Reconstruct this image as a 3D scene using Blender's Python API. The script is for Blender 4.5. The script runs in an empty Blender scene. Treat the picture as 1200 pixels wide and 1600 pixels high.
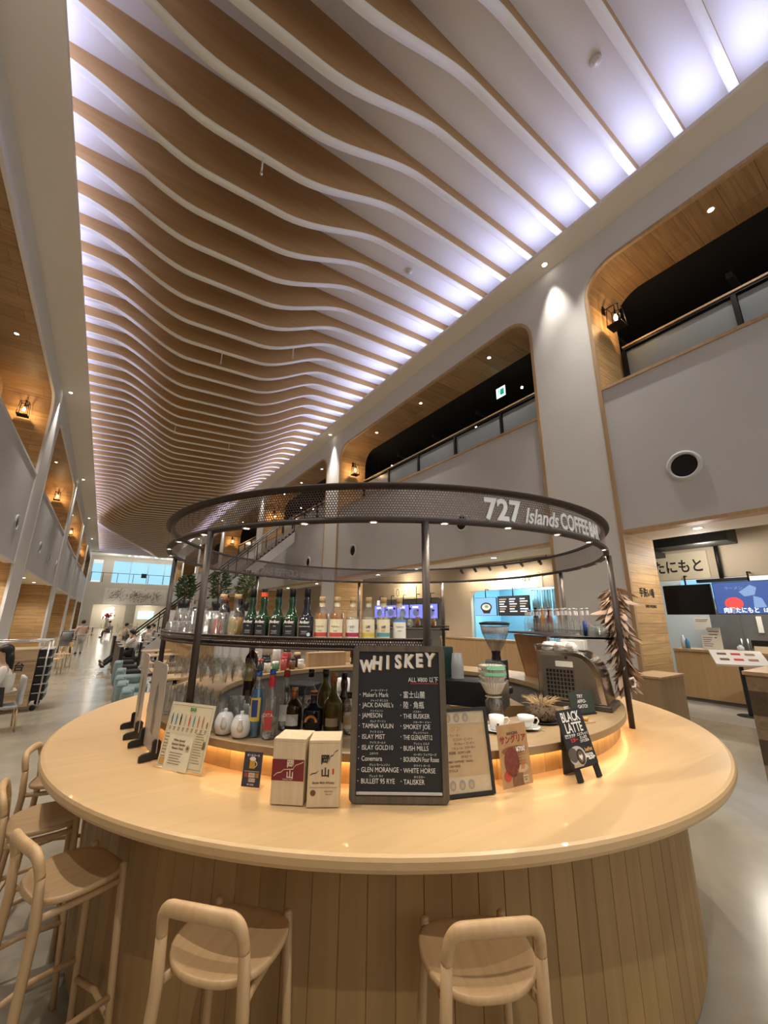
import bpy, math, random
from math import sin, cos, pi, radians as R
from mathutils import Vector, Matrix, noise

S = bpy.context.scene
COL = S.collection
random.seed(7)

# ------------------------------------------------------------------ camera, world, exposure
cam_d = bpy.data.cameras.new('camera')
cam_d.sensor_fit = 'VERTICAL'
cam_d.sensor_height = 36.0
cam_d.lens = 616.4 / 1600 * 36.0
cam_d.clip_start = 0.05
cam_d.clip_end = 300
cam = bpy.data.objects.new('camera', cam_d)
COL.objects.link(cam)
YAW, PITCH, ROLL = 0.6008, 0.26168, 0.00934
fwd = Vector((sin(YAW) * cos(PITCH), cos(YAW) * cos(PITCH), sin(PITCH)))
r0 = Vector((cos(YAW), -sin(YAW), 0))
u0 = r0.cross(fwd)
rt = cos(ROLL) * r0 + sin(ROLL) * u0
up = -sin(ROLL) * r0 + cos(ROLL) * u0
M = Matrix((rt, up, -fwd)).transposed().to_4x4()
M.translation = (0, 0, 1.77)
cam.matrix_world = M
S.camera = cam

w = bpy.data.worlds.new('world')
S.world = w
w.use_nodes = True
w.node_tree.nodes['Background'].inputs[0].default_value = (1.0, 0.97, 0.92, 1)
w.node_tree.nodes['Background'].inputs[1].default_value = 0.55

S.view_settings.view_transform = 'Standard'
S.view_settings.look = 'None'
S.view_settings.gamma = 1
S.view_settings.use_curve_mapping = False
S.view_settings.exposure = 0.74
try:
    S.cycles.use_denoising = True
    S.cycles.max_bounces = 8
    S.cycles.diffuse_bounces = 4
    S.cycles.glossy_bounces = 3
    S.cycles.transmission_bounces = 5
    S.cycles.transparent_max_bounces = 48
    S.cycles.caustics_reflective = False
    S.cycles.caustics_refractive = False
    S.cycles.sample_clamp_indirect = 4.0
    S.cycles.sample_clamp_direct = 0.0
except Exception:
    pass

# ------------------------------------------------------------------ lamps of the place
def lamp(kind, loc, energy, color=(1, 1, 1), to=None, size=0.05, size_y=None, spot=90, blend=0.5, name='lamp'):
    d = bpy.data.lights.new(name, kind)
    d.energy = energy
    d.color = color
    if kind == 'AREA':
        d.shape = 'RECTANGLE' if size_y else 'DISK'
        d.size = size
        if size_y:
            d.size_y = size_y
    else:
        d.shadow_soft_size = size
    if kind == 'SPOT':
        d.spot_size = R(spot)
        d.spot_blend = blend
    o = bpy.data.objects.new(name, d)
    o.location = loc
    if to is not None:
        o.rotation_euler = (Vector(to) - Vector(loc)).to_track_quat('-Z', 'Y').to_euler()
    COL.objects.link(o)
    return o

WARM = (1.0, 0.80, 0.58)
SOFT = (1.0, 0.91, 0.80)
COOL = (0.55, 0.60, 1.0)
# cove LED lines on top of both soffits, washing the ceiling between the fins
lamp('AREA', (-2.45, 32.5, 10.56), 620, COOL, to=(1.5, 32.5, 11.15), size=70, size_y=0.10, name='cove_led_light')
lamp('AREA', (8.15, 32.5, 10.60), 660, COOL, to=(4.5, 32.5, 11.75), size=70, size_y=0.10, name='cove_led_light')

# ------------------------------------------------------------------ mesh builder
class MB:
    def __init__(self):
        self.v = []; self.f = []; self.m = []; self.s = []; self.uv = {}
    def add(self, vs, fs, mi=0, smooth=False):
        o = len(self.v)
        self.v += [tuple(p) for p in vs]
        for f in fs:
            self.f.append(tuple(i + o for i in f)); self.m.append(mi); self.s.append(smooth)
        return o
    def box(self, a, b, mi=0, mat=None):
        x0, y0, z0 = a; x1, y1, z1 = b
        vs = [(x0, y0, z0), (x1, y0, z0), (x1, y1, z0), (x0, y1, z0), (x0, y0, z1), (x1, y0, z1), (x1, y1, z1), (x0, y1, z1)]
        if mat is not None: vs = [tuple(mat @ Vector(p)) for p in vs]
        self.add(vs, [(3, 2, 1, 0), (4, 5, 6, 7), (0, 1, 5, 4), (1, 2, 6, 5), (2, 3, 7, 6), (3, 0, 4, 7)], mi)
        return self
    def cbox(self, c, s, rz=0, mi=0):
        m = Matrix.Translation(c) @ Matrix.Rotation(rz, 4, 'Z')
        return self.box((-s[0]/2, -s[1]/2, -s[2]/2), (s[0]/2, s[1]/2, s[2]/2), mi, m)
    def tube(self, pts, rad, n=10, mi=0, closed=False, caps=True):
        pts = [Vector(p) for p in pts]
        N = len(pts)
        rads = rad if isinstance(rad, (list, tuple)) else [rad] * N
        rings = []; prev = None
        for i, p in enumerate(pts):
            if closed: t = pts[(i + 1) % N] - pts[i - 1]
            else: t = pts[min(i + 1, N - 1)] - pts[max(i - 1, 0)]
            if t.length < 1e-9: t = Vector((0, 0, 1))
            t.normalize()
            if prev is None:
                a = Vector((0, 0, 1)) if abs(t.z) < .9 else Vector((1, 0, 0))
                nx = t.cross(a).normalized()
            else:
                nx = prev - t * prev.dot(t)
                nx = nx.normalized() if nx.length > 1e-6 else t.orthogonal().normalized()
            prev = nx; ny = t.cross(nx)
            rings.append([p + (nx * cos(2*pi*k/n) + ny * sin(2*pi*k/n)) * rads[i] for k in range(n)])
        vs = [q for r in rings for q in r]; fs = []
        for i in range(N if closed else N - 1):
            j = (i + 1) % N
            for k in range(n):
                l = (k + 1) % n
                fs.append((i*n+k, i*n+l, j*n+l, j*n+k))
        self.add(vs, fs, mi, True)
        if caps and not closed:
            o = len(self.v) - len(vs)
            self.f.append(tuple(o + k for k in reversed(range(n)))); self.m.append(mi); self.s.append(False)
            self.f.append(tuple(o + (N-1)*n + k for k in range(n))); self.m.append(mi); self.s.append(False)
        return self
    def lathe(self, prof, n=20, c=(0, 0, 0), mi=0, a0=0, a1=2*pi, smooth=True, sy=1.0, crisp=False):
        if crisp:
            for q in zip(prof[:-1], prof[1:]): self.lathe(list(q), n, c, mi, a0, a1, smooth, sy)
            return self
        full = abs(a1 - a0 - 2*pi) < 1e-6
        cols = n if full else n + 1
        vs = []
        for (r, z) in prof:
            for k in range(cols):
                a = a0 + (a1 - a0) * k / n
                vs.append((c[0] + r*cos(a), c[1] + sy*r*sin(a), c[2] + z))
        fs = []
        for i in range(len(prof) - 1):
            for k in range(n):
                l = (k + 1) % cols
                fs.append((i*cols+k, i*cols+l, (i+1)*cols+l, (i+1)*cols+k))
        self.add(vs, fs, mi, smooth)
        return self
    def prism(self, poly, z0, z1, mat=None, mi=0, smooth=False):
        n = len(poly)
        vs = [(x, y, z0) for x, y in poly] + [(x, y, z1) for x, y in poly]
        if mat is not None: vs = [tuple(mat @ Vector(p)) for p in vs]
        o = self.add(vs, [(i, (i+1) % n, n + (i+1) % n, n + i) for i in range(n)], mi, smooth)
        self.f.append(tuple(o + i for i in reversed(range(n)))); self.m.append(mi); self.s.append(False)
        self.f.append(tuple(o + n + i for i in range(n))); self.m.append(mi); self.s.append(False)
        return self
    def quad(self, a, b, c, d, mi=0):
        self.add([a, b, c, d], [(0, 1, 2, 3)], mi); return self
    def sphere(self, c, r, n=12, mi=0, sc=(1, 1, 1)):
        m = n // 2
        vs = []; 
        for i in range(1, m):
            t = pi * i / m
            for k in range(n):
                a = 2*pi*k/n
                vs.append((c[0]+sc[0]*r*sin(t)*cos(a), c[1]+sc[1]*r*sin(t)*sin(a), c[2]+sc[2]*r*cos(t)))
        top = len(vs); vs.append((c[0], c[1], c[2]+sc[2]*r)); bot = len(vs); vs.append((c[0], c[1], c[2]-sc[2]*r))
        fs = []
        for i in range(m - 2):
            for k in range(n):
                l = (k+1) % n
                fs.append((i*n+k, (i+1)*n+k, (i+1)*n+l, i*n+l))
        for k in range(n):
            l = (k+1) % n
            fs.append((top, k, l)); fs.append((bot, (m-2)*n+l, (m-2)*n+k))
        self.add(vs, fs, mi, True); return self

def obj(name, b, mats, parent=None, loc=None, rot=None, bevel=0, seg=2):
    me = bpy.data.meshes.new(name)
    me.from_pydata(b.v, [], b.f)
    for m in (mats if isinstance(mats, (list, tuple)) else [mats]): me.materials.append(m)
    me.polygons.foreach_set('material_index', b.m)
    me.polygons.foreach_set('use_smooth', b.s)
    me.update()
    o = bpy.data.objects.new(name, me)
    COL.objects.link(o)
    if parent is not None: o.parent = parent
    if loc is not None: o.location = loc
    if rot is not None: o.rotation_euler = rot
    if bevel:
        md = o.modifiers.new('bevel', 'BEVEL'); md.width = bevel; md.segments = seg; md.limit_method = 'ANGLE'; md.angle_limit = R(40)
    return o

def tag(o, label, cat, group=None, kind=None):
    if label: o['label'] = label
    if cat: o['category'] = cat
    if group: o['group'] = group
    if kind: o['kind'] = kind
    return o

def thing(name, label, cat, loc=(0, 0, 0), rz=0, group=None):
    o = bpy.data.objects.new(name, None)
    o.empty_display_size = 0.05
    COL.objects.link(o)
    o.location = loc; o.rotation_euler = (0, 0, rz)
    return tag(o, label, cat, group)

def struct(name, b, mats, label=None, cat=None, bevel=0, group=None):
    o = obj(name, b, mats, bevel=bevel)
    o['kind'] = 'structure'
    tag(o, label, cat, group)
    return o

def dup(root, loc=None, rz=None, label=None, group=None, scale=None):
    def rec(o, par):
        c = o.copy(); COL.objects.link(c)
        if par is not None: c.parent = par
        for ch in o.children: rec(ch, c)
        return c
    c = rec(root, None)
    if loc is not None: c.location = loc
    if rz is not None: c.rotation_euler = (0, 0, rz)
    if label: c['label'] = label
    if group: c['group'] = group
    if scale: c.scale = scale
    return c

# ------------------------------------------------------------------ lettering
def text(name, body, size, mat, parent=None, loc=(0, 0, 0), rot=(0, 0, 0), align='CENTER', ext=0.0006, bold=0.0, sx=1.0, shear=0.0, spacing=1.0, line=1.0):
    c = bpy.data.curves.new(name, 'FONT')
    c.body = body; c.size = size; c.align_x = align; c.align_y = 'CENTER'
    c.extrude = ext; c.offset = bold; c.shear = shear; c.space_character = spacing; c.space_line = line
    c.resolution_u = 3
    c.materials.append(mat)
    o = bpy.data.objects.new(name, c)
    COL.objects.link(o)
    if parent is not None: o.parent = parent
    o.location = loc; o.rotation_euler = rot; o.scale = (sx, 1, 1)
    return o

# ------------------------------------------------------------------ materials
def _nt(name):
    m = bpy.data.materials.new(name); m.use_nodes = True
    nt = m.node_tree; b = nt.nodes['Principled BSDF']
    return m, nt, b
def _n(nt, t, **k):
    n = nt.nodes.new(t)
    for a, v in k.items():
        if a.startswith('i_'): n.inputs[a[2:]].default_value = v
        else: setattr(n, a, v)
    return n
def rgba(c): return (c[0], c[1], c[2], 1)

def mat(name, c, rough=0.5, metal=0.0, var=0.10, scale=9.0, bump=0.0, bscale=60.0, spec=0.5, coat=0.0, emit=None, es=1.0, trans=0.0, ior=1.45, sheen=0):
    m, nt, b = _nt(name)
    tc = _n(nt, 'ShaderNodeTexCoord')
    nz = _n(nt, 'ShaderNodeTexNoise'); nz.inputs['Scale'].default_value = scale; nz.inputs['Detail'].default_value = 3
    nt.links.new(tc.outputs['Object'], nz.inputs['Vector'])
    mx = _n(nt, 'ShaderNodeMix', data_type='RGBA')
    mx.inputs[6].default_value = rgba([x * (1 - var) for x in c]); mx.inputs[7].default_value = rgba([min(1, x * (1 + var)) for x in c])
    nt.links.new(nz.outputs['Fac'], mx.inputs[0])
    nt.links.new(mx.outputs[2], b.inputs['Base Color'])
    b.inputs['Roughness'].default_value = rough; b.inputs['Metallic'].default_value = metal
    b.inputs['Specular IOR Level'].default_value = spec; b.inputs['Coat Weight'].default_value = coat
    b.inputs['Transmission Weight'].default_value = trans; b.inputs['IOR'].default_value = ior
    if sheen: b.inputs['Sheen Weight'].default_value = sheen
    if emit is not None:
        b.inputs['Emission Color'].default_value = rgba(emit); b.inputs['Emission Strength'].default_value = es
    if bump:
        n2 = _n(nt, 'ShaderNodeTexNoise'); n2.inputs['Scale'].default_value = bscale; n2.inputs['Detail'].default_value = 4
        nt.links.new(tc.outputs['Object'], n2.inputs['Vector'])
        bp = _n(nt, 'ShaderNodeBump'); bp.inputs['Strength'].default_value = bump; bp.inputs['Distance'].default_value = 0.01
        nt.links.new(n2.outputs['Fac'], bp.inputs['Height']); nt.links.new(bp.outputs['Normal'], b.inputs['Normal'])
    return m

def glow(name, c, s):
    m, nt, b = _nt(name)
    b.inputs['Base Color'].default_value = (0.02, 0.02, 0.02, 1)
    b.inputs['Emission Color'].default_value = rgba(c); b.inputs['Emission Strength'].default_value = s
    return m

def wood(name, c1, c2, axis='X', rough=0.42, scale=1.0, coat=0.0, uvstave=False, contrast=1.0):
    """grain stretched along one axis of the object"""
    m, nt, b = _nt(name)
    tc = _n(nt, 'ShaderNodeTexCoord')
    mp = _n(nt, 'ShaderNodeMapping')
    s = {'X': (1.2, 26, 26), 'Y': (26, 1.2, 26), 'Z': (26, 26, 1.2)}[axis]
    mp.inputs['Scale'].default_value = [k * scale for k in s]
    nt.links.new(tc.outputs['Object'], mp.inputs['Vector'])
    n1 = _n(nt, 'ShaderNodeTexNoise'); n1.inputs['Scale'].default_value = 1.0; n1.inputs['Detail'].default_value = 6; n1.inputs['Distortion'].default_value = 0.6
    nt.links.new(mp.outputs[0], n1.inputs['Vector'])
    rp = _n(nt, 'ShaderNodeValToRGB'); rp.color_ramp.elements[0].position = 0.30; rp.color_ramp.elements[1].position = 0.72
    rp.color_ramp.elements[0].color = rgba(c2); rp.color_ramp.elements[1].color = rgba(c1)
    nt.links.new(n1.outputs['Fac'], rp.inputs[0])
    last = rp.outputs[0]
    if uvstave:
        uv = _n(nt, 'ShaderNodeUVMap')
        sp = _n(nt, 'ShaderNodeSeparateXYZ'); nt.links.new(uv.outputs[0], sp.inputs[0])
        fl = _n(nt, 'ShaderNodeMath', operation='FLOOR'); nt.links.new(sp.outputs[0], fl.inputs[0])
        wn = _n(nt, 'ShaderNodeTexWhiteNoise', noise_dimensions='1D'); nt.links.new(fl.outputs[0], wn.inputs['W'])
        mr = _n(nt, 'ShaderNodeMapRange'); mr.inputs['To Min'].default_value = 0.82; mr.inputs['To Max'].default_value = 1.12
        nt.links.new(wn.outputs['Value'], mr.inputs[0])
        mm = _n(nt, 'ShaderNodeMix', data_type='RGBA', blend_type='MULTIPLY'); mm.inputs[0].default_value = 1
        nt.links.new(last, mm.inputs[6]); nt.links.new(mr.outputs[0], mm.inputs[7])
        last = mm.outputs[2]
    nt.links.new(last, b.inputs['Base Color'])
    b.inputs['Roughness'].default_value = rough; b.inputs['Coat Weight'].default_value = coat
    bp = _n(nt, 'ShaderNodeBump'); bp.inputs['Strength'].default_value = 0.05; bp.inputs['Distance'].default_value = 0.004
    nt.links.new(n1.outputs['Fac'], bp.inputs['Height']); nt.links.new(bp.outputs['Normal'], b.inputs['Normal'])
    return m

def planks(name, c1, c2, along, across, width, length, rough=0.55, knots=True):
    """boards laid in world axes; colour differs from board to board"""
    m, nt, b = _nt(name)
    tc = _n(nt, 'ShaderNodeTexCoord')
    sp = _n(nt, 'ShaderNodeSeparateXYZ'); nt.links.new(tc.outputs['Object'], sp.inputs[0])
    cb = _n(nt, 'ShaderNodeCombineXYZ')
    nt.links.new(sp.outputs['XYZ'.index(along)], cb.inputs[0]); nt.links.new(sp.outputs['XYZ'.index(across)], cb.inputs[1])
    br = _n(nt, 'ShaderNodeTexBrick')
    br.inputs['Color1'].default_value = rgba(c1); br.inputs['Color2'].default_value = rgba(c2)
    br.inputs['Mortar'].default_value = rgba([x * .35 for x in c2])
    br.inputs['Scale'].default_value = 1.0; br.inputs['Mortar Size'].default_value = 0.004; br.inputs['Mortar Smooth'].default_value = 0.2
    br.inputs['Brick Width'].default_value = length; br.inputs['Row Height'].default_value = width
    nt.links.new(cb.outputs[0], br.inputs['Vector'])
    mp = _n(nt, 'ShaderNodeMapping')
    s = {'X': (1.0, 18, 18), 'Y': (18, 1.0, 18), 'Z': (18, 18, 1.0)}[along]
    mp.inputs['Scale'].default_value = s
    nt.links.new(tc.outputs['Object'], mp.inputs['Vector'])
    nz = _n(nt, 'ShaderNodeTexNoise'); nz.inputs['Scale'].default_value = 1.0; nz.inputs['Detail'].default_value = 5; nz.inputs['Distortion'].default_value = 0.8
    nt.links.new(mp.outputs[0], nz.inputs['Vector'])
    mr = _n(nt, 'ShaderNodeMapRange'); mr.inputs['From Min'].default_value = .3; mr.inputs['From Max'].default_value = .7; mr.inputs['To Min'].default_value = 0.72; mr.inputs['To Max'].default_value = 1.15
    nt.links.new(nz.outputs['Fac'], mr.inputs[0])
    mm = _n(nt, 'ShaderNodeMix', data_type='RGBA', blend_type='MULTIPLY'); mm.inputs[0].default_value = 1
    nt.links.new(br.outputs['Color'], mm.inputs[6]); nt.links.new(mr.outputs[0], mm.inputs[7])
    nt.links.new(mm.outputs[2], b.inputs['Base Color'])
    b.inputs['Roughness'].default_value = rough
    bp = _n(nt, 'ShaderNodeBump'); bp.inputs['Strength'].default_value = 0.25; bp.inputs['Distance'].default_value = 0.004; bp.invert = True
    nt.links.new(br.outputs['Fac'], bp.inputs['Height']); nt.links.new(bp.outputs['Normal'], b.inputs['Normal'])
    return m

def clear(name, tint=(0.96, 0.98, 0.97), gloss=0.9, rough=0.03, edge=(0.75, 0.8, 0.8)):
    """thin clear glass or acrylic: see-through face on, reflecting and a little darker at the rim"""
    m, nt, b = _nt(name)
    nt.nodes.remove(b)
    out = nt.nodes['Material Output']
    lw = _n(nt, 'ShaderNodeLayerWeight'); lw.inputs['Blend'].default_value = 0.35
    tcol = _n(nt, 'ShaderNodeMix', data_type='RGBA'); tcol.inputs[6].default_value = rgba(tint); tcol.inputs[7].default_value = rgba(edge)
    p2 = _n(nt, 'ShaderNodeMath', operation='POWER'); p2.inputs[1].default_value = 2.5; nt.links.new(lw.outputs['Facing'], p2.inputs[0])
    nt.links.new(p2.outputs[0], tcol.inputs[0])
    tr = _n(nt, 'ShaderNodeBsdfTransparent'); nt.links.new(tcol.outputs[2], tr.inputs[0])
    gl = _n(nt, 'ShaderNodeBsdfGlossy'); gl.inputs['Roughness'].default_value = rough; gl.inputs[0].default_value = (gloss, gloss, gloss, 1)
    df = _n(nt, 'ShaderNodeBsdfDiffuse'); df.inputs[0].default_value = (.9, .93, .95, 1)  # faint white diffuse stands in for the many reflections in glassware
    m0 = _n(nt, 'ShaderNodeMixShader'); m0.inputs[0].default_value = .02
    nt.links.new(tr.outputs[0], m0.inputs[1]); nt.links.new(df.outputs[0], m0.inputs[2])
    pw = _n(nt, 'ShaderNodeMath', operation='POWER'); pw.inputs[1].default_value = 4.0
    nt.links.new(lw.outputs['Facing'], pw.inputs[0])
    mr = _n(nt, 'ShaderNodeMath', operation='MULTIPLY_ADD'); mr.inputs[1].default_value = 0.75; mr.inputs[2].default_value = 0.09
    nt.links.new(pw.outputs[0], mr.inputs[0])
    mx = _n(nt, 'ShaderNodeMixShader'); nt.links.new(mr.outputs[0], mx.inputs[0])
    nt.links.new(m0.outputs[0], mx.inputs[1]); nt.links.new(gl.outputs[0], mx.inputs[2])
    nt.links.new(mx.outputs[0], out.inputs[0])
    return m

def perforated(name, c, pitch, hole, rough=0.4, metal=0.7):
    """sheet metal with round holes punched in a staggered grid; needs UVs in metres"""
    m, nt, b = _nt(name)
    out = nt.nodes['Material Output']
    b.inputs['Base Color'].default_value = rgba(c); b.inputs['Roughness'].default_value = rough; b.inputs['Metallic'].default_value = metal
    uv = _n(nt, 'ShaderNodeUVMap')
    ds = []
    for off in ((0, 0), (0.5, 0.5)):
        mp = _n(nt, 'ShaderNodeMapping'); mp.inputs['Scale'].default_value = (1 / pitch, 1 / (pitch * 1.732), 1); mp.inputs['Location'].default_value = (off[0], off[1], 0)
        nt.links.new(uv.outputs[0], mp.inputs['Vector'])
        fr = _n(nt, 'ShaderNodeVectorMath', operation='FRACTION'); nt.links.new(mp.outputs[0], fr.inputs[0])
        sb = _n(nt, 'ShaderNodeVectorMath', operation='SUBTRACT'); nt.links.new(fr.outputs[0], sb.inputs[0]); sb.inputs[1].default_value = (.5, .5, 0)
        ml = _n(nt, 'ShaderNodeVectorMath', operation='MULTIPLY'); nt.links.new(sb.outputs[0], ml.inputs[0]); ml.inputs[1].default_value = (1, 1.732, 0)
        ln = _n(nt, 'ShaderNodeVectorMath', operation='LENGTH'); nt.links.new(ml.outputs[0], ln.inputs[0])
        ds.append(ln.outputs['Value'])
    mn = _n(nt, 'ShaderNodeMath', operation='MINIMUM'); nt.links.new(ds[0], mn.inputs[0]); nt.links.new(ds[1], mn.inputs[1])
    lt = _n(nt, 'ShaderNodeMath', operation='LESS_THAN'); nt.links.new(mn.outputs[0], lt.inputs[0]); lt.inputs[1].default_value = hole
    tr = _n(nt, 'ShaderNodeBsdfTransparent')
    mx = _n(nt, 'ShaderNodeMixShader'); nt.links.new(lt.outputs[0], mx.inputs[0]); nt.links.new(b.outputs[0], mx.inputs[1]); nt.links.new(tr.outputs[0], mx.inputs[2])
    nt.links.new(mx.outputs[0], out.inputs[0])
    return m

def uv_by(o, fn):
    me = o.data
    uv = me.uv_layers.new(name='UVMap')
    for p in me.polygons:
        for li in p.loop_indices:
            uv.data[li].uv = fn(me.vertices[me.loops[li].vertex_index].co, p)

# the palette
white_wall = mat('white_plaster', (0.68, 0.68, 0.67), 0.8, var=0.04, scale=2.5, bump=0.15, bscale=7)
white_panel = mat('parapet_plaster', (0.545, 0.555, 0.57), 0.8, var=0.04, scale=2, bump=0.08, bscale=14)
ceil_white = mat('ceiling_white', (0.80, 0.79, 0.78), 0.75, var=0.02, scale=1)
soffit_white = mat('soffit_white', (0.74, 0.69, 0.61), 0.7, var=0.02, scale=1)
fin_wood = wood('fin_veneer', (0.48, 0.285, 0.115), (0.40, 0.235, 0.085), 'X', 0.6, 0.35)
fin_white = mat('fin_edge_white', (0.78, 0.75, 0.69), 0.6, var=0.02)
trim_oak = wood('trim_oak', (0.50, 0.34, 0.19), (0.40, 0.26, 0.14), 'Z', 0.5, 0.5)
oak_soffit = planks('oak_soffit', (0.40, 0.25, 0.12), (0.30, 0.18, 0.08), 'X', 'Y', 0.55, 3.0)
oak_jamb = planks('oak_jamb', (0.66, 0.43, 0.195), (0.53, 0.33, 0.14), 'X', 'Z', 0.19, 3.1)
oak_back = planks('oak_back_wall', (0.60, 0.41, 0.21), (0.48, 0.31, 0.15), 'Y', 'Z', 0.24, 3.4)
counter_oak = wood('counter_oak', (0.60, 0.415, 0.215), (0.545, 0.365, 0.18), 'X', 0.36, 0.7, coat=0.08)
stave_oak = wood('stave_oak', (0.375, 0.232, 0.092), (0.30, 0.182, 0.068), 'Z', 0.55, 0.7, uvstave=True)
stool_oak = wood('stool_oak', (0.60, 0.40, 0.21), (0.50, 0.32, 0.155), 'X', 0.42, 0.9)
stool_leg_oak = wood('stool_leg_oak', (0.58, 0.39, 0.205), (0.48, 0.31, 0.15), 'Z', 0.42, 0.9)
box_pine = wood('box_pine', (0.72, 0.60, 0.41), (0.64, 0.51, 0.33), 'Z', 0.6, 2.0)
dark_metal = mat('bronze_metal', (0.045, 0.034, 0.031), 0.6, 0.2, var=0.1)
black_metal = mat('black_metal', (0.015, 0.015, 0.016), 0.45, 0.4, var=0.1)
black_plastic = mat('black_plastic', (0.012, 0.012, 0.013), 0.4, 0, var=0.1)
steel = mat('brushed_steel', (0.62, 0.60, 0.57), 0.28, 1.0, var=0.12, scale=3)
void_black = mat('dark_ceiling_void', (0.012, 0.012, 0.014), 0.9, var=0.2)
white_china = mat('white_china', (0.82, 0.82, 0.80), 0.18, var=0.02, coat=0.3)
white_paper = mat('white_paper', (0.78, 0.76, 0.71), 0.7, var=0.03)
cream_paper = mat('cream_paper', (0.76, 0.70, 0.50), 0.65, var=0.04)
chalk = mat('chalk_white', (0.85, 0.84, 0.80), 0.9, var=0.06, scale=120)
ink = mat('black_ink', (0.02, 0.018, 0.016), 0.7, var=0.1)
brown_ink = mat('brown_ink', (0.16, 0.09, 0.05), 0.7)
red_ink = mat('red_ink', (0.62, 0.05, 0.05), 0.6)
glass_clear = clear('clear_glass', (.995, 1, .998), edge=(.55, .60, .60))
acrylic = clear('acrylic_sheet', (0.99, .995, .995), edge=(0.92, 0.94, 0.95))
lamp_glow = glow('lamp_glow', (1.0, 0.90, 0.75), 14)
small_glow = glow('small_lamp_glow', (1.0, 0.90, 0.76), 30)

# ================================================================== THE SETTING
XL, XR, DEP = -2.70, 8.05, 1.40
ZSOF, ZARCH, ZPAR, ZLOW = 10.40, 9.58, 6.50, 3.45

def floor_material():
    m, nt, b = _nt('polished_concrete')
    tc = _n(nt, 'ShaderNodeTexCoord')
    n1 = _n(nt, 'ShaderNodeTexNoise'); n1.inputs['Scale'].default_value = 0.9; n1.inputs['Detail'].default_value = 6; n1.inputs['Distortion'].default_value = 1.2
    n2 = _n(nt, 'ShaderNodeTexNoise'); n2.inputs['Scale'].default_value = 7; n2.inputs['Detail'].default_value = 5
    for n in (n1, n2): nt.links.new(tc.outputs['Object'], n.inputs['Vector'])
    rp = _n(nt, 'ShaderNodeValToRGB'); rp.color_ramp.elements[0].position = .32; rp.color_ramp.elements[1].position = .68
    rp.color_ramp.elements[0].color = (0.295, 0.262, 0.20, 1); rp.color_ramp.elements[1].color = (0.375, 0.336, 0.26, 1)
    nt.links.new(n1.outputs['Fac'], rp.inputs[0])
    mx = _n(nt, 'ShaderNodeMix', data_type='RGBA', blend_type='MULTIPLY'); mx.inputs[0].default_value = .12
    nt.links.new(rp.outputs[0], mx.inputs[6]); nt.links.new(n2.outputs['Fac'], mx.inputs[7])
    nt.links.new(mx.outputs[2], b.inputs['Base Color'])
    mr = _n(nt, 'ShaderNodeMapRange'); mr.inputs['To Min'].default_value = .12; mr.inputs['To Max'].default_value = .26
    nt.links.new(n2.outputs['Fac'], mr.inputs[0]); nt.links.new(mr.outputs[0], b.inputs['Roughness'])
    return m
FLOOR = floor_material()
b = MB(); b.box((-6, -8, -0.2), (16, 76, 0)); struct('floor', b, FLOOR)
b = MB(); b.box((9.46, -8, 0.0), (13.9, 26, 0.004)); struct('floor_shop_zone', b, mat('shop_floor', (0.36, 0.33, 0.28), 0.35, var=0.15, scale=3))

# ---- ceiling panel, soffits and cove
def zc(x): return 11.07 + 0.057 * (x + 1.4)
b = MB()
b.add([(XL - .1, -8, zc(XL - .1)), (8.6, -8, zc(8.6)), (8.6, 68.6, zc(8.6)), (XL - .1, 68.6, zc(XL - .1)),
       (XL - .1, -8, 12.2), (8.6, -8, 12.2), (8.6, 68.6, 12.2), (XL - .1, 68.6, 12.2)],
      [(0, 1, 2, 3), (7, 6, 5, 4), (0, 4, 5, 1), (1, 5, 6, 2), (2, 6, 7, 3), (3, 7, 4, 0)])
struct('ceiling', b, ceil_white)
b = MB(); b.box((XL - .1, -8, ZSOF), (-1.83, 68.2, ZSOF + .1)); struct('trim_1', b, soffit_white, 'cream soffit strip along the left edge of the finned ceiling', 'soffit', bevel=.02)
b = MB(); b.box((7.43, -8, ZSOF), (8.6, 68.2, ZSOF + .1)); struct('trim_2', b, soffit_white, 'cream soffit strip along the right edge of the finned ceiling', 'soffit', bevel=.02)
b = MB(); b.box((XL - .2, 68.2, ZSOF - .1), (9.6, 72.2, ZSOF + .1)); b.box((XL - .2, 68.5, ZSOF + .1), (9.6, 68.7, 12.2)); struct('trim_3', b, soffit_white, 'cream soffit across the far end of the hall', 'soffit')
b = MB(); b.box((XL - .2, -8, ZSOF), (XL - .1, 68.6, 12.2)); b.box((8.6, -8, ZSOF), (8.7, 68.6, 12.2)); struct('wall_cove_sides', b, ceil_white)

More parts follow.
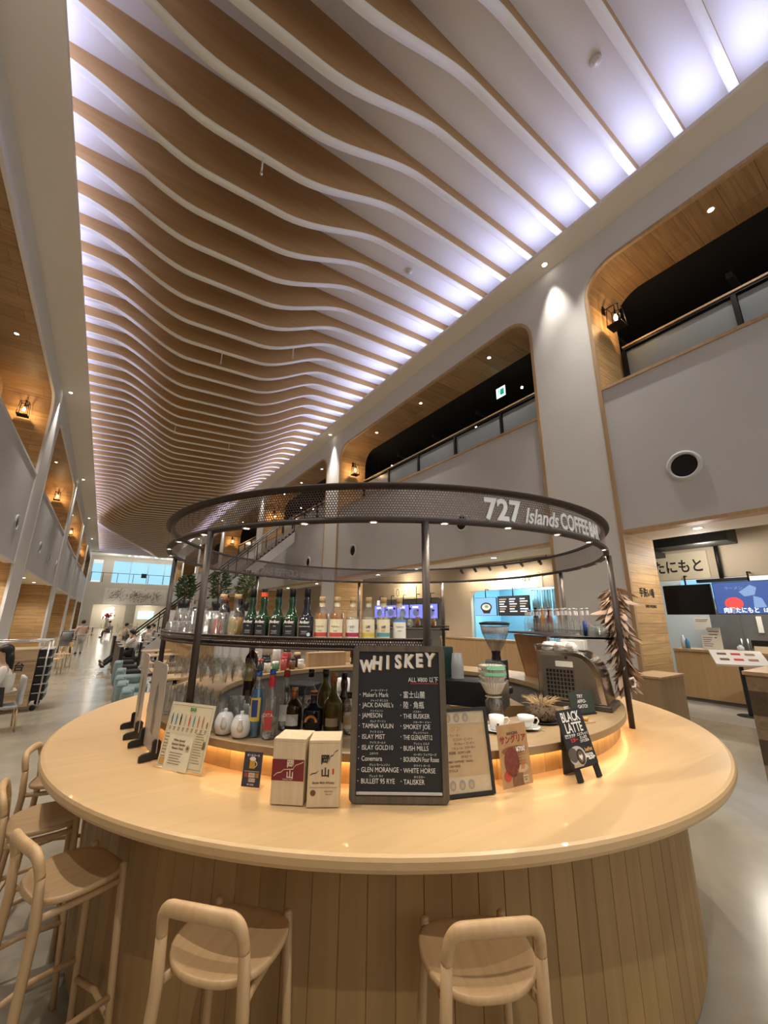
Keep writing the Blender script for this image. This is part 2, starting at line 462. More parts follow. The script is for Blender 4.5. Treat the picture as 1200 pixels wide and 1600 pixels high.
# ---- two long walls of arched bays
def arch_path(y0, y1, zt, r, n=10):
    p = [(y0, 0.0), (y0, ZLOW), (y0, ZPAR), (y0, zt - r)]
    p += [(y0 + r - r * cos(pi/2*k/n), zt - r + r * sin(pi/2*k/n)) for k in range(1, n + 1)]
    p += [(y1 - r + r * sin(pi/2*k/n), zt - r + r * cos(pi/2*k/n)) for k in range(0, n + 1)]
    p += [(y1, ZPAR), (y1, ZLOW), (y1, 0.0)]
    return p
pale_trim = mat('pale_trim', (.52, .48, .42), .6, var=.03)
def side_wall(side, X, sg, bays):
    """bays: list of (y0, y1) openings, sorted; sg = +1 when the reveal runs to larger X"""
    wall = MB(); rev_j = MB(); rev_t = MB(); trim = MB(); par = MB(); ptrim = MB(); sof = MB()
    ztop = ZSOF + .05
    prev = -8.0
    for (y0, y1) in bays:
        if y0 > prev:
            wall.box((min(X, X + sg*DEP), prev, 0), (max(X, X + sg*DEP), y0, ztop)) if False else wall.quad((X, prev, 0), (X, y0, 0), (X, y0, ztop), (X, prev, ztop))
        p = arch_path(y0, y1, ZARCH, 0.72)
        for a, c in zip(p[:-1], p[1:]):
            if a[1] >= ZARCH - .7201 and c[1] >= ZARCH - .7201 and abs(a[0] - c[0]) > 1e-6:
                wall.quad((X, a[0], a[1]), (X, c[0], c[1]), (X, c[0], ztop), (X, a[0], ztop))
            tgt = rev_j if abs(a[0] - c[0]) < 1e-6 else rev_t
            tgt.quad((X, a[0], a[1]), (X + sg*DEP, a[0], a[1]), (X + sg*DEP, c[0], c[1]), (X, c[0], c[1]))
        # oak edge that follows the arch
        cy = (y0 + y1) / 2
        def inset(q, d):
            y, z = q
            if z <= ZARCH - .72: return (y + (d if y < cy else -d), z)
            if y < y0 + .72: c0 = (y0 + .72, ZARCH - .72)
            elif y > y1 - .72: c0 = (y1 - .72, ZARCH - .72)
            else: return (y, z - d)
            v = Vector((y - c0[0], z - c0[1])); v *= (0.72 - d) / max(v.length, 1e-6)
            return (c0[0] + v.x, c0[1] + v.y)
        q = [inset(k, .055) for k in p]; o = [inset(k, -.02) for k in p]
        xf = X - sg * .02
        for i in range(len(p) - 1):
            A, B_, C, D = o[i], o[i+1], q[i+1], q[i]
            trim.quad((xf, *A), (xf, *B_), (xf, *C), (xf, *D))
            trim.quad((xf, *D), (xf, *C), (X + sg*.06, *C), (X + sg*.06, *D))
            trim.quad((xf, *A), (xf, *B_), (X, *B_), (X, *A))
        xs = sorted((X + sg*.02, X + sg*.22))
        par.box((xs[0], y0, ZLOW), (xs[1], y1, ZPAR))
        xs = sorted((X - sg*.015, X + sg*.26))
        ptrim.box((xs[0], y0 + .05, ZPAR), (xs[1], y1 - .05, ZPAR + .06)); ptrim.box((xs[0], y0 + .05, ZLOW - .06), (xs[1], y1 - .05, ZLOW))
        xs = sorted((X + sg*.22, X + sg*DEP))
        sof.box((xs[0], y0, ZLOW - .02), (xs[1], y1, ZLOW + .08))
        prev = y1
    wall.quad((X, prev, 0), (X, 72.2, 0), (X, 72.2, ztop), (X, prev, ztop))
    struct('wall_' + side, wall, white_wall)
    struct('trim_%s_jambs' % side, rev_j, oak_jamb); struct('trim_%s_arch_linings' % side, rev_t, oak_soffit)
    struct('trim_%s_arch_edges' % side, trim, trim_oak if sg > 0 else white_wall)
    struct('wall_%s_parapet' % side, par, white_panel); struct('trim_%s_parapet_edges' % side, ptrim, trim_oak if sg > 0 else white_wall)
    struct('ceiling_%s_arcade' % side, sof, soffit_white)
RB = [(-7.0, 3.6), (5.05, 15.45), (16.75, 26.2), (27.6, 37.4), (38.9, 48.6), (50.0, 59.8), (61.2, 71.0)]
LB = [(-7.0, 4.4), (6.4, 17.8), (19.8, 30.6), (32.6, 43.6), (45.6, 56.0), (58.0, 69.0)]
side_wall('right', XR, 1, RB)
side_wall('left', XL, -1, LB)

# ---- what stands behind the right-hand bays
b = MB(); b.box((XR + .22, -8, 6.25), (14, 72, 6.45)); struct('floor_upper_gallery', b, mat('gallery_slab', (.25, .23, .21), .7))
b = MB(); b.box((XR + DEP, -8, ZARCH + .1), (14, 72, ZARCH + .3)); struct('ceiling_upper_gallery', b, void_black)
b = MB(); b.box((13.9, -8, 6.45), (14.1, 72, 7.75)); struct('wall_gallery_back', b, mat('gallery_back_wall', (.34, .36, .39), .7, var=.1, scale=.6))
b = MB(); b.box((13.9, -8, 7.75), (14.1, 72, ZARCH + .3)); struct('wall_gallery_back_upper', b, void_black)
b = MB()
for y in (-1, 1.5, 4, 6.5, 9, 11.5, 14, 17, 20):
    b.box((10.4 , y, 9.2), (13.8, y + .12, 9.35))
b.tube([(11.2, -6, 9.0), (11.2, 40, 9.0)], .05, 6); b.tube([(12.3, -6, 8.9), (12.3, 40, 8.9)], .08, 6)
struct('ceiling_gallery_pipes', b, mat('dark_pipe', (.03, .03, .033), .6))
b = MB(); b.box((-6, -8, 0), (XL - DEP, 72, 3.5)); struct('wall_left_arcade_back', b, oak_back)
b = MB(); b.box((-4.3, -8, 5.3), (XL - .2, 72, 5.45)); b.box((-4.4, -8, 5.45), (-4.1, 72, 9.9)); struct('wall_left_gallery_back', b, mat('gallery_left_wall', (.42, .30, .18), .7, var=.15, scale=1))

# shop facade along the right arcade
beige = mat('shop_beige', (0.60, 0.51, 0.39), 0.75, var=0.04, scale=2)
XS = 11.40
ct = 4.15
b = MB(); b.box((XR + DEP, -8, ct), (13.9, 72, ct + .1)); struct('ceiling_shop_zone', b, mat('shop_ceiling', (.42, .37, .31), .8))
b = MB()
def face(y0, y1, z0, z1): b.box((XS, y0, z0), (XS + .14, y1, z1))
for (y0, y1) in ((-8, -6), (4.45, 6.9), (10.75, 12.2), (17.4, 20)): face(y0, y1, 0, ct)
face(-6, 4.45, 2.72, ct); face(6.9, 10.75, 2.76, ct); face(12.2, 17.4, 2.62, ct); face(20, 72, 0, ct)
for (yc, r, z) in ((10.75 - .0, .45, 2.76), (12.2, .5, 2.62)):
    s_ = -1 if yc < 11 else 1
    poly = [(0, 0)] + [(r - r*sin(pi/2*k/8), -(r - r*cos(pi/2*k/8))) for k in range(0, 9)][::-1]
    b.add([(XS + .01, yc + s_*q[0], z + q[1]) for q in poly] , [tuple(range(len(poly)))])
struct('wall_shop_front', b, beige)
b = MB(); b.box((XS + .14, -8, 0), (13.8, -7.8, ct)); b.box((13.6, -8, 0), (13.8, 20, ct))
struct('wall_shop_kitchen_back', b, mat('kitchen_back', (.55, .60, .62), .5, var=.06, scale=1))

# far end wall
b = MB()
b.box((XL - .3, 72.0, 3.25), (9.6, 72.3, 6.45)); b.box((XL - .3, 72.0, 9.75), (9.6, 72.3, 10.5))
b.box((-1.15, 72.0, 6.45), (0.15, 72.3, 9.75)); b.box((XL - .3, 72.0, 6.45), (-2.35, 72.3, 9.75))
b.box((2.6, 72.0, 0), (3.9, 72.3, 3.25)); b.box((XL - .3, 72, 0), (-1.4, 72.3, 3.25)); b.box((8.9, 72, 0), (9.6, 72.3, 3.25))
struct('wall_far', b, mat('far_wall_cream', (.66, .62, .54), .8, var=.03, scale=1))
b = MB(); b.box((-1.8, 75.5, 0), (9.6, 75.7, 3.4)); b.box((-1.8, 72.3, 3.25), (9.6, 75.7, 3.4)); struct('wall_far_shop', b, mat('far_shop_wall', (.72, .66, .55), .8))
sky_blue = glow('far_window_daylight', (0.34, 0.66, 0.82), 0.72)
b = MB(); b.box((0.15, 72.1, 6.45), (9.4, 72.2, 9.75)); o = struct('window_1', b, sky_blue, 'wide bright blue window above the far wall mural', 'window')
b = MB()
for x in (0.15, 2.4, 4.7, 7.0, 9.3): b.box((x - .04, 72.02, 6.45), (x + .04, 72.12, 9.75))
b.box((.15, 72.02, 9.68), (9.4, 72.12, 9.76))
o2 = obj('window_frame', b, mat('far_window_frame', (.5, .62, .68), .5), o)
b = MB(); b.box((-2.35, 72.1, 6.7), (-1.15, 72.2, 9.2)); struct('window_2', b, sky_blue, 'small bright blue window at the left of the far wall', 'window')

# ---- wavy ceiling fins
KL = [(-5, -.9), (5.7, -.9), (8.4, -.8), (13.6, -.1), (22, .7), (27.7, .75), (32.6, .4), (38, -.5), (43.5, -1.2), (46.9, -1.2), (50, -.5), (55, 1.0), (62, 3.2), (70, 5)]
KR = [(-5, 2.2), (2, 2.6), (5.7, 3.05), (8.4, 3.4), (13.6, 4.7), (17, 5.8), (20, 6.1), (22.6, 6.4), (30, 6.9), (45, 6.9), (56, 7.6), (70, 8.6)]
def lin(K, y):
    if y <= K[0][0]: return K[0][1]
    for (a, va), (c, vc) in zip(K[:-1], K[1:]):
        if y <= c: return va + (vc - va) * (y - a) / (c - a)
    return K[-1][1]
def smooth(t):
    t = max(0, min(1, t)); return t*t*(3 - 2*t)
def fin_bottom(x, y):
    l, r = lin(KL, y), lin(KR, y)
    amp = .80 + .28 * smooth((y - 6) / 10)
    s = smooth((x - l + 1.25) / 2.5) * (1 - smooth((x - r + 1.35) / 2.7))
    edge = .34 - .06 * smooth((x - 3) / 4)
    return zc(x) - edge - amp * s
fins = []
NX = 56
for k in range(-9, 71):
    y = 5.72 + .88 * k
    xs = [-2.68 + (8.50 + 2.68) * i / NX for i in range(NX + 1)]
    T = .15
    g = MB(); e = MB(); vs = []
    for x in xs:
        zb, zt = fin_bottom(x, y), zc(x) - .002
        vs += [(x, y, zt), (x, y, zb + .02), (x, y + T, zb + .02), (x, y + T, zt)]
    g.add(vs, [(4*i, 4*i+1, 4*i+5, 4*i+4) for i in range(NX)] + [(4*i+2, 4*i+3, 4*i+7, 4*i+6) for i in range(NX)], 0, True)
    vs = []
    for x in xs:
        zb = fin_bottom(x, y)
        vs += [(x, y - .002, zb + .022), (x, y - .002, zb), (x, y + T + .002, zb), (x, y + T + .002, zb + .022)]
    n_ = len(xs)
    e.add(vs, [(4*i+1, 4*i+2, 4*i+6, 4*i+5) for i in range(NX)] + [(4*i, 4*i+1, 4*i+5, 4*i+4) for i in range(NX)] + [(4*i+2, 4*i+3, 4*i+7, 4*i+6) for i in range(NX)], 0, True)
    f = obj('ceiling_fin', g, fin_wood)
    tag(f, 'long wavy wood-faced fin hanging from the ceiling, with a white lower edge', 'ceiling fin', 'wavy ceiling fins')
    obj('edge_band', e, fin_white, f)

# LED tape lying on the soffits
led = glow('cove_led', (0.50, 0.58, 1.0), 4)
for i, x in enumerate((-2.3, 8.0)):
    b = MB(); b.box((x - .02, -7.9, ZSOF + .1), (x + .02, 68.1, ZSOF + .115))
    tag(obj('led_strip', b, led), ['bluish LED strip lying in the left ceiling cove', 'bluish LED strip lying in the right ceiling cove'][i], 'LED strip')

# ---- portholes in the parapets
def porthole(y, side, z, label):
    X = XR if side > 0 else XL
    s_ = 1 if side > 0 else -1
    b = MB()
    prof = [(.27, 0), (.27, .025), (.245, .045), (.215, .045), (.205, .02), (.205, 0)]
    for i in range(len(prof) - 1):
        pass
    vs = []; n = 28
    for (r, h) in prof:
        for k in range(n):
            a = 2*pi*k/n; vs.append((-s_*h, r*cos(a), r*sin(a)))
    fs = [(i*n+k, i*n+(k+1) % n, (i+1)*n+(k+1) % n, (i+1)*n+k) for i in range(len(prof)-1) for k in range(n)]
    b.add(vs, fs, 0, True)
    t = thing('porthole', label, 'porthole', (X + s_*.02, y, z))
    obj('rim', b, white_panel, t)
    d = MB(); d.add([(-s_*.004, .21*cos(2*pi*k/n), .21*sin(2*pi*k/n)) for k in range(n)], [tuple(range(n))])
    obj('dark_disc', d, void_black, t)  # black disc stands in for the dark of an uncut hole
for y, lab in ((2.38, 'round dark porthole in the pale parapet above the hand washing sign'), (7.81, 'round porthole behind the middle post of the ring canopy'),
               (14.0, 'round porthole in the right parapet between canopy post and white column'), (18.45, 'small round porthole in the right parapet beyond the white column')):
    porthole(y, 1, 4.42, lab)
for y, lab in ((16.6, 'round porthole in the nearest visible left parapet'), (22.4, 'round porthole in the left parapet just past the first pillar'), (26.0, 'second round porthole in the left parapet past the first pillar'), (29.9, 'third round porthole in the left parapet past the first pillar')):
    porthole(y, -1, 4.56, lab)

# ================================================================== THE ROUND BAR
CX, CY = 2.21, 3.17
ZT = 1.04          # counter top
ZL = 1.18          # raised ledge
ZB = 1.64          # bottle shelf
def pol(r, deg, z=0.0): return (CX + r*cos(R(deg)), CY + r*sin(R(deg)), z)
def facing(loc, bias=0.5):
    """heading that points outward from the bar, nudged toward the walkway in front of it"""
    a = math.atan2(loc[1] - CY, loc[0] - CX)
    c = math.atan2(-loc[1], -loc[0])
    d = (c - a + pi) % (2*pi) - pi
    return a + d*bias

bar = thing('bar_counter', 'large round pale oak bar counter with vertical board sides and an inner raised ledge', 'bar counter', (CX, CY, 0))
b = MB(); b.lathe([(1.80, .985), (2.355, .985), (2.376, .992), (2.382, 1.005), (2.382, 1.026), (2.376, 1.036), (2.362, ZT), (1.80, ZT)], 160, crisp=True)
obj('countertop', b, counter_oak, bar)
def staves(r, z0, z1, n, dz=0.004, groove=0.0025):
    b = MB(); us = []
    for i in range(n):
        a0 = 2*pi*i/n; a1 = 2*pi*(i+1)/n; g = groove / r
        pts = [(r - dz, a0), (r, a0 + g), (r, (a0 + a1)/2), (r, a1 - g), (r - dz, a1)]
        vs = [(q*cos(a), q*sin(a), z0) for q, a in pts] + [(q*cos(a), q*sin(a), z1) for q, a in pts]
        b.add(vs, [(k, k+1, k+6, k+5) for k in range(4)])
        us += [i + .5] * 4
    return b, us
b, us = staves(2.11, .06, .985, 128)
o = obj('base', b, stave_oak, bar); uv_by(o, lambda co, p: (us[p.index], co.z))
b = MB(); b.lathe([(2.05, 0), (2.05, .065), (2.11, .065)], 96); obj('plinth', b, mat('plinth_dark', (.05, .04, .03), .6), bar)
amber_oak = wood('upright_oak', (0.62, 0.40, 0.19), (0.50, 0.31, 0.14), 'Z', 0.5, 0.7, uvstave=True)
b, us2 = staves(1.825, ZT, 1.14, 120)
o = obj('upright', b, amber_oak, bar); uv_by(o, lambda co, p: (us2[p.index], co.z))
b = MB(); b.lathe([(1.40, 1.140), (1.870, 1.140), (1.874, 1.143), (1.874, 1.177), (1.870, ZL), (1.40, ZL), (1.40, 1.14)], 140, crisp=True)
obj('back_ledge', b, wood('ledge_oak', (0.40, 0.28, 0.155), (0.33, 0.225, 0.12), 'X', 0.4, 0.7), bar)
b = MB(); b.lathe([(1.42, 1.14), (1.42, 0.0)], 90); obj('inner_lining', b, mat('lining_grey', (.20, .185, .165), .5, .2), bar)
b = MB(); b.lathe([(1.838, 1.139), (1.852, 1.139), (1.852, 1.134), (1.838, 1.134), (1.838, 1.139)], 96)
obj('led_strip', b, glow('amber_led', (1.0, 0.60, 0.24), 8), bar)

# ---- ring canopy
ring = thing('ring_canopy', 'dark perforated metal ring canopy with small spotlights above the round bar', 'canopy', (CX, CY, 0))
RR = 1.892
perf = perforated('perforated_bronze', (0.16, 0.12, 0.11), 0.0155, 0.36)
b = MB(); b.lathe([(RR, 2.266), (RR, 2.432)], 180)
o = obj('fascia', b, perf, ring); uv_by(o, lambda co, p: (0, co.z))
uvl = o.data.uv_layers['UVMap']
for p in o.data.polygons:
    k = p.index % 180
    for li in p.loop_indices:
        vi = o.data.loops[li].vertex_index; c_ = vi % 180
        if c_ == 0 and k == 179: c_ = 180
        uvl.data[li].uv = (c_ / 180 * 2*pi*RR, o.data.vertices[vi].co.z)
b = MB(); b.lathe([(1.868, 2.246), (1.903, 2.246), (1.905, 2.251), (1.905, 2.268), (1.868, 2.268), (1.868, 2.246)], 140)
obj('lower_rim', b, dark_metal, ring)
b = MB(); b.lathe([(1.868, 2.428), (1.918, 2.432), (1.928, 2.438), (1.928, 2.447), (1.920, 2.452), (1.868, 2.446), (1.868, 2.428)], 140)
obj('top_lip', b, dark_metal, ring)
for t in (202, 241, 300, 337, 31, 67, 112, 158):
    p = pol(1.902, t); b = MB()
    b.tube([(p[0]-CX, p[1]-CY, ZT + .001), (p[0]-CX, p[1]-CY, 2.25)], .019, 14)
    obj('post', b, dark_metal, ring)
for k in range(32):
    t = 233 + 11.25*k; p = pol(1.886, t)
    b = MB(); b.lathe([(0, 2.2455), (.017, 2.2455)], 12, (p[0]-CX, p[1]-CY, 0)); b.f = [tuple(reversed(f)) for f in b.f]
    h = obj('spotlight', b, small_glow, ring)
    b = MB(); b.lathe([(.017, 2.2455), (.021, 2.241), (.025, 2.2465)], 12, (p[0]-CX, p[1]-CY, 0)); obj('bezel', b, steel, h)
    q = pol(1.886, t, 2.238); 
    lamp('SPOT', q, 5.7, (1.0, .84, .63), to=(q[0], q[1], 0), size=.02, spot=125, blend=.7, name='ring_spot')

# lettering bent round the fascia
def bent_text(name, body, size, m, parent, th0, z0, r, bold=0.0, shear=0.0, sx=1.0, spacing=1.0, ext=.003):
    c = bpy.data.curves.new(name, 'FONT'); c.body = body; c.size = size; c.offset = bold; c.shear = shear; c.space_character = spacing
    c.resolution_u = 4; c.extrude = ext
    t = bpy.data.objects.new(name, c); COL.objects.link(t)
    bpy.context.view_layer.update()
    me = bpy.data.meshes.new_from_object(t.evaluated_get(bpy.context.evaluated_depsgraph_get()))
    bpy.data.objects.remove(t); bpy.data.curves.remove(c)
    wmax = 0
    for v in me.vertices:
        x = v.co.x * sx; wmax = max(wmax, x)
        a = R(th0) + x / r; rr = r + v.co.z
        v.co = (rr*cos(a), rr*sin(a), z0 + v.co.y)
    me.materials.clear(); me.materials.append(m)
    o = bpy.data.objects.new(name, me); COL.objects.link(o); o.parent = parent
    return o, math.degrees(wmax / r)
sign_white = mat('sign_white', (0.86, 0.90, 0.94), 0.35, var=0.03)
sign_clear = mat('sign_pale', (0.78, 0.80, 0.82), 0.35, var=0.05)
for t0 in (251.0, 78.0):
    if t0 > 200:
        a = t0
        o, d = bent_text('lettering', '727', .165, sign_white, ring, a, 2.286, RR + .005, bold=.0055, sx=.90, spacing=1.06); a += d + .6
        o, d = bent_text('lettering', 'Islands', .125, sign_clear, ring, a, 2.286, RR + .005, bold=.002, shear=.35, sx=.80); a += d + .5
        o, d = bent_text('lettering', 'COFFEE', .135, sign_clear, ring, a, 2.286, RR + .005, bold=.003, sx=.70); a += d + .6
        o, d = bent_text('lettering', 'BAR', .135, sign_white, ring, a, 2.286, RR + .005, bold=.004, sx=.70)
    else:
        a = t0
        for s_, z_, k_, sh in (('727', .15, .88, 0), ('Islands', .115, .9, .25), ('COFFEE BAR', .125, .80, 0)):
            o, d = bent_text('lettering', s_, z_, sign_clear, ring, a, 2.286, RR + .005, bold=.003, sx=k_, shear=sh); a += d + .7

# ---- bottle shelf hung between the posts
perf2 = perforated('perforated_shelf_edge', (0.10, 0.075, 0.065), 0.013, 0.34)
shelf_slab = mat('shelf_sheet', (0.06, 0.05, 0.045), .45, .6)
def arc_shelf(label, t0, t1, ri, ro, z):
    t = thing('bottle_shelf', label, 'shelf', (CX, CY, 0))
    n = max(6, int(abs(t1 - t0) / 2.5))
    b = MB(); b.lathe([(ri, z - .014), (ro, z - .014), (ro, z), (ri, z), (ri, z - .014)], n, a0=R(t0), a1=R(t1)); obj('board', b, shelf_slab, t)
    for nm, zz in (('rail', z - .022), ('rail', z + .028)):
        b = MB(); b.tube([(ro*cos(R(t0 + (t1-t0)*k/n)), ro*sin(R(t0 + (t1-t0)*k/n)), zz) for k in range(n + 1)], .006, 8); obj(nm, b, dark_metal, t)
    b = MB(); b.lathe([(ro, z - .020), (ro, z + .026)], n, a0=R(t0), a1=R(t1)); o = obj('edge_screen', b, perf2, t)
    uvl = o.data.uv_layers.new(name='UVMap')
    for p in o.data.polygons:
        for li in p.loop_indices:
            vi = o.data.loops[li].vertex_index
            uvl.data[li].uv = ((vi % (n + 1)) / n * R(abs(t1 - t0)) * ro, o.data.vertices[vi].co.z)
    return t
arc_shelf('curved metal bottle shelf with perforated edge at the front left of the bar', 142, 242, 1.42, 1.855, ZB)
arc_shelf('curved metal shelf with perforated edge at the right of the bar, full of empty bottles', -59, -8, 1.42, 1.855, ZB)
arc_shelf('short curved metal bottle shelf at the far side of the bar', 28, 60, 1.50, 1.855, ZB)

# ------------------------------------------------------------------ bottles and glasses
def bottle_profile(Rb, hb, hs, Rn, ht, foot=.006):
    """body radius, body height, shoulder height, neck radius, total height"""
    p = [(0, .001), (Rb - foot, .001), (Rb, foot)]
    p += [(Rb, hb * .5), (Rb, hb)]
    for k in range(1, 9):
        t = k / 8
        p.append((Rb + (Rn - Rb) * smooth(t), hb + hs * t))
    p += [(Rn, ht - .012), (Rn * 1.15, ht - .010), (Rn * 1.15, ht)]
    return p
def bulb_profile(Rb, hb, hs, Rn, ht):
    """dark whisky bottle: sloping shoulder and a neck that swells"""
    p = [(0, .001), (Rb - .006, .001), (Rb, .006), (Rb * 1.0, hb * .6), (Rb * 1.03, hb)]
    for k in range(1, 9):
        t = k / 8; p.append((Rb * 1.03 + (Rn * 1.05 - Rb * 1.03) * (t ** .75), hb + hs * smooth(t * .5 + .25 * t) ))
    h1 = hb + hs
    p += [(Rn * 1.3, h1 + .016), (Rn * 1.38, h1 + .03), (Rn * 1.2, h1 + .045), (Rn, h1 + .052), (Rn, ht)]
    return p
def arc_band(r, z0, z1, half, n=10):
    b = MB(); b.lathe([(r, z0), (r, z1)], n, a0=-half, a1=half); return b
green_glass = mat('dark_green_glass', (0.012, 0.045, 0.02), 0.06, var=.2, coat=.6, trans=.25)
black_glass = mat('blue_black_glass', (0.008, 0.010, 0.02), 0.06, var=.2, coat=.6)
brown_glass = mat('brown_glass', (0.035, 0.014, 0.006), 0.06, var=.2, coat=.6)
olive_glass = mat('olive_glass', (0.16, 0.13, 0.03), 0.07, var=.2, coat=.5, trans=.35)
amber_liq = mat('amber_spirit', (0.50, 0.20, 0.045), 0.1, var=.1, trans=.55)
gold_liq = mat('golden_spirit', (0.58, 0.34, 0.09), 0.1, var=.1, trans=.6)
pale_liq = mat('pale_spirit', (0.74, 0.66, 0.44), 0.1, var=.06, trans=.7)
clear_liq = mat('clear_spirit', (0.78, 0.82, 0.82), 0.08, var=.03, trans=.9)
blue_liq = mat('blue_spirit', (0.05, 0.30, 0.62), 0.08, var=.1, trans=.55)
cork = mat('cork_stopper', (0.62, 0.42, 0.22), .7, var=.15, scale=60)
black_cap = mat('black_cap', (0.012, 0.012, 0.014), .3)
red_cap = mat('red_cap', (0.45, 0.03, 0.035), .35)
blue_cap = mat('blue_cap', (0.02, 0.10, 0.50), .35)
orange_cap = mat('orange_cap', (0.85, 0.28, 0.05), .4)
copper_cap = mat('copper_foil', (0.55, 0.24, 0.10), .35, .6)
black_label = mat('black_label', (0.02, 0.02, 0.024), .55)
cream_label = mat('cream_label', (0.76, 0.68, 0.50), .6, var=.04)
white_label = mat('white_label', (0.80, 0.79, 0.75), .6, var=.03)
label_colour = {k: mat('label_' + k, c, .6, var=.05) for k, c in dict(red=(.55, .07, .07), crimson=(.42, .03, .10), yellow=(.70, .52, .08), teal=(.12, .36, .42), blue=(.10, .28, .62), orange=(.80, .32, .05), navy=(.03, .06, .25)).items()}

def bottle(label, loc, prof, glass, cap=None, cap_m=None, lab=None, liquid=None, group=None, rz=None, name='bottle', cat='bottle'):
    """lab: list of (z0, z1, half angle, material); cap: (r, z0, z1)"""
    rz = facing(loc) if rz is None else rz
    t = thing(name, label, cat, (loc[0], loc[1], loc[2] + .001), rz, group)
    b = MB(); b.lathe(prof, 20); obj('glass', b, glass, t)
    if liquid:
        lp = [(max(0, r - .003), max(z, .006)) for r, z in prof if z <= liquid[0]]
        rl = lp[-1][0]
        b = MB(); b.lathe(lp + [(rl, liquid[0]), (0, liquid[0])], 18); obj('liquid', b, liquid[1], t)
    if cap:
        b = MB(); b.lathe([(0, cap[2]), (cap[0] - .001, cap[2]), (cap[0], cap[2] - .002), (cap[0], cap[1]), (0, cap[1])], 16); obj('cap', b, cap_m, t)
    Rb = max(r for r, z in prof)
    for i, (z0, z1, half, m) in enumerate(lab or []):
        obj('label', arc_band(Rb + .0008 + .0004*i, z0, z1, half), m, t)
    return t
def label_text(t, body, size, z, r, m=None, bold=0, sx=1.0, spacing=1.0):
    return text('lettering', body, size, m or chalk, t, (r, 0, z), (R(90), 0, R(90)), ext=.0003, bold=bold, sx=sx, spacing=spacing)

G_SH = 'whisky bottles on the front shelf'
ard = bulb_profile(.041, .128, .062, .0165, .285)
for px, lab, cap_m, lm, gl, second in ((389, 'green whisky bottle with black cap at the left end of the five dark ones', black_cap, black_label, green_glass, None),
        (408, 'green whisky bottle with an orange-red band on its cap', black_cap, black_label, green_glass, 'orange'),
        (431, 'green whisky bottle third of the five dark ones, plain black label', black_cap, black_label, green_glass, None),
        (453, 'green whisky bottle with silver-edged label beside the blue-black one', black_cap, black_label, green_glass, None),
        (477, 'blue-black whisky bottle with a pale blue dot on the label', black_cap, black_label, black_glass, 'dot')):
    pts = {389: (0.749, 2.515, 1.640), 408: (0.788, 2.418, 1.640), 431: (0.853, 2.351, 1.640), 453: (0.914, 2.286, 1.640), 477: (0.980, 2.219, 1.640)}
    t = bottle(lab, pts[px], ard, gl, (.0185, .243, .292), cap_m, [(.022, .118, .85, black_label)], group=None)
    if second == 'orange':
        b = MB(); b.lathe([(.0190, .244), (.0190, .270)], 16); obj('cap_band', b, mat('orange_red_band', (.80, .10, .04), .4), t)
    label_text(t, 'Ardbeg', .024, .100, .0455, bold=.0005, sx=.78)
    label_text(t, {389: 'TEN', 408: 'AN OA', 431: 'TEN', 453: 'UIGEADAIL', 477: 'CORRYVRECKAN'}[px], .008, .076, .0455)
    b = MB(); b.box((.0445, -.018, .05), (.0448, .018, .051)); b.box((.0445, -.014, .044), (.0448, .014, .045)); b.box((.0445, -.018, .036), (.0448, .018, .037)); obj('label_rule', b, chalk, t)
    if second == 'dot':
        b = MB(); b.add([(.043, .026 + .010*cos(2*pi*k/16), .033 + .010*sin(2*pi*k/16)) for k in range(16)], [tuple(range(16))]); obj('sticker', b, mat('pale_blue_sticker', (.55, .75, .80), .5), t)

malt = bottle_profile(.040, .155, .038, .0165, .215)
for px, lab, lq, band, txt in (((501, 1000.5), 'amber whisky bottle with cork top and red banded cream label, next to the dark bottles', amber_liq, 'red', 'SINGLE MALT'),
        ((525, 1001), 'amber whisky bottle with red banded label, second cork-topped one from the dark bottles', amber_liq, 'red', 'SINGLE MALT'),
        ((550, 1001), 'pale whisky bottle with a crimson band along its label', pale_liq, 'crimson', '\u30a2\u30de\u30cf\u30ac\u30f3'),
        ((575, 1001), 'pale whisky bottle with a yellow band along its label', pale_liq, 'yellow', '\u5c71\u5d0e'),
        ((599, 1001), 'pale whisky bottle with a teal band along its label', pale_liq, 'teal', '\u5c71\u5d0e'),
        ((624, 1001), 'clear bottle with blue-topped white label beside the middle post', clear_liq, 'blue', 'KANOSUKE')):
    P_ = {501: (1.059, 2.182, 1.640), 525: (1.124, 2.116, 1.640), 550: (1.208, 2.077, 1.640), 575: (1.292, 2.038, 1.640), 599: (1.374, 1.999, 1.640), 624: (1.461, 1.959, 1.640)}[px[0]]
    lm = white_label if band in ('crimson', 'blue') else cream_label
    bz = (.104, .118) if band == 'blue' else (.022, .044)
    t = bottle(lab, P_, malt, glass_clear, (.0185, .212, .245), cork, [(.006, .118, 1.15, lm), (bz[0], bz[1], 1.15, label_colour[band])], (.150 if lq is amber_liq else .132, lq))
    b = MB(); b.lathe([(.0172, .188), (.0176, .213)], 16); obj('neck_seal', b, cream_label, t)
    label_text(t, txt, .015 if len(txt) < 5 else .0095, .078, .0418, ink, sx=.9)
    if band in ('yellow', 'teal', 'crimson'): label_text(t, '\u5ddd', .022, .074, .0421, brown_ink)
    label_text(t, 'WHISKY', .007, .055, .0418, brown_ink)

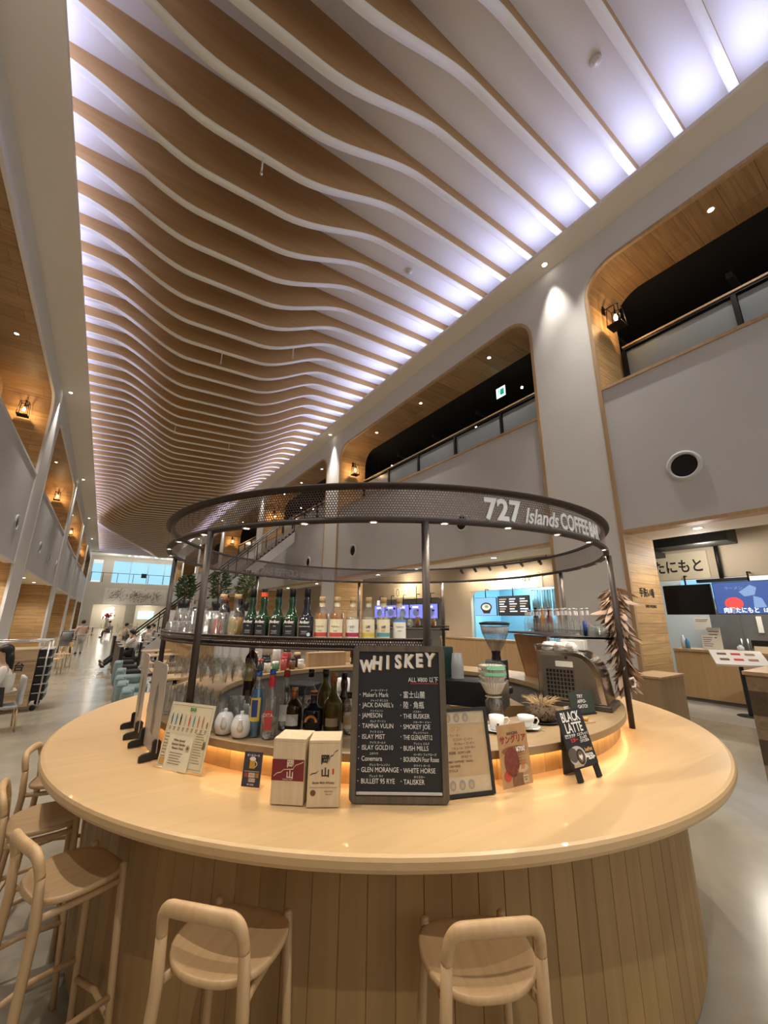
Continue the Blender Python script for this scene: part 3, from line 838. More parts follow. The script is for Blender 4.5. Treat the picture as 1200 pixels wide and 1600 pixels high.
# two decanters with a slice of fruit
for (P_, lab, lq, fr, top) in (((0.609, 2.659, 1.640), 'clear cork-stoppered decanter with a red grapefruit slice', clear_liq, mat('grapefruit_slice', (.80, .16, .09), .4, var=.25, scale=50), 1),
                          ((0.678, 2.587, 1.640), 'cork-stoppered decanter of amber spirit with a dried lemon slice', gold_liq, mat('dried_lemon_slice', (.62, .46, .14), .5, var=.25, scale=50), 0)):
    dp = bottle_profile(.045, .125, .065, .017, .235)
    t = bottle(lab, P_, dp, glass_clear, (.021, .232, .262), cork, None, (.125 if top == 0 else .11, lq), name='decanter', cat='decanter')
    b = MB(); b.add([(.0462, .003 + .030*cos(2*pi*k/22), .062 + .058*sin(2*pi*k/22)) for k in range(22)] + [(.0463, .003 + .024*cos(2*pi*k/22), .062 + .050*sin(2*pi*k/22)) for k in range(22)],
                    [tuple(range(22))]); obj('fruit_slice', b, fr, t)
    if top:
        b = MB(); b.lathe([(.017, .228), (.030, .224), (.034, .232), (.024, .236), (.017, .235)], 18); obj('neck_ring', b, glass_clear, t)

# dark bottle necks that show behind the tumblers, and a bottle standing under the shelf
t = bottle('dark wine bottle with a maroon cap behind the shelf tumblers', pol(1.52, 187, ZB), bottle_profile(.037, .17, .05, .0145, .27), black_glass, (.016, .215, .272), red_cap)
t = bottle('dark bottle with a black cap behind the tall shelf glasses', pol(1.50, 194, ZB), bottle_profile(.035, .15, .05, .0145, .245), black_glass, (.016, .205, .247), black_cap)
t = bottle('tall square amber bottle with a yellow label below the front shelf', pol(1.46, 199, ZL), bottle_profile(.040, .33, .05, .016, .42), brown_glass, (.018, .40, .42), black_cap, [(.20, .30, .8, label_colour['yellow'])])

# ---- tumblers and glasses
def make_glass(kind):
    if kind == 'tumbler': p = [(0, .005), (.030, .005), (.040, .092), (.038, .092), (.0285, .012), (0, .012)]
    elif kind == 'tall': p = [(0, .006), (.026, .006), (.031, .15), (.029, .15), (.0245, .014), (0, .014)]
    elif kind == 'wine': p = [(0, .002), (.034, .002), (.034, .004), (.006, .008), (.004, .02), (.004, .085), (.012, .095), (.034, .125), (.041, .155), (.036, .205), (.0345, .205), (.039, .155), (.032, .127), (0, .1)]
    t = MB(); t.lathe(p, 16)
    return t, p
def place_glass(kind, name, label, locs, group, flip=False, cat='glass'):
    first = None
    for L in locs:
        L = (L[0], L[1], L[2] + .001)
        if first is None:
            b, p = make_glass(kind)
            if flip:
                h = max(z for r, z in p); b.v = [(x, -y, h - z) for x, y, z in b.v]
            first = obj(name, b, glass_clear, loc=L); tag(first, label, cat, group)
        else:
            c = first.copy(); COL.objects.link(c); c.location = L
def grid(t0, t1, nt, rs, z): return [pol(r, t0 + (t1 - t0)*i/max(1, nt - 1) + (1.2 if j % 2 else 0), z) for j, r in enumerate(rs) for i in range(nt)]
place_glass('tumbler', 'tumbler', 'clear tumbler upside down on the left end of the front shelf', grid(168, 187, 7, (1.80, 1.70, 1.60), ZB), 'shelf tumblers', flip=True)
place_glass('tumbler', 'tumbler', 'clear tumbler stacked in the second layer on the left end of the front shelf', grid(170, 184, 5, (1.75, 1.65), ZB + .094), 'second layer of shelf tumblers', flip=True)
place_glass('tall', 'highball_glass', 'tall clear glass on the front shelf beside the left post', grid(189.5, 202, 5, (1.80, 1.72), ZB), 'tall shelf glasses')
place_glass('wine', 'wine_glass', 'stemmed glass hanging upside down below the front shelf', grid(182, 204, 7, (1.78, 1.68, 1.58), ZB - .226), 'hanging wine glasses', flip=True)
place_glass('tall', 'highball_glass', 'tall clear glass standing on the ledge under the hanging stemware', grid(180, 206, 9, (1.80, 1.72, 1.64), ZL), 'tall ledge glasses')
place_glass('tumbler', 'tumbler', 'small tumbler upside down on the right shelf beside the right post', grid(-56, -46, 5, (1.82, 1.74), ZB), 'right shelf tumblers', flip=True)

# empty clear bottles in rows on the right shelf
lem = bottle_profile(.030, .10, .06, .0135, .225)
first = None
for j, r in enumerate((1.78, 1.69, 1.60)):
    for i in range(8):
        L = pol(r, -44 + 4.1*i + (2 if j % 2 else 0), ZB)
        if first is None:
            first = bottle('empty clear bottle with a white neck label on the right shelf', L, lem, glass_clear, None, None, None, None, 'empty bottles on the right shelf')
            b = MB(); b.lathe([(.0165, .168), (.0150, .205)], 14); obj('neck_label', b, mat('pale_neck_label', (.72, .66, .66), .6), first)
            b = MB(); b.lathe([(.0145, .222), (.0145, .228), (0, .228)], 14); obj('cap', b, white_label, first)
            b = MB(); b.lathe([(.0304, .02), (.0304, .09)], 16); obj('label', b, acrylic, first)
        else:
            dup(first, L, R(37*i + 11*j))
for t_, lab, lq, cap_m in ((-14, 'dark syrup bottle at the far end of the right shelf', black_glass, black_cap), (-17.5, 'bottle of orange syrup on the right shelf', mat('orange_syrup', (.75, .32, .03), .1, trans=.3), white_label),
                           (-21, 'bottle of dark red syrup on the right shelf', mat('red_syrup', (.18, .02, .03), .1), white_label)):
    bottle(lab, pol(1.76, t_, ZB), bottle_profile(.034, .13, .06, .014, .25), lq, (.0155, .222, .252), cap_m, [(.03, .09, 1.0, brown_ink)])
b = MB(); b.lathe([(0, .001), (.016, .001), (.016, .12), (0, .12)], 14); tag(obj('menu_tube', b, label_colour['navy'], loc=pol(1.70, -52, ZB + .0)), 'slim navy blue cylinder on the right shelf by the post', 'tube')

# far shelf bottles
cols = [(amber_liq, 'amber'), (pale_liq, 'pale'), (mat('green_spirit', (.15, .42, .16), .1, trans=.5), 'green'), (clear_liq, 'clear')]
words_far = ['slim bottle of yellow spirit on the far shelf', 'square-shouldered amber bottle on the far shelf', 'green liqueur bottle on the far shelf', 'clear spirit bottle on the far shelf beside the post', 'second amber bottle on the far shelf', 'pale whisky bottle at the end of the far shelf', 'brown bottle at the right end of the far shelf']
for i, (tt, c_) in enumerate(zip((55, 51.5, 48, 44.5, 41, 37.5, 34), (1, 0, 2, 3, 0, 1, 0))):
    bottle(words_far[i], pol(1.76, tt, ZB), bottle_profile(.034 + .004*(i % 2), .13 + .02*(i % 3), .05, .0145, .24 + .02*(i % 2)), glass_clear, (.016, .22 + .02*(i % 2), .245 + .02*(i % 2)), (black_cap, red_cap, cork)[i % 3], [(.03, .085, .9, cream_label)], (.12 + .02*(i % 3), cols[c_][0]))

# ---- bottles standing on the ledge
bottle('tall clear bottle of blue liqueur with a blue cap and yellow label', (0.727, 2.210, 1.180), bottle_profile(.031, .205, .07, .0145, .305), glass_clear, (.0160, .285, .312), blue_cap, [(.075, .185, .9, label_colour['yellow']), (.095, .175, .5, label_colour['navy'])], (.225, blue_liq))
t = bottle('clear liqueur bottle with red neck sleeve and red square label', (0.776, 2.139, 1.180), bottle_profile(.034, .15, .075, .0155, .30), glass_clear, (.0160, .300, .322), blue_cap, [(.045, .135, .62, label_colour['red'])], (.06, clear_liq))
b = MB(); b.lathe([(.0175, .240), (.0170, .298)], 16); obj('neck_sleeve', b, red_cap, t)
label_text(t, 'DITA', .022, .112, .0362, white_label)
bottle('clear gin bottle with a red cap behind the dark liqueur bottles', (0.895, 2.242, 1.180), bottle_profile(.034, .17, .06, .0145, .29), glass_clear, (.0175, .268, .30), red_cap, [(.05, .13, .8, white_label)], (.10, clear_liq))
bottle('dark brandy bottle with copper foil neck and white label beside the boxes', (0.935, 2.217, 1.180), bottle_profile(.046, .11, .06, .016, .20), brown_glass, (.0185, .15, .212), copper_cap, [(.03, .085, .8, white_label)])
bottle('clear spirit bottle with a black cap behind the orange-capped one', (1.089, 2.344, 1.180), bottle_profile(.036, .16, .05, .0155, .27), glass_clear, (.0175, .242, .285), black_cap, None, (.12, clear_liq))
t = bottle('squat black coffee liqueur bottle with an orange cap', (1.014, 2.137, 1.180), bottle_profile(.052, .10, .05, .017, .195), black_glass, (.019, .180, .200), orange_cap)
b = MB(); b.add([(.0530, .034*cos(pi*k/14), .055 + .034*sin(pi*k/14)) for k in range(15)] + [(.0530, .022*cos(pi*k/14), .055 + .022*sin(pi*k/14)) for k in range(14, -1, -1)], [tuple(range(30))]); obj('label', b, label_colour['orange'], t)
bottle('olive green bottle with orange-topped dark cap behind the boxes', (1.136, 2.246, 1.180), bottle_profile(.042, .16, .07, .0165, .28), olive_glass, (.0185, .252, .292), black_cap, None)
bottle('bulbous olive bottle with copper ribbon beside the blackboard', (1.109, 2.091, 1.180), bottle_profile(.050, .13, .07, .016, .275), olive_glass, (.0185, .245, .29), copper_cap, [(.03, .07, .7, cream_label)])
bottle('dark brown bottle next to the left edge of the whiskey blackboard', (1.249, 2.225, 1.180), bulb_profile(.040, .12, .06, .016, .26), brown_glass, (.0175, .225, .27), black_cap)
bottle('clear bottle with a cream label half hidden by the whiskey blackboard', (1.163, 1.999, 1.180), bottle_profile(.038, .14, .04, .016, .19), glass_clear, (.018, .17, .2), black_cap, [(.03, .09, 1.0, cream_label)], (.1, clear_liq))

# ================================================================== SMALL THINGS ON THE COUNTER
def plane_frame(L, Rr):
    """centre, heading and width of something that stands between two counter points"""
    dx, dy = Rr[0] - L[0], Rr[1] - L[1]
    return ((L[0] + Rr[0])/2, (L[1] + Rr[1])/2, L[2] + .0035), math.atan2(dy, dx), math.hypot(dx, dy)
# every stand is built in its own frame: x across (left to right as read), y away from the reader, z up
def sheet(w, h, t, z0=0.0, r=0.0, n=5):
    """upright rounded rectangle with thickness t, front at y = 0"""
    if r <= 0: pts = [(-w/2, z0), (w/2, z0), (w/2, z0+h), (-w/2, z0+h)]
    else:
        pts = []
        for cx, cz, a0 in ((w/2-r, z0+r, -90), (w/2-r, z0+h-r, 0), (-w/2+r, z0+h-r, 90), (-w/2+r, z0+r, 180)):
            pts += [(cx + r*cos(R(a0 + 90*k/n)), cz + r*sin(R(a0 + 90*k/n))) for k in range(n + 1)]
    b = MB(); n_ = len(pts)
    b.add([(x, 0, z) for x, z in pts] + [(x, t, z) for x, z in pts], [tuple(range(n_)), tuple(reversed(range(n_, 2*n_)))] + [(i, n_ + i, n_ + (i+1) % n_, (i+1) % n_) for i in range(n_)])
    return b
def lean(b, a, z0=0.0):
    c, s = cos(a), sin(a)
    b.v = [(x, y*c + (z - z0)*s, z0 + (z - z0)*c - y*s) for x, y, z in b.v]; return b
def on_plane(a, x, z, d=.001): return (x, z*sin(a) - d*cos(a), z*cos(a) + d*sin(a))
def ptxt(t, body, size, a, x, z, m, bold=0, sx=1.0, align='CENTER', rotz=0.0, d=.0012, spacing=1.0, shear=0.0, line=1.0):
    o = text('lettering', body, size, m, t, on_plane(a, x, z, d), (0, 0, 0), align=align, ext=.0002, bold=bold, sx=sx, spacing=spacing, shear=shear, line=line)
    o.rotation_euler = (Matrix.Rotation(R(90) - a, 3, 'X') @ Matrix.Rotation(rotz, 3, 'Z')).to_euler()
    return o
def ppoly(t, name, pts, a, m, d=.0009):
    b = MB(); b.add([on_plane(a, x, z, d) for x, z in pts], [tuple(range(len(pts)))]); return obj(name, b, m, t)
def rect(x0, z0, x1, z1): return [(x0, z0), (x1, z0), (x1, z1), (x0, z1)]
def disc(cx, cz, rx, rz=None, n=20): return [(cx + rx*cos(2*pi*k/n), cz + (rz or rx)*sin(2*pi*k/n)) for k in range(n)]
slate = mat('chalkboard_black', (0.022, 0.023, 0.026), .75, var=.25, scale=14)
frame_wood = wood('weathered_frame', (0.15, 0.12, 0.085), (0.09, 0.072, 0.05), 'Z', .6, 1.5)

# ---- the big chalkboard
c, h, wd = plane_frame((0.937, 1.601, 1.040), (1.273, 1.367, 1.040))
wb = thing('chalkboard', 'tall framed blackboard headed WHISKEY in chalk, standing upright on the counter', 'chalkboard', c, h)
A = R(4)
H = .605; W = wd
obj('panel', lean(sheet(W - .03, H - .03, .012, .015), A), slate, wb)
b = MB(); fr = .026
outer = sheet(W, H, .02, 0, .02); 
def ring_frame(W, H, fr, t, r, rin):
    def rr(w, h, z0, r, n=5):
        pts = []
        for cx, cz, a0 in ((w/2-r, z0+r, -90), (w/2-r, z0+h-r, 0), (-w/2+r, z0+h-r, 90), (-w/2+r, z0+r, 180)):
            pts += [(cx + r*cos(R(a0 + 90*k/n)), cz + r*sin(R(a0 + 90*k/n))) for k in range(n + 1)]
        return pts
    o = rr(W, H, 0, r); i = rr(W - 2*fr, H - 2*fr, fr, rin); n = len(o); b = MB()
    vs = [(x, -.006, z) for x, z in o] + [(x, -.006, z) for x, z in i] + [(x, t, z) for x, z in o] + [(x, t, z) for x, z in i]
    fs = []
    for k in range(n):
        l = (k+1) % n
        fs += [(k, l, n+l, n+k), (k, 2*n+k, 2*n+l, l), (n+k, n+l, 3*n+l, 3*n+k), (2*n+k, 3*n+k, 3*n+l, 2*n+l)]
    b.add(vs, fs); return b
obj('frame', lean(ring_frame(W, H, fr, .016, .022, .003), A), frame_wood, wb)
b = MB(); b.box((-W/2 + .03, -.012, .032), (W/2 - .03, -.002, .040)); obj('chalk_ledge', lean(b, A), mat('pale_ledge', (.55, .53, .48), .5), wb)
b = MB(); b.box((-W/2 + .05, .048, 0), (-W/2 + .07, .062, .30)); b.box((W/2 - .19, .048, 0), (W/2 - .17, .062, .30)); b.box((-W/2 + .05, .030, .28), (W/2 - .17, .062, .30)); obj('back_leg', b, frame_wood, wb)
gold_chalk = mat('amber_chalk', (.70, .42, .12), .9)
for k, ch in enumerate('WHISKEY'):
    x = -.145 + .047*k
    o = ptxt(wb, ch, .076 if k else .066, A, x + .0035, .520 + .0030*k + (.006 if k else -.004) - .002, gold_chalk, bold=.0035, sx=.80, rotz=R(-2 + (3, -2, 1, 2, -3, 2, -2)[k]), d=.0009)
    o = ptxt(wb, ch, .076 if k else .066, A, x, .520 + .0030*k + (.006 if k else -.004), chalk, bold=.0032, sx=.80, rotz=R(-2 + (3, -2, 1, 2, -3, 2, -2)[k]), d=.0016)
ptxt(wb, 'ALL \u00a5800 \u4ee5\u4e0b', .026, A, .108, .462, chalk, sx=.82)
ppoly(wb, 'underline', rect(.05, .4465, .172, .4490), A, red_ink)
rows = [("Maker's Mark", '\u30e1\u30fc\u30ab\u30fc\u30ba\u30de\u30fc\u30af', '\u5bcc\u58eb\u5c71\u9e93', ''), ("JACK DANIEL's", '\u30b8\u30e3\u30c3\u30af \u30c0\u30cb\u30a8\u30eb', '\u9678 \u00b7 \u89d2\u74f6', ''), ('JAMESON', '\u30b8\u30a7\u30a4\u30e0\u30bd\u30f3', 'THE BUSKER', '\u30d0\u30b9\u30ab\u30fc'),
        ('TAMNA VULIN', '\u30bf\u30e0\u30ca \u30f4\u30fc\u30ea\u30f3', 'SMOKEY JOE', '\u30b9\u30e2\u30fc\u30ad\u30fc \u30b8\u30e7\u30fc'), ('ISLAY MIST', '\u30a2\u30a4\u30e9 \u30df\u30b9\u30c8', 'THE GLENLIVET12', '\u30b0\u30ec\u30f3\u30ea\u30d9\u30c3\u30c8'),
        ('ISLAY GOLD10', '\u30a2\u30a4\u30e9 \u30b4\u30fc\u30eb\u30c9', 'BUSH MILLS', '\u30d6\u30c3\u30b7\u30e5 \u30df\u30eb\u30ba'), ('Conemara', '\u30b3\u30cd\u30de\u30e9', 'BOURBON Four Roses', '\u30d0\u30fc\u30dc\u30f3 \u30d5\u30a9\u30a2\u30ed\u30fc\u30ba'),
        ('GLEN MORANGE', '\u30b0\u30ec\u30f3 \u30e2\u30fc\u30ec\u30f3\u30b8\u30a3', 'WHITE HORSE', '\u30db\u30ef\u30a4\u30c8 \u30db\u30fc\u30b9'), ('BULLEIT 95 RYE', '\u30d6\u30ec\u30c3\u30c8 \u30e9\u30a4', 'TALISKER', '\u30bf\u30ea\u30b9\u30ab\u30fc')]
for k, (l, lk, r_, rk) in enumerate(rows):
    z = .400 - .0405*k
    ptxt(wb, '\u00b7', .03, A, -.170, z, chalk)
    ptxt(wb, l, .0255, A, -.158, z, chalk, sx=.80, align='LEFT')
    ptxt(wb, lk, .0105, A, -.125, z + .018, chalk, sx=.9, align='LEFT')
    ptxt(wb, '\u00b7', .03, A, .008, z, chalk)
    ptxt(wb, r_, .0255 if r_.isascii() else .030, A, .018, z - (.002 if r_.isascii() else 0), chalk, sx=.80 if len(r_) < 13 else .60, align='LEFT')
    if rk: ptxt(wb, rk, .0105, A, .060, z + .016, chalk, sx=.9, align='LEFT')

# ---- kraft paper menu board behind it
c, h, wd = plane_frame((1.201, 1.421, 1.040), (1.501, 1.317, 1.040))
g = thing('menu_board', 'black framed board with a brown kraft paper drinks list, partly behind the whiskey blackboard', 'menu board', (c[0] + .008, c[1] + .016, c[2]), h)
A = R(9); W, H = wd, .335
obj('frame', lean(ring_frame(W, H, .013, .012, .004, .001), A), black_plastic, g)
kraft = mat('kraft_paper', (.52, .38, .22), .8, var=.12, scale=25)
obj('paper', lean(sheet(W - .02, H - .02, .006, .01), A), kraft, g)
b = MB(); b.box((-.02, .03, 0), (.02, .07, .004)); b.box((-.02, .066, 0), (.02, .07, .16)); obj('back_leg', b, black_plastic, g)
for z0, z1 in ((.014, .072), (H - .062, H - .014)):
    ppoly(g, 'pattern_band', rect(-W/2 + .014, z0, W/2 - .014, z1), A, mat('band_paper', (.58, .48, .33), .8, var=.15, scale=40))
    for k in range(5):
        ppoly(g, 'paisley', disc(-W/2 + .038 + .043*k, (z0 + z1)/2, .015, .019), A, mat('paisley_grey', (.34, .32, .30), .8), .0011)
        ppoly(g, 'paisley', disc(-W/2 + .038 + .043*k, (z0 + z1)/2 - .003, .008, .010), A, kraft, .0014)
ptxt(g, '\u30b8\u30f3', .024, A, .0, H - .083, mat('rust_ink', (.50, .22, .10), .7))
for k, (s_, x_) in enumerate((('\u00b7 \u30d3\u30fc\u30d5\u30a3\u30fc\u30bf\u30fc', -.02), ('\u30c8\u30cb\u30c3\u30af\u30fb\u30d3\u30fc\u30c9\u30a5', .03), ('\u30bf\u30f3\u30ab\u30ec\u30fc \u30b4\u30fc\u30c9\u30f3', .035), ('\u30ea\u30ad\u30e5\u30fc\u30eb\u30fb\u30b9\u30e2\u30fc\u30ad\u30fc', .03), ("\u6843\u85fb\u7fa9 \u00b7 GILBEY's GIN", .01), ('(\u30ae\u30eb\u30d3\u30fc)', .04), ('\u00b7 BOMBAY SAPPHIRE \u00b7 Suntory', .0), ('\u00b7 GIN MARE', -.02), ('\u00b7 \u30b7\u30fc\u30b0\u30e9\u30e0\u30b9', -.04))):
    ptxt(g, s_, .0125, A, x_, H - .108 - .0165*k, brown_ink, sx=.85)

# ---- two pine gift boxes
Lb, Rb_ = (0.668, 1.764, 1.040), (0.775, 1.674, 1.040)
def gift_box(label, L, Rr, Hh, dep):
    c, h, wd = plane_frame(L, Rr)
    t = thing('gift_box', label, 'box', c, h)
    b = MB(); b.box((-wd/2, 0, 0), (wd/2, dep, Hh - .012)); obj('body', b, box_pine, t, bevel=.0015)
    b = MB(); b.box((-wd/2, 0, Hh - .0115), (wd/2, dep, Hh)); obj('lid', b, box_pine, t, bevel=.0015)
    return t, wd
maroon = mat('maroon_label', (.20, .025, .035), .5, var=.1)
t, wd = gift_box('pine gift box with a maroon band and cream brush characters, beside its plain twin', (0.666, 1.765, 1.040), (0.770, 1.677, 1.040), .238, .135)
ppoly(t, 'label', rect(-wd/2, .085, wd/2 - .002, .162), 0, maroon)
ptxt(t, '\u5ca1', .031, 0, .008, .145, cream_paper, bold=.0008, d=.0014); ptxt(t, '\u5c71', .031, 0, .008, .106, cream_paper, bold=.0008, d=.0014)
b = MB(); pts = [(-.06, .10), (-.045, .112), (-.03, .115), (-.018, .125), (.02, .128), (.03, .142), (.045, .147), (.062, .155)]
def brush(t, pts, w, m, d=.0014):
    ps = []
    for i, (x, z) in enumerate(pts):
        ww = w * (.5 + .5*sin(3*i + 1)**2); ps.append((x, z + ww))
    for i, (x, z) in reversed(list(enumerate(pts))):
        ww = w * (.5 + .5*sin(2*i)**2); ps.append((x, z - ww))
    n = len(pts); b = MB(); b.add([on_plane(0, x, z, d) for x, z in ps], [(i, i+1, 2*n-2-i, 2*n-1-i) for i in range(n - 1)]); return obj('brush_stroke', b, m, t)
brush(t, pts, .002, cream_paper)
ptxt(t, 'SINGLE MALT', .007, 0, .0, .090, cream_paper)
t, wd = gift_box('plain pine gift box with black brush characters and a branch, next to the blackboard', (0.776, 1.657, 1.040), (0.884, 1.589, 1.040), .238, .135)
ptxt(t, '\u5ca1', .036, 0, .004, .166, ink, bold=.001, d=.0014); ptxt(t, '\u5c71', .036, 0, .006, .120, ink, bold=.001, d=.0014)
brush(t, [(-.055, .112), (-.045, .118), (-.03, .12), (-.022, .128)], .0022, ink); brush(t, [(.018, .165), (.026, .180), (.036, .184), (.042, .195), (.055, .203)], .0024, ink)
ppoly(t, 'seal', rect(.034, .115, .041, .135), 0, red_ink)
ptxt(t, 'Single Malt Whisky', .0115, 0, 0, .085, brown_ink, bold=.0002); ppoly(t, 'rule', rect(-.055, .067, .055, .070), 0, mat('faint_print', (.45, .34, .2), .7))
ppoly(t, 'round_mark', disc(-.04, .050, .011), 0, brown_ink); ptxt(t, 'OKAYAMA', .007, 0, .022, .055, brown_ink); ptxt(t, '700ml  43%', .005, 0, .022, .045, brown_ink)

# ---- cream cocktail menu in an acrylic stand
c, h, wd = plane_frame((0.336, 2.461, 1.040), (0.490, 2.225, 1.040))
m_ = thing('menu_stand', 'acrylic stand with a cream cocktail menu showing a row of drawn glasses', 'menu stand', c, h)
A = R(10); H = .298; W = wd + .02
obj('holder', lean(sheet(W, H, .003), A), acrylic, m_)
b = MB(); b.box((.0, .0, 0), (W/2, .10, .003)); obj('foot', b, acrylic, m_)
b = lean(sheet(W - .008, H - .012, .001, .010), A); b.v = [(x, y - .002, z) for x, y, z in b.v]; obj('menu_card', b, cream_paper, m_)
D = .0042
for (z0, z1, x0, x1) in ((H - .016, H - .0145, -W/2 + .014, W/2 - .014), (.018, .0195, -W/2 + .014, W/2 - .014)): ppoly(m_, 'border', rect(x0, z0, x1, z1), A, brown_ink, D)
for x in (-W/2 + .014, W/2 - .0155): ppoly(m_, 'border', rect(x, .018, x + .0012, H - .0145), A, brown_ink, D)
ptxt(m_, 'BAR', .022, A, .01, H - .030, mat('green_ink', (.05, .26, .08), .7), bold=.0008, d=D + .0004)
drinks = [(.05, .20, .42), (.06, .24, .38), (.03, .03, .05), (.45, .5, .42), (.72, .12, .10), (.10, .40, .45), (.55, .22, .12), (.50, .24, .12), (.30, .16, .10)]
for k, cc in enumerate(drinks):
    mm = mat('drink_print', cc, .7); x = -W/2 + .032 + (W - .064)*k/8
    hgt = .052 if k < 8 else .03
    z0 = H - .105
    ppoly(m_, 'drawn_glass', [(x - .003, z0), (x + .003, z0), (x + .005, z0 + hgt*.6), (x + .0015, z0 + hgt), (x - .0015, z0 + hgt), (x - .005, z0 + hgt*.6)], A, mm, D)
    for j in range(3): ppoly(m_, 'print', rect(x - .008, z0 - .012 - .006*j, x + .007 - .002*j, z0 - .0095 - .006*j), A, brown_ink, D)
b = lean(sheet(W*.52, H*.50, .001, .002), A); b.v = [(x - .02, y - .008, z) for x, y, z in b.v]; obj('insert_card', b, mat('pale_cream', (.80, .75, .58), .65), m_)
D2 = .0095
for k, s_ in enumerate(('White Special', 'Summer Garden', 'Passion Drink')): ptxt(m_, s_, .0135, A, -.03, .128 - .017*k, brown_ink, bold=.0003, shear=.2, d=D2)
ppoly(m_, 'print_mark', disc(.035, .10, .014), A, mat('faint_brown', (.55, .44, .28), .7), D2); ppoly(m_, 'print_mark', disc(.035, .10, .007), A, brown_ink, D2 + .0003)
for k in range(5): ppoly(m_, 'print', rect(-.075, .072 - .011*k, .01 - .008*(k % 3), .0745 - .011*k), A, brown_ink, D2)
for k in range(12): ppoly(m_, 'print', rect(.065, .165 - .011*k, .065 + .045 + .012*((k*7) % 3)/2, .1672 - .011*k), A, brown_ink, D)
for x in (.122, .130): ppoly(m_, 'drawn_bottle', [(x - .003, .105), (x + .003, .105), (x + .003, .130), (x + .001, .14), (x - .001, .14), (x - .003, .130)], A, brown_ink, D)
for k in range(8): ppoly(m_, 'print', rect(-.135, .15 - .014*k, -.112 + .004*(k % 2), .153 - .014*k), A, brown_ink, D)
ppoly(m_, 'orange_print', rect(-.138, .024, -.098, .046), A, mat('ochre_print', (.58, .36, .10), .7), D)

# ---- small beer card
c, h, wd = plane_frame((0.612, 1.983, 1.040), (0.674, 1.919, 1.040))
t = thing('beer_card', 'small acrylic card stand with a dark beer mug advert', 'card stand', c, h)
A = R(5); W, H = wd + .006, .148
obj('holder', lean(sheet(W, H, .003, 0, .004), A), acrylic, t); b = MB(); b.box((-W/2, -.012, 0), (W/2, .045, .003)); obj('foot', b, acrylic, t)
b = lean(sheet(W - .008, H - .014, .0008, .008), A); b.v = [(x, y - .0015, z) for x, y, z in b.v]; obj('card', b, mat('navy_print', (.05, .055, .075), .6, var=.3, scale=40), t)
D = .0032
ptxt(t, '\u30d3\u30fc\u30eb\u30b3\u30fc\u30b9', .010, A, 0, H - .020, chalk, d=D, bold=.0003)
ppoly(t, 'drawn_mug', rect(-.014, .078, .012, .112), A, mat('beer_amber', (.62, .34, .06), .5), D); ppoly(t, 'drawn_foam', disc(-.001, .115, .015, .008), A, chalk, D + .0003)
b = MB(); b.tube([on_plane(A, .012 + .009*sin(pi*k/8), .083 + .024*k/8, D) for k in range(9)], .0013, 6); obj('drawn_handle', b, chalk, t)
for (x0, z0, x1, z1) in ((-.035, .066, .035, .068), (-.014, .044, .016, .062), (-.012, .027, .020, .041)): ppoly(t, 'print_panel', rect(x0, z0, x1, z1), A, mat('pale_print', (.62, .55, .45), .7), D)
ptxt(t, '\u00a5550', .010, A, .001, .053, red_ink, d=D + .0006); ptxt(t, '\u751f\u30d3\u30fc\u30eb', .008, A, .004, .034, ink, d=D + .0006); ptxt(t, '\u98f2\u307f\u653e\u984c', .008, A, 0, .017, chalk, d=D)
for x, cc in ((-.026, (.34, .08, .06)), (.027, (.4, .22, .06))): ppoly(t, 'drawn_snack', rect(x - .008, .044, x + .008, .062), A, mat('snack_print', cc, .6), D)

# ---- sangria card
c, h, wd = plane_frame((1.545, 1.319, 1.040), (1.725, 1.297, 1.040))
t = thing('sangria_card', 'tall brown sangria advert in an acrylic stand beside the kraft paper board', 'card stand', c, h)
A = R(6); W, H = wd, .258
obj('holder', lean(sheet(W, H, .003), A), acrylic, t); b = MB(); b.box((-W*.3, -.02, 0), (W*.35, .08, .004)); obj('foot', b, acrylic, t)
b = lean(sheet(W - .002, H - .012, .0008, .010), A); b.v = [(x, y - .0015, z) for x, y, z in b.v]; obj('card', b, mat('tan_print', (.50, .30, .14), .6, var=.3, scale=22), t)
D = .0030
ptxt(t, 'SANGRIA', .0165, A, 0, H - .040, brown_ink, bold=.0005, d=D); ptxt(t, '\u30b5\u30f3\u30b0\u30ea\u30a2', .034, A, 0, H - .065, mat('wine_ink', (.34, .05, .04), .6), bold=.001, sx=.95, d=D)
ppoly(t, 'drawn_carafe', disc(-.022, .105, .044, .058), A, mat('wine_print', (.20, .045, .03), .5, var=.5, scale=60), D)
ppoly(t, 'drawn_shade', disc(.0, .150, .075, .018), A, mat('brown_print', (.26, .12, .05), .6, var=.3, scale=30), D - .0004)
ppoly(t, 'drawn_plate', disc(.036, .075, .036, .016), A, mat('plate_print', (.60, .42, .26), .6), D); ppoly(t, 'drawn_glass', [(.025, .072), (.045, .072), (.060, .106), (.035, .110)], A, mat('wine_print_light', (.50, .20, .08), .5), D + .0004)
ppoly(t, 'drawn_fruit', disc(-.055, .055, .022), A, mat('strawberry_print', (.48, .07, .04), .5, var=.4, scale=70), D); ppoly(t, 'drawn_bottles', rect(-.03, .012, .035, .058), A, mat('dark_bottle_print', (.22, .11, .06), .6, var=.4, scale=50), D)
ptxt(t, '\u00a5700', .027, A, .038, .150, chalk, bold=.0008, d=D + .0006); ppoly(t, 'print_panel', rect(.032, .018, .066, .048), A, mat('buff_print', (.60, .50, .28), .6), D); ptxt(t, 'PARTY\nBAR', .009, A, .049, .034, brown_ink, d=D + .0006)
for k in range(4): ptxt(t, '\u8d64\u767d\u30ef\u30a4\u30f3', .009, A, .042, .128 - .012*k, brown_ink, d=D + .0004)

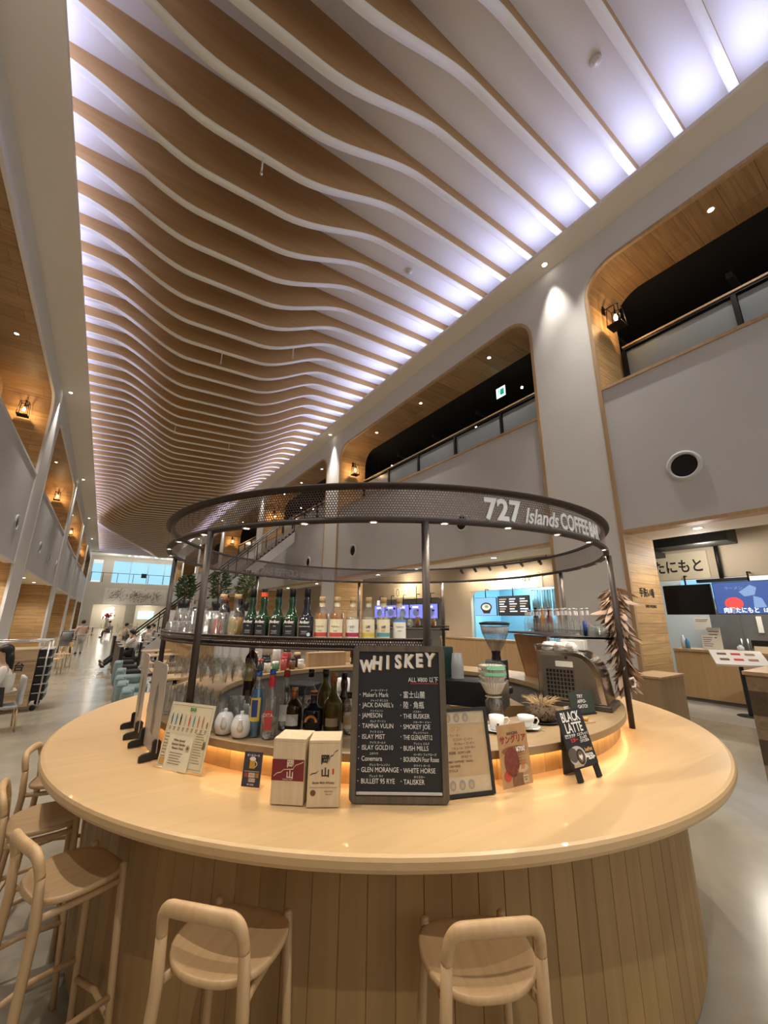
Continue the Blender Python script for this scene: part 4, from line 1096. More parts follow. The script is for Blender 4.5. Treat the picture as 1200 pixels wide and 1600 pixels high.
# ---- black latte A-board
c, h, wd = plane_frame((1.925, 1.192, 1.040), (2.095, 1.181, 1.040))
t = thing('a_board', 'little black A-frame sign lettered BLACK LATTE with a coffee photo', 'sign', c, h)
A = R(17); W, H = wd + .02, .300
obj('panel', lean(sheet(W, H - .05, .010, .05, .012), A), mat('matte_black', (.02, .02, .024), .7, var=.2), t)
b = MB(); b.box((-W/2 + .005, 0, 0), (-W/2 + .04, .010, .055)); obj('leg', lean(b, A), black_plastic, t)
b = MB(); b.box((W/2 - .04, 0, 0), (W/2 - .005, .010, .055)); obj('leg', lean(b, A), black_plastic, t)
b = MB(); b.add([(-W*.3, .100, 0), (W*.3, .100, 0), (W*.3, .094, .27), (-W*.3, .094, .27), (-W*.3, .108, 0), (W*.3, .108, 0), (W*.3, .102, .27), (-W*.3, .102, .27)], [(0, 1, 2, 3), (7, 6, 5, 4), (0, 4, 5, 1), (1, 5, 6, 2), (2, 6, 7, 3), (3, 7, 4, 0)]); obj('back_panel', b, black_plastic, t)
ptxt(t, 'BLACK', .060, A, -.005, .264, chalk, bold=.0012, sx=.78); ptxt(t, 'LATTE', .060, A, -.003, .216, chalk, bold=.0012, sx=.78)
ptxt(t, '\u6df1\u7115\u308a\u30e9\u30c6', .016, A, -.05, .184, chalk, bold=.0006); ptxt(t, '\u30d3\u30bf\u30fc', .019, A, -.03, .165, red_ink, bold=.001); ptxt(t, '\u30a8\u30b9\u30d7\u30ec\u30c3\u30bd\n\u305f\u3063\u3077\u308a\n\u30b3\u30af\u3068\u7518\u307f', .0145, A, .045, .170, chalk, bold=.0004)
ppoly(t, 'photo_cream', disc(-.042, .100, .062, .042), A, mat('photo_grey', (.50, .47, .44), .5), .0012); ppoly(t, 'photo_dark', disc(-.072, .108, .034, .030), A, mat('photo_shadow', (.10, .085, .075), .5), .0015)
ppoly(t, 'photo_cup', disc(-.022, .096, .030, .032), A, ink, .0018); ppoly(t, 'photo_milk', disc(-.022, .096, .022, .024), A, brown_ink, .0021); ppoly(t, 'photo_heart', [(-.022, .080), (-.008, .096), (-.012, .106), (-.022, .100), (-.032, .106), (-.036, .096)], A, white_china, .0024); ppoly(t, 'photo_table', rect(-.09, .058, -.02, .070), A, mat('photo_tan', (.50, .34, .2), .5), .0016)
ptxt(t, 'Ice/Hot', .022, A, .052, .118, gold_chalk, bold=.0006, sx=.85); ptxt(t, '\u00a5650-', .036, A, .050, .088, chalk, bold=.0014, sx=.80)

# ---- two acrylic dividers on black feet at the left of the counter
smoke = mat('frosted_divider', (.50, .465, .43), .35, var=.04, trans=.15)
ghost = mat('divider_print', (.20, .19, .18), .5, var=.5, scale=40)
for (P0, P1, hh, lab) in (((.335, 2.590, ZT), (.303, 2.890, ZT), .455, 'rounded grey acrylic divider nearest the cream menu, on black feet'), ((.287, 3.080, ZT), (.281, 3.360, ZT), .470, 'rounded grey acrylic divider farther along the counter, on black feet')):
    c, h, wd = plane_frame(P1, P0)
    t = thing('divider', lab, 'divider', c, h)
    b = sheet(wd + .03, hh, .004, .01, .035); obj('panel', b, smoke, t)
    pr = [(-.02, .10), (.03, .09), (.05, .16), (.03, .22), (.045, .30), (.02, .36), (-.01, .33), (-.03, .25), (-.02, .18)]
    b = MB(); b.add([(x, -.001, z) for x, z in pr], [tuple(range(len(pr)))]); obj('print', b, ghost, t)
    for x in (-wd/2, wd/2):
        b = MB()
        prof = [(-.075, 0), (.04, 0), (.04, .016), (.022, .03), (.022, .085), (.010, .095), (-.012, .095), (-.02, .085), (-.02, .04), (-.06, .034), (-.075, .024)]
        n = len(prof)
        b.add([(x - .011, y, z) for y, z in prof] + [(x + .011, y, z) for y, z in prof], [tuple(range(n)), tuple(reversed(range(n, 2*n)))] + [(i, n+i, n+(i+1) % n, (i+1) % n) for i in range(n)])
        obj('foot', b, black_plastic, t, bevel=.003)

# ================================================================== THINGS ON THE LEDGE
def tea_pot(label, loc, rz):
    t = thing('creamer_pot', label, 'pot', loc, rz)
    b = MB(); b.lathe([(0, .001), (.030, .001), (.043, .012), (.050, .04), (.049, .065), (.040, .088), (.036, .094), (.033, .094), (.036, .085), (0, .03)], 24); obj('body', b, white_china, t)
    b = MB(); b.lathe([(.036, .0945), (.030, .102), (.010, .106), (.008, .112), (.011, .118), (.006, .123), (0, .123)], 20); obj('lid', b, white_china, t)
    b = MB(); b.tube([(.036, 0, .045), (.054, 0, .062), (.058, 0, .085), (.066, 0, .097)], [.019, .013, .009, .006], 12); obj('spout', b, white_china, t)
    b = MB(); b.tube([(-.044, 0, .075), (-.07, 0, .078), (-.075, 0, .05), (-.06, 0, .03), (-.045, 0, .03)], .005, 10); obj('handle', b, white_china, t)
    return t
for (px, lab) in (((0.608, 2.340, 1.180), 'white china pot at the left of the pair by the blue bottle'), ((0.664, 2.236, 1.180), 'white china pot in front, touching the blue bottle')):
    tea_pot(lab, px, facing(px, .9))
tea_pot('white china pot behind the front pair', (0.744, 2.494, 1.180), facing((0.744, 2.494, 1.180), .2))
b = MB(); b.lathe([(0, .002), (.032, .002), (.048, .12), (.046, .12), (.030, .01), (0, .01)], 24)
tag(obj('white_vessel', b, white_china, loc=(0.739, 2.637, 1.180)), 'white flared jug standing behind the china pots', 'jug')

def cup_and_saucer(label, loc, rz, tall):
    t = thing('coffee_cup', label, 'cup', loc, rz)
    if tall: p = [(0, .010), (.032, .010), (.036, .016), (.041, .078), (.038, .078), (.033, .02), (0, .02)]
    else: p = [(0, .010), (.022, .010), (.028, .016), (.043, .045), (.047, .066), (.044, .066), (.038, .04), (0, .018)]
    b = MB(); b.lathe(p, 28); obj('body', b, white_china, t)
    h = p[3 if tall else 4][1]
    b = MB(); b.tube([(.038, 0, h - .012), (.060, 0, h - .010), (.068, 0, h - .026), (.058, 0, h - .044), (.036, 0, h - .048)], .0042, 10); obj('handle', b, white_china, t)
    if tall:
        b = MB(); b.add([(-.005 + x, -.0412, z) for x, z in ((-.006, .034), (.006, .034), (.006, .046), (-.006, .046))], [(0, 1, 2, 3)]); obj('printed_mark', b, ink, t)
    s = thing('saucer', label.replace('cup', 'saucer').replace('on a saucer', 'under its cup'), 'saucer', loc, rz)
    b = MB(); b.lathe([(0, .001), (.035, .001), (.072, .012), (.074, .014), (.072, .016), (.034, .006), (0, .006)], 32); obj('plate', b, white_china, s)
    t.location.z += .002; s.location.z += .001
    return t
cup_and_saucer('tall white coffee cup with a small black mark, on a saucer by the jar', (1.855, 1.602, 1.180), R(-35), True)
cup_and_saucer('wide white coffee cup on a saucer beside the dried pine cone', (2.035, 1.547, 1.180), R(-38), False)
b = MB(); b.tube([(-.06, 0, .018), (.0, 0, .019), (.045, 0, .018)], .003, 8); b.sphere((.055, 0, .018), .010, 10, sc=(1, .7, .3))
L = (1.985, 1.475, 1.180); tag(obj('teaspoon', b, steel, loc=(L[0], L[1], L[2] + .002), rot=(0, 0, R(-60))), 'steel teaspoon resting on the saucer of the wide cup', 'spoon')

# jar of coffee beans with paper filters on it
L = (2.079, 1.809, 1.180)
t = thing('bean_jar', 'glass jar of dark coffee beans tied with twine', 'jar', L)
b = MB(); b.lathe([(0, .002), (.050, .002), (.056, .010), (.056, .10), (.046, .120), (.046, .135), (.043, .135), (.043, .12), (.053, .10), (.053, .012), (0, .01)], 24); obj('glass', b, glass_clear, t)
beans = mat('coffee_beans', (.045, .022, .012), .5, var=.6, scale=140, bump=1.0, bscale=160)
b = MB(); b.lathe([(0, .011), (.052, .012), (.052, .098), (.03, .104), (0, .106)], 22); obj('beans', b, beans, t)
b = MB(); b.lathe([(.047, .120), (.051, .124), (.047, .128)], 20); 
b.tube([(.05, 0, .124), (.07, .012, .115), (.075, .015, .09)], .0016, 6); b.tube([(-.05, -.01, .124), (-.068, -.02, .128), (-.08, -.016, .112)], .0016, 6); obj('twine', b, mat('jute_twine', (.42, .34, .22), .9), t)
filt = mat('filter_paper', (.78, .75, .68), .85, var=.05)
t = thing('filter_stack', 'stack of fluted white paper coffee filters wrapped in clear film on the bean jar', 'filters', (L[0], L[1], L[2] + .141))
t.scale = (1.12, 1.12, 1.05)
n = 56
for lay in range(4):
    z0 = .030 * lay
    vs = []
    for j, (r, z) in enumerate(((.036, 0), (.060, .05), (.070, .066))):
        for k in range(n): 
            rr = r + (.003 + .002*j) * (1 if k % 2 else -1); a = 2*pi*k/n; vs.append((rr*cos(a), rr*sin(a), z + z0))
    b = MB(); b.add(vs, [(j*n+k, j*n+(k+1) % n, (j+1)*n+(k+1) % n, (j+1)*n+k) for j in range(2) for k in range(n)] + [tuple(reversed(range(n)))])
    obj('filter', b, filt, t)
b = MB(); b.lathe([(.045, -.004), (.068, .05), (.078, .09), (.077, .160), (.05, .178), (0, .182)], 24); obj('film', b, acrylic, t)
b = MB(); b.lathe([(.079, .105), (.079, .122)], 24, a0=R(190), a1=R(300)); b.lathe([(.0785, .138), (.074, .160)], 24, a0=R(200), a1=R(290)); obj('green_print', b, mat('green_wrap_print', (.18, .48, .28), .6), t)

# black drawer cabinet under the cups, with a stack of plastic cups on it
b = MB(); b.box((-.19, -.15, 0), (.19, .15, .205))
c, h, wd = plane_frame((2.025, 2.376, 1.180), (2.274, 1.910, 1.180))
kb = thing('grinder_base_box', 'low black box with a steel right end behind the kraft paper board', 'box', (c[0], c[1], ZL + .001), h)
b = MB(); b.box((-wd/2, 0, 0), (wd/2, .22, .165)); obj('body', b, black_plastic, kb, bevel=.006)
b = MB(); b.box((wd/2 + .001, 0, 0), (wd/2 + .010, .22, .165)); obj('end_plate', b, steel, kb)
km = Matrix.Translation(kb.location) @ Matrix.Rotation(h, 4, 'Z')
CUPS = km @ Vector((-wd/2 + .20, .10, .167)); GRIND = km @ Vector((wd/2 + .02, .34, 0)); CART = km @ Vector((-wd/2 + .10, .16, .167))
t = thing('plastic_cup_stack', 'tall stack of clear grey plastic cups upside down on the black box', 'cups', CUPS)
for k in range(7):
    b = MB(); b.lathe([(.046, .012*k), (.036, .012*k + .10), (0, .012*k + .10)], 20); obj('cup', b, mat('grey_plastic', (.42, .43, .44), .35, trans=.3), t)
b = MB(); b.box((-.04, -.03, 0), (.04, .03, .21)); tag(obj('carton', b, mat('dark_green_carton', (.02, .055, .05), .5), loc=CART, rot=(0, 0, R(-20))), 'dark green carton standing behind the grey plastic cups', 'carton')
# coffee grinder
L = ((2.749, 2.338, 1.180)[0], (2.749, 2.338, 1.180)[1], ZL + .001)
t = thing('coffee_grinder', 'tall coffee grinder with a clear flared hopper and black lid', 'coffee grinder', L, R(-70))
b = MB(); b.box((-.09, -.10, 0), (.09, .10, .05)); b.box((-.075, -.07, .05), (.075, .07, .26)); obj('body', b, black_plastic, t, bevel=.01)
b = MB(); b.lathe([(.040, .255), (.034, .30), (.040, .33)], 20); obj('collar', b, black_plastic, t)
b = MB(); b.lathe([(.040, .325), (.068, .375), (.108, .47), (.122, .545), (.119, .545), (.105, .47), (.065, .377), (.038, .33)], 28); obj('hopper', b, glass_clear, t)
b = MB(); b.lathe([(0, .33), (.037, .335), (.075, .40), (.102, .465), (0, .475)], 24); obj('fill', b, clear('hopper_haze', (.80, .80, .82), edge=(.7, .7, .74)), t)
b = MB(); b.lathe([(.104, .467), (.116, .522), (.114, .525)], 24); obj('haze_band', b, mat('frosted_band', (.62, .64, .72), .5), t)
b = MB(); b.lathe([(.122, .540), (.127, .545), (.127, .556), (.07, .566), (0, .566)], 28); obj('lid', b, black_plastic, t)
b = MB(); b.tube([(0, -.07, .16), (0, -.16, .15), (0, -.21, .14)], [.045, .05, .05], 18); obj('chute', b, black_plastic, t)

# espresso machine
A0, A1 = (2.693, 1.884, 1.180), (2.829, 1.456, 1.180)
c, h, wd = plane_frame(A0, A1)
em = thing('espresso_machine', 'polished steel espresso machine with a rounded shoulder and square-holed side grille', 'espresso machine', (c[0] + .02, c[1] + .045, ZL + .001), h)
Hm = .365; dep = .30
prof = [(-wd/2, .035), (-wd/2, Hm), (wd*.10, Hm)]
prof += [(wd*.10 + wd*.35*sin(R(a)), Hm - .20 + .20*cos(R(a))) for a in range(12, 91, 13)]
prof += [(wd/2 - .005, .035)]
n = len(prof)
def side_prism(prof, y0, y1, m, name, par, bev=0):
    n = len(prof); b = MB()
    b.add([(x, y0, z) for x, z in prof] + [(x, y1, z) for x, z in prof], [tuple(range(n)), tuple(reversed(range(n, 2*n)))] + [(i, n+i, n+(i+1) % n, (i+1) % n) for i in range(n)])
    return obj(name, b, m, par, bevel=bev)
mirror = mat('polished_steel', (.56, .54, .51), .16, 1.0, var=.15, scale=4)
side_prism(prof, 0, dep, mirror, 'body', em, .006)
dark_steel = mat('grille_panel', (.30, .285, .265), .35, .9, var=.1)
gp = [(-wd*.42, .045), (-wd*.42, Hm - .03), (wd*.06, Hm - .03)] + [(wd*.06 + wd*.30*sin(R(a)), Hm - .21 + .18*cos(R(a))) for a in range(12, 91, 13)] + [(wd*.40, .045)]
side_prism(gp, -.006, .004, dark_steel, 'side_panel', em)
x0, x1, z0, z1 = -wd*.36, wd*.06, .055, .245
b = MB(); b.box((x0, -.0085, z0), (x1, -.0065, z1)); obj('grille_backing', b, black_plastic, em)
b = MB(); ng = 8
for k in range(ng + 1): b.box((x0 + (x1-x0)*k/ng - .003, -.012, z0), (x0 + (x1-x0)*k/ng + .003, -.008, z1))
for k in range(8): b.box((x0, -.0125, z0 + (z1-z0)*k/7 - .003), (x1, -.008, z0 + (z1-z0)*k/7 + .003))
obj('grille', b, dark_steel, em)
b = MB(); b.box((-wd*.20, -.0078, .262), (wd*.06, -.0062, .300)); obj('plate', b, white_paper, em)
b = MB(); b.sphere((-wd*.03, -.006, .325), .011, 12, sc=(1, .4, 1)); obj('knob', b, black_plastic, em)
b = MB(); b.box((-wd/2 - .01, -.02, 0), (wd/2 + .02, dep + .01, .034)); obj('base', b, mat('dark_base', (.10, .085, .075), .35, .6), em, bevel=.006)
b = MB(); 
for (a, c_) in (((-wd/2, 0), (wd*.08, 0)), ((-wd/2, dep), (wd*.08, dep)), ((-wd/2, 0), (-wd/2, dep))): b.tube([(a[0], a[1], Hm + .035), (c_[0], c_[1], Hm + .035)], .007, 8)
for x in (-wd/2, -wd*.2, wd*.08): b.tube([(x, 0, Hm), (x, 0, Hm + .035)], .005, 8)
obj('cup_rail', b, mirror, em)
rx = Matrix.Rotation(h, 4, 'Z')
def em_at(x, y, z): return tuple(Vector(em.location) + rx @ Vector((x, y, z)))
b = MB(); b.box((-.085, -.05, 0), (.085, .05, .075)); tag(obj('cup_tray', b, white_china, loc=em_at(wd*.0, .20, Hm + .002), rot=(0, 0, h), bevel=.006), 'white plastic tub on top of the espresso machine', 'tub')
first = None
for k in range(5):
    if k == 0:
        b = MB(); b.lathe([(.040, 0), (.043, .003), (.038, .040), (.024, .056), (.022, .060), (0, .060)], 20); b.tube([(.038, 0, .012), (.058, 0, .016), (.060, 0, .032), (.034, 0, .042)], .004, 8)
        first = obj('coffee_cup', b, white_china, loc=em_at(-wd*.34, .05, Hm + .002), rot=(0, 0, R(-20))); tag(first, 'white cup turned upside down on top of the espresso machine', 'cup', 'cups warming on the espresso machine')
    else:
        c_ = first.copy(); COL.objects.link(c_); c_.location = em_at(-wd*.34 + .085*k if k < 3 else -wd*.30 + .09*(k - 3), .05 if k < 3 else .14, Hm + .002)
place_glass('tumbler', 'tumbler', 'tumbler upside down behind the cups on the espresso machine', [em_at(-wd*.38 + .075*k, .23, Hm + .002) for k in range(3)], 'tumblers on the espresso machine', flip=True)

# dried pine cone on a black dish, small chalk sign, wooden tray
L = (2.249, 1.593, 1.180)
t = thing('dried_protea_head', 'large round dried cone with spiky straw top on a dark dish', 'dried cone', L)
b = MB(); b.lathe([(0, .002), (.085, .002), (.10, .012), (.098, .015), (.084, .006), (0, .006)], 30); obj('dish', b, black_plastic, t)
cone_m = mat('dried_cone', (.16, .11, .07), .9, var=.5, scale=45, bump=.6, bscale=70)
b = MB(); b.lathe([(0, .006), (.05, .010), (.078, .035), (.080, .06), (.062, .09), (.03, .108), (0, .11)], 30)
random.seed(3)
for k in range(130):
    a = random.random()*2*pi; zz = .02 + .075*random.random(); r = .078 if zz < .06 else .078 - (zz - .06)*.9
    p = Vector((r*cos(a), r*sin(a), zz)); q = p + Vector((cos(a)*.010, sin(a)*.010, .012)); b.tube([p*1.0, q], [.006, .001], 5)
obj('cone', b, cone_m, t)
b = MB()
for k in range(110):
    a = random.random()*2*pi; r = .05*random.random(); l = .05 + .05*random.random()
    p = Vector((r*cos(a), r*sin(a), .095)); d = Vector((cos(a)*(.4 + random.random()), sin(a)*(.4 + random.random()), .3 + .6*random.random())).normalized()
    b.tube([p, p + d*l*.6, p + d*l + Vector((0, 0, -.012))], [.0016, .0013, .0006], 4)
obj('straw', b, mat('straw', (.58, .42, .22), .85, var=.2, scale=50), t)
c, h, wd = plane_frame((2.540, 1.577, 1.180), (2.736, 1.535, 1.180))
t = thing('chalk_sign', 'small dark green chalk sign in front of the espresso machine', 'chalk sign', c, h)
obj('panel', lean(sheet(wd, .13, .006, .004), R(8)), mat('green_slate', (.035, .05, .042), .7, var=.2), t)
ptxt(t, 'TRY', .028, R(8), -.01, .105, chalk, bold=.0004); ptxt(t, 'AFFO-', .028, R(8), .0, .075, chalk, bold=.0004); ptxt(t, 'GATO!', .028, R(8), .0, .045, chalk, bold=.0004)
b = MB(); b.box((-wd/2, -.01, 0), (wd/2, .03, .006)); obj('foot', b, black_plastic, t)
b = MB(); b.box((-.075, -.02, 0), (.075, .02, .008)); tag(obj('wooden_tray', b, stool_oak, loc=(2.429, 1.444, 1.180), rot=(0, 0, h)), 'small pale wooden tray in front of the green chalk sign', 'tray')
b = MB(); b.sphere((0, 0, .012), .013, 12, sc=(1.6, 1, .9)); tag(obj('cookie', b, mat('golden_cookie', (.55, .32, .10), .6), loc=(Vector((2.457, 1.443, 1.180)) + Vector((0, 0, .008)))), 'golden cookie on the small wooden tray', 'cookie')
b = MB(); b.box((-.02, 0, 0), (.02, .002, .05)); o = tag(obj('price_tag', b, white_paper, loc=(2.545, 1.614, 1.180), rot=(R(-6), 0, h)), 'little white price card beside the green chalk sign', 'card')

# ---- inside the bar
b = MB(); b.box((-.52, -.32, 0), (.52, .32, .92)); t = thing('work_counter', 'black work counter inside the bar behind the bottles', 'counter', (1.72, 3.36, 0), R(38)); obj('cabinet', b, black_plastic, t, bevel=.006)
b = MB(); b.box((-.54, -.34, .921), (.54, .34, .95)); obj('top', b, mat('dark_worktop', (.03, .03, .032), .3), t)
b = MB(); b.lathe([(0, .002), (.055, .002), (.085, .055), (.081, .055), (.052, .01), (0, .008)], 26)
tag(obj('bowl', b, white_china, loc=(1.62, 3.28, .951)), 'white bowl on the black work counter inside the bar', 'bowl')
b = MB(); b.lathe([(0, .001), (.05, .001), (.062, .012), (.059, .012), (.048, .004), (0, .004)], 22); tag(obj('small_dish', b, white_china, loc=(1.82, 3.30, .951)), 'small white dish beside the bowl inside the bar', 'dish')
t = thing('coffee_maker', 'black coffee maker on the work counter behind the hanging glasses', 'coffee maker', (1.38, 3.10, .951), R(38))
b = MB(); b.box((-.10, -.11, 0), (.10, .11, .03)); b.box((-.10, .03, .03), (.10, .11, .30)); b.box((-.10, -.11, .25), (.10, .11, .32)); obj('body', b, black_plastic, t, bevel=.008)
b = MB(); b.lathe([(0, .033), (.06, .035), (.07, .09), (.05, .16), (.045, .17)], 20); obj('carafe', b, glass_clear, t)
t = thing('ice_pail', 'brushed steel pail on the work counter inside the bar', 'pail', (1.58, 3.06, .951)); b = MB(); b.lathe([(0, .002), (.06, .002), (.075, .16), (.072, .16), (.057, .01), (0, .01)], 24); obj('body', b, steel, t)
# things on the far ledge
random.seed(11)
far = [(96, 'jar', 'dark jar with a cork lid on the far ledge'), (101, 'can', 'red tin on the far ledge beside the dark jar'), (106, 'jar2', 'white lidded jar on the far ledge'), (111, 'bottle', 'slim dark bottle on the far ledge'), (117, 'can2', 'steel canister on the far ledge')]
for i, (tt, k_, lab) in enumerate(far):
    cc = [(.05, .03, .02), (.42, .06, .05), (.72, .70, .66), (.03, .03, .035), (.55, .54, .52)][i]
    t = thing('storage_jar', lab, 'jar', pol(1.66, tt, ZL)); r = .045 + .008*(i % 2); hh = .13 + .04*(i % 3)
    b = MB(); b.lathe([(0, .001), (r, .001), (r, hh), (r*.8, hh + .015), (0, hh + .015)], 18); obj('body', b, mat('jar_body', cc, .35, metal=1.0 if i == 4 else 0), t)
    b = MB(); b.lathe([(r*.85, hh + .016), (r*.85, hh + .04), (0, hh + .04)], 18); obj('lid', b, cork if i % 2 == 0 else black_cap, t)
b = MB(); b.box((-.25, -.05, 0), (.25, .05, .16)); tag(obj('wooden_crate', b, trim_oak, loc=pol(1.62, 83, ZL + .001), rot=(0, 0, R(-6))), 'brown wooden crate on the far ledge behind the bottles', 'crate')
dark_b = bottle_profile(.036, .15, .06, .0145, .27)
names_d = ['dark bottle leftmost of the row of four on the far ledge', 'second dark bottle from the left in the far ledge row', 'third dark bottle from the left in the far ledge row', 'rightmost dark bottle of the row of four on the far ledge']
for k in range(4): bottle(names_d[k], pol(1.70, 70 - 3.2*k, ZL), dark_b, brown_glass, (.016, .24, .272), black_cap, [(.03, .08, .8, white_label)])
b = MB()
for k in range(6): b.lathe([(.055, .014*k), (.055, .014*k + .012)], 20); 
b.lathe([(.055, .09), (.052, .10), (0, .10)], 20)
tag(obj('plate_stack', b, white_china, loc=(1.65, 2.62, ZL - .25)), 'stack of white plates inside the bar near the blackboard', 'plates')
# sloping wooden hatch board beside the espresso machine
t = thing('hatch_board', 'brown wooden board leaning behind the espresso machine by the right post', 'board', (3.78, 2.62, ZL + .004), R(68))
b = MB(); b.box((-.30, 0, 0), (.30, .02, .44)); obj('panel', lean(b, R(14)), wood('hatch_wood', (.42, .22, .09), (.33, .165, .065), 'Z', .5), t)
b = MB(); b.box((.285, -.004, 0), (.302, .024, .44)); obj('edge_strip', lean(b, R(14)), trim_oak, t)

# ---- dried flowers hanging on the right post
L0 = Vector(pol(1.885, -60, 2.02))
t = thing('dried_bouquet', 'long bunch of dried leaves and flowers hanging upside down by the right canopy post', 'dried flowers', (L0.x + .10, L0.y + .03, L0.z))
random.seed(5)
leafm = [mat('dried_leaf_pink', (.52, .38, .30), .85, var=.2, scale=30), mat('dried_leaf_brown', (.22, .13, .08), .85, var=.3, scale=30), mat('dried_leaf_straw', (.60, .44, .26), .85, var=.2, scale=30)]
def leaf(b, p, d, l, w, mi=0):
    d = d.normalized(); s_ = d.cross(Vector((random.uniform(-1, 1), random.uniform(-1, 1), .3))).normalized(); n_ = s_.cross(d)
    P = [p, p + d*l*.35 + s_*w, p + d*l*.7 + s_*w*.7 + n_*l*.10, p + d*l + n_*l*.2, p + d*l*.7 - s_*w*.7 + n_*l*.10, p + d*l*.35 - s_*w, p + d*l*.4 + n_*w*.5]
    b.add([tuple(q) for q in P], [(0, 1, 6), (1, 2, 6), (2, 3, 6), (3, 4, 6), (4, 5, 6), (5, 0, 6)], 0, True)
for mi, (nm, cnt, lo, hi, wd) in enumerate((('pale_leaves', 80, .09, .17, .022), ('brown_leaves', 260, .05, .13, .009), ('straw_flowers', 80, .04, .09, .011))):
    b = MB()
    for k in range(cnt):
        zz = -.72*(k + random.random())/cnt; r = .020 + .050*sin(pi*min(1, (-zz + .12)/.75))
        a = random.random()*2*pi
        p = Vector((r*.55*cos(a), r*.55*sin(a), zz)); d = Vector((cos(a)*.55, sin(a)*.55, random.uniform(-1.3, -.2)))
        leaf(b, p, d, random.uniform(lo, hi), wd*random.uniform(.6, 1.3))
    o = obj(nm, b, leafm[mi], t); o['kind'] = 'stuff'
b = MB()
for k in range(22): b.tube([(random.uniform(-.015, .015), random.uniform(-.015, .015), .12), (random.uniform(-.03, .03), random.uniform(-.03, .03), -.3), (random.uniform(-.06, .06), random.uniform(-.06, .06), -.75)], .0018, 4)
obj('stems', b, leafm[1], t)
b = MB(); b.tube([(-.078, -.03, .10), (0, 0, .12), (0, 0, .04)], .003, 6); obj('hanging_string', b, mat('string', (.5, .42, .3), .9), t)
b = MB(); b.tube([(0, 0, 0), (.035, .0, .01), (.05, 0, -.02), (.04, 0, -.05), (.015, 0, -.05)], .007, 10)
tag(obj('white_hook', b, white_china, loc=pol(1.925, -60, 1.36), rot=(0, 0, R(-20))), 'white plastic hook clipped to the right canopy post', 'hook')

# more of the clutter inside the bar
mug = None
for k, (x, y, z, lab) in enumerate(((1.40, 2.52, ZL + .001, 'white mug at the bottom left of the stacked mugs beside the blackboard'), (1.51, 2.46, ZL + .001, 'white mug at the bottom right of the stacked mugs beside the blackboard'), (1.405, 2.515, ZL + .098, 'white mug on top of the left stacked mug'), (1.512, 2.455, ZL + .098, 'white mug on top of the right stacked mug'))):
    if mug is None:
        mug = thing('mug', lab, 'mug', (x, y, z), R(150))
        b = MB(); b.lathe([(0, .001), (.040, .001), (.044, .006), (.044, .094), (.041, .094), (.040, .008), (0, .008)], 22); obj('body', b, white_china, mug)
        b = MB(); b.tube([(.042, 0, .075), (.070, 0, .072), (.074, 0, .045), (.066, 0, .024), (.042, 0, .022)], .005, 8); obj('handle', b, white_china, mug)
    else: dup(mug, (x, y, z), R(150 + 25*k), lab)
b = MB(); b.box((-.16, -.10, -.02), (.16, .10, 0)); b.box((-.15, -.09, -1.18), (-.13, -.07, -.02)); b.box((.13, .07, -1.18), (.15, .09, -.02)); b.box((.13, -.09, -1.18), (.15, -.07, -.02)); b.box((-.15, .07, -1.18), (-.13, .09, -.02))
tag(obj('mug_stand', b, black_metal, loc=(1.455, 2.485, ZL)), 'slim black stand under the stacked white mugs inside the bar', 'stand')
pit = MB(); pit.lathe([(0, .002), (.036, .002), (.048, .05), (.040, .11), (.046, .13), (.043, .13), (.037, .11), (.044, .05), (.033, .008), (0, .008)], 20); pit.tube([(.042, 0, .11), (.075, 0, .10), (.078, 0, .06), (.046, 0, .045)], .005, 8)
for k, (tt, r, lab) in enumerate(((-150.5, 1.52, 'clear glass jug behind the red-capped gin bottle'), (-146.5, 1.45, 'clear glass jug behind the black-capped bottle'))):
    q = MB(); q.v = list(pit.v); q.f = list(pit.f); q.m = list(pit.m); q.s = list(pit.s)
    tag(obj('glass_jug', q, glass_clear, loc=pol(r, tt, ZL + .001), rot=(0, 0, R(70 + 30*k))), lab, 'jug')
random.seed(31)
small = [('small clear jar of sugar sticks on the far ledge', (.60, .52, .42)), ('small brown spice jar on the far ledge', (.16, .08, .04)), ('small red-lidded jar on the far ledge', (.40, .08, .06)), ('small green tea caddy on the far ledge', (.10, .20, .10)), ('small cream canister on the far ledge', (.62, .56, .44)), ('small black canister on the far ledge', (.03, .03, .03))]
for k, (lab, cc) in enumerate(small):
    t = thing('small_jar', lab, 'jar', pol(1.52, 97 + 4.4*k, ZL + .001)); hh = .08 + .02*(k % 3)
    b = MB(); b.lathe([(0, .001), (.034, .001), (.036, .006), (.036, hh), (0, hh)], 16); obj('body', b, mat('small_jar', cc, .3), t)
    b = MB(); b.lathe([(.037, hh + .001), (.037, hh + .022), (0, hh + .022)], 16); obj('lid', b, [white_china, black_cap, red_cap][k % 3], t)
c, h, wd = plane_frame((3.022, 2.378, 1.180), (3.086, 2.198, 1.180))
b = MB(); b.box((-.11, -.07, 0), (.11, .07, .06)); b.box((-.07, -.05, .06), (.03, .05, .15)); tag(obj('napkin_dispenser', b, white_paper, loc=(2.75, 2.55, ZL - .08), rot=(0, 0, R(-30)), bevel=.006), 'white napkin dispenser inside the bar behind the black grinder chute', 'napkin dispenser')
b = MB(); b.box((-.30, -.22, 0), (.30, .22, ZL - .082)); tag(obj('side_cabinet', b, stave_oak, loc=(2.75, 2.55, 0), rot=(0, 0, R(-30))), 'wooden cabinet inside the bar under the napkin dispenser', 'cabinet')

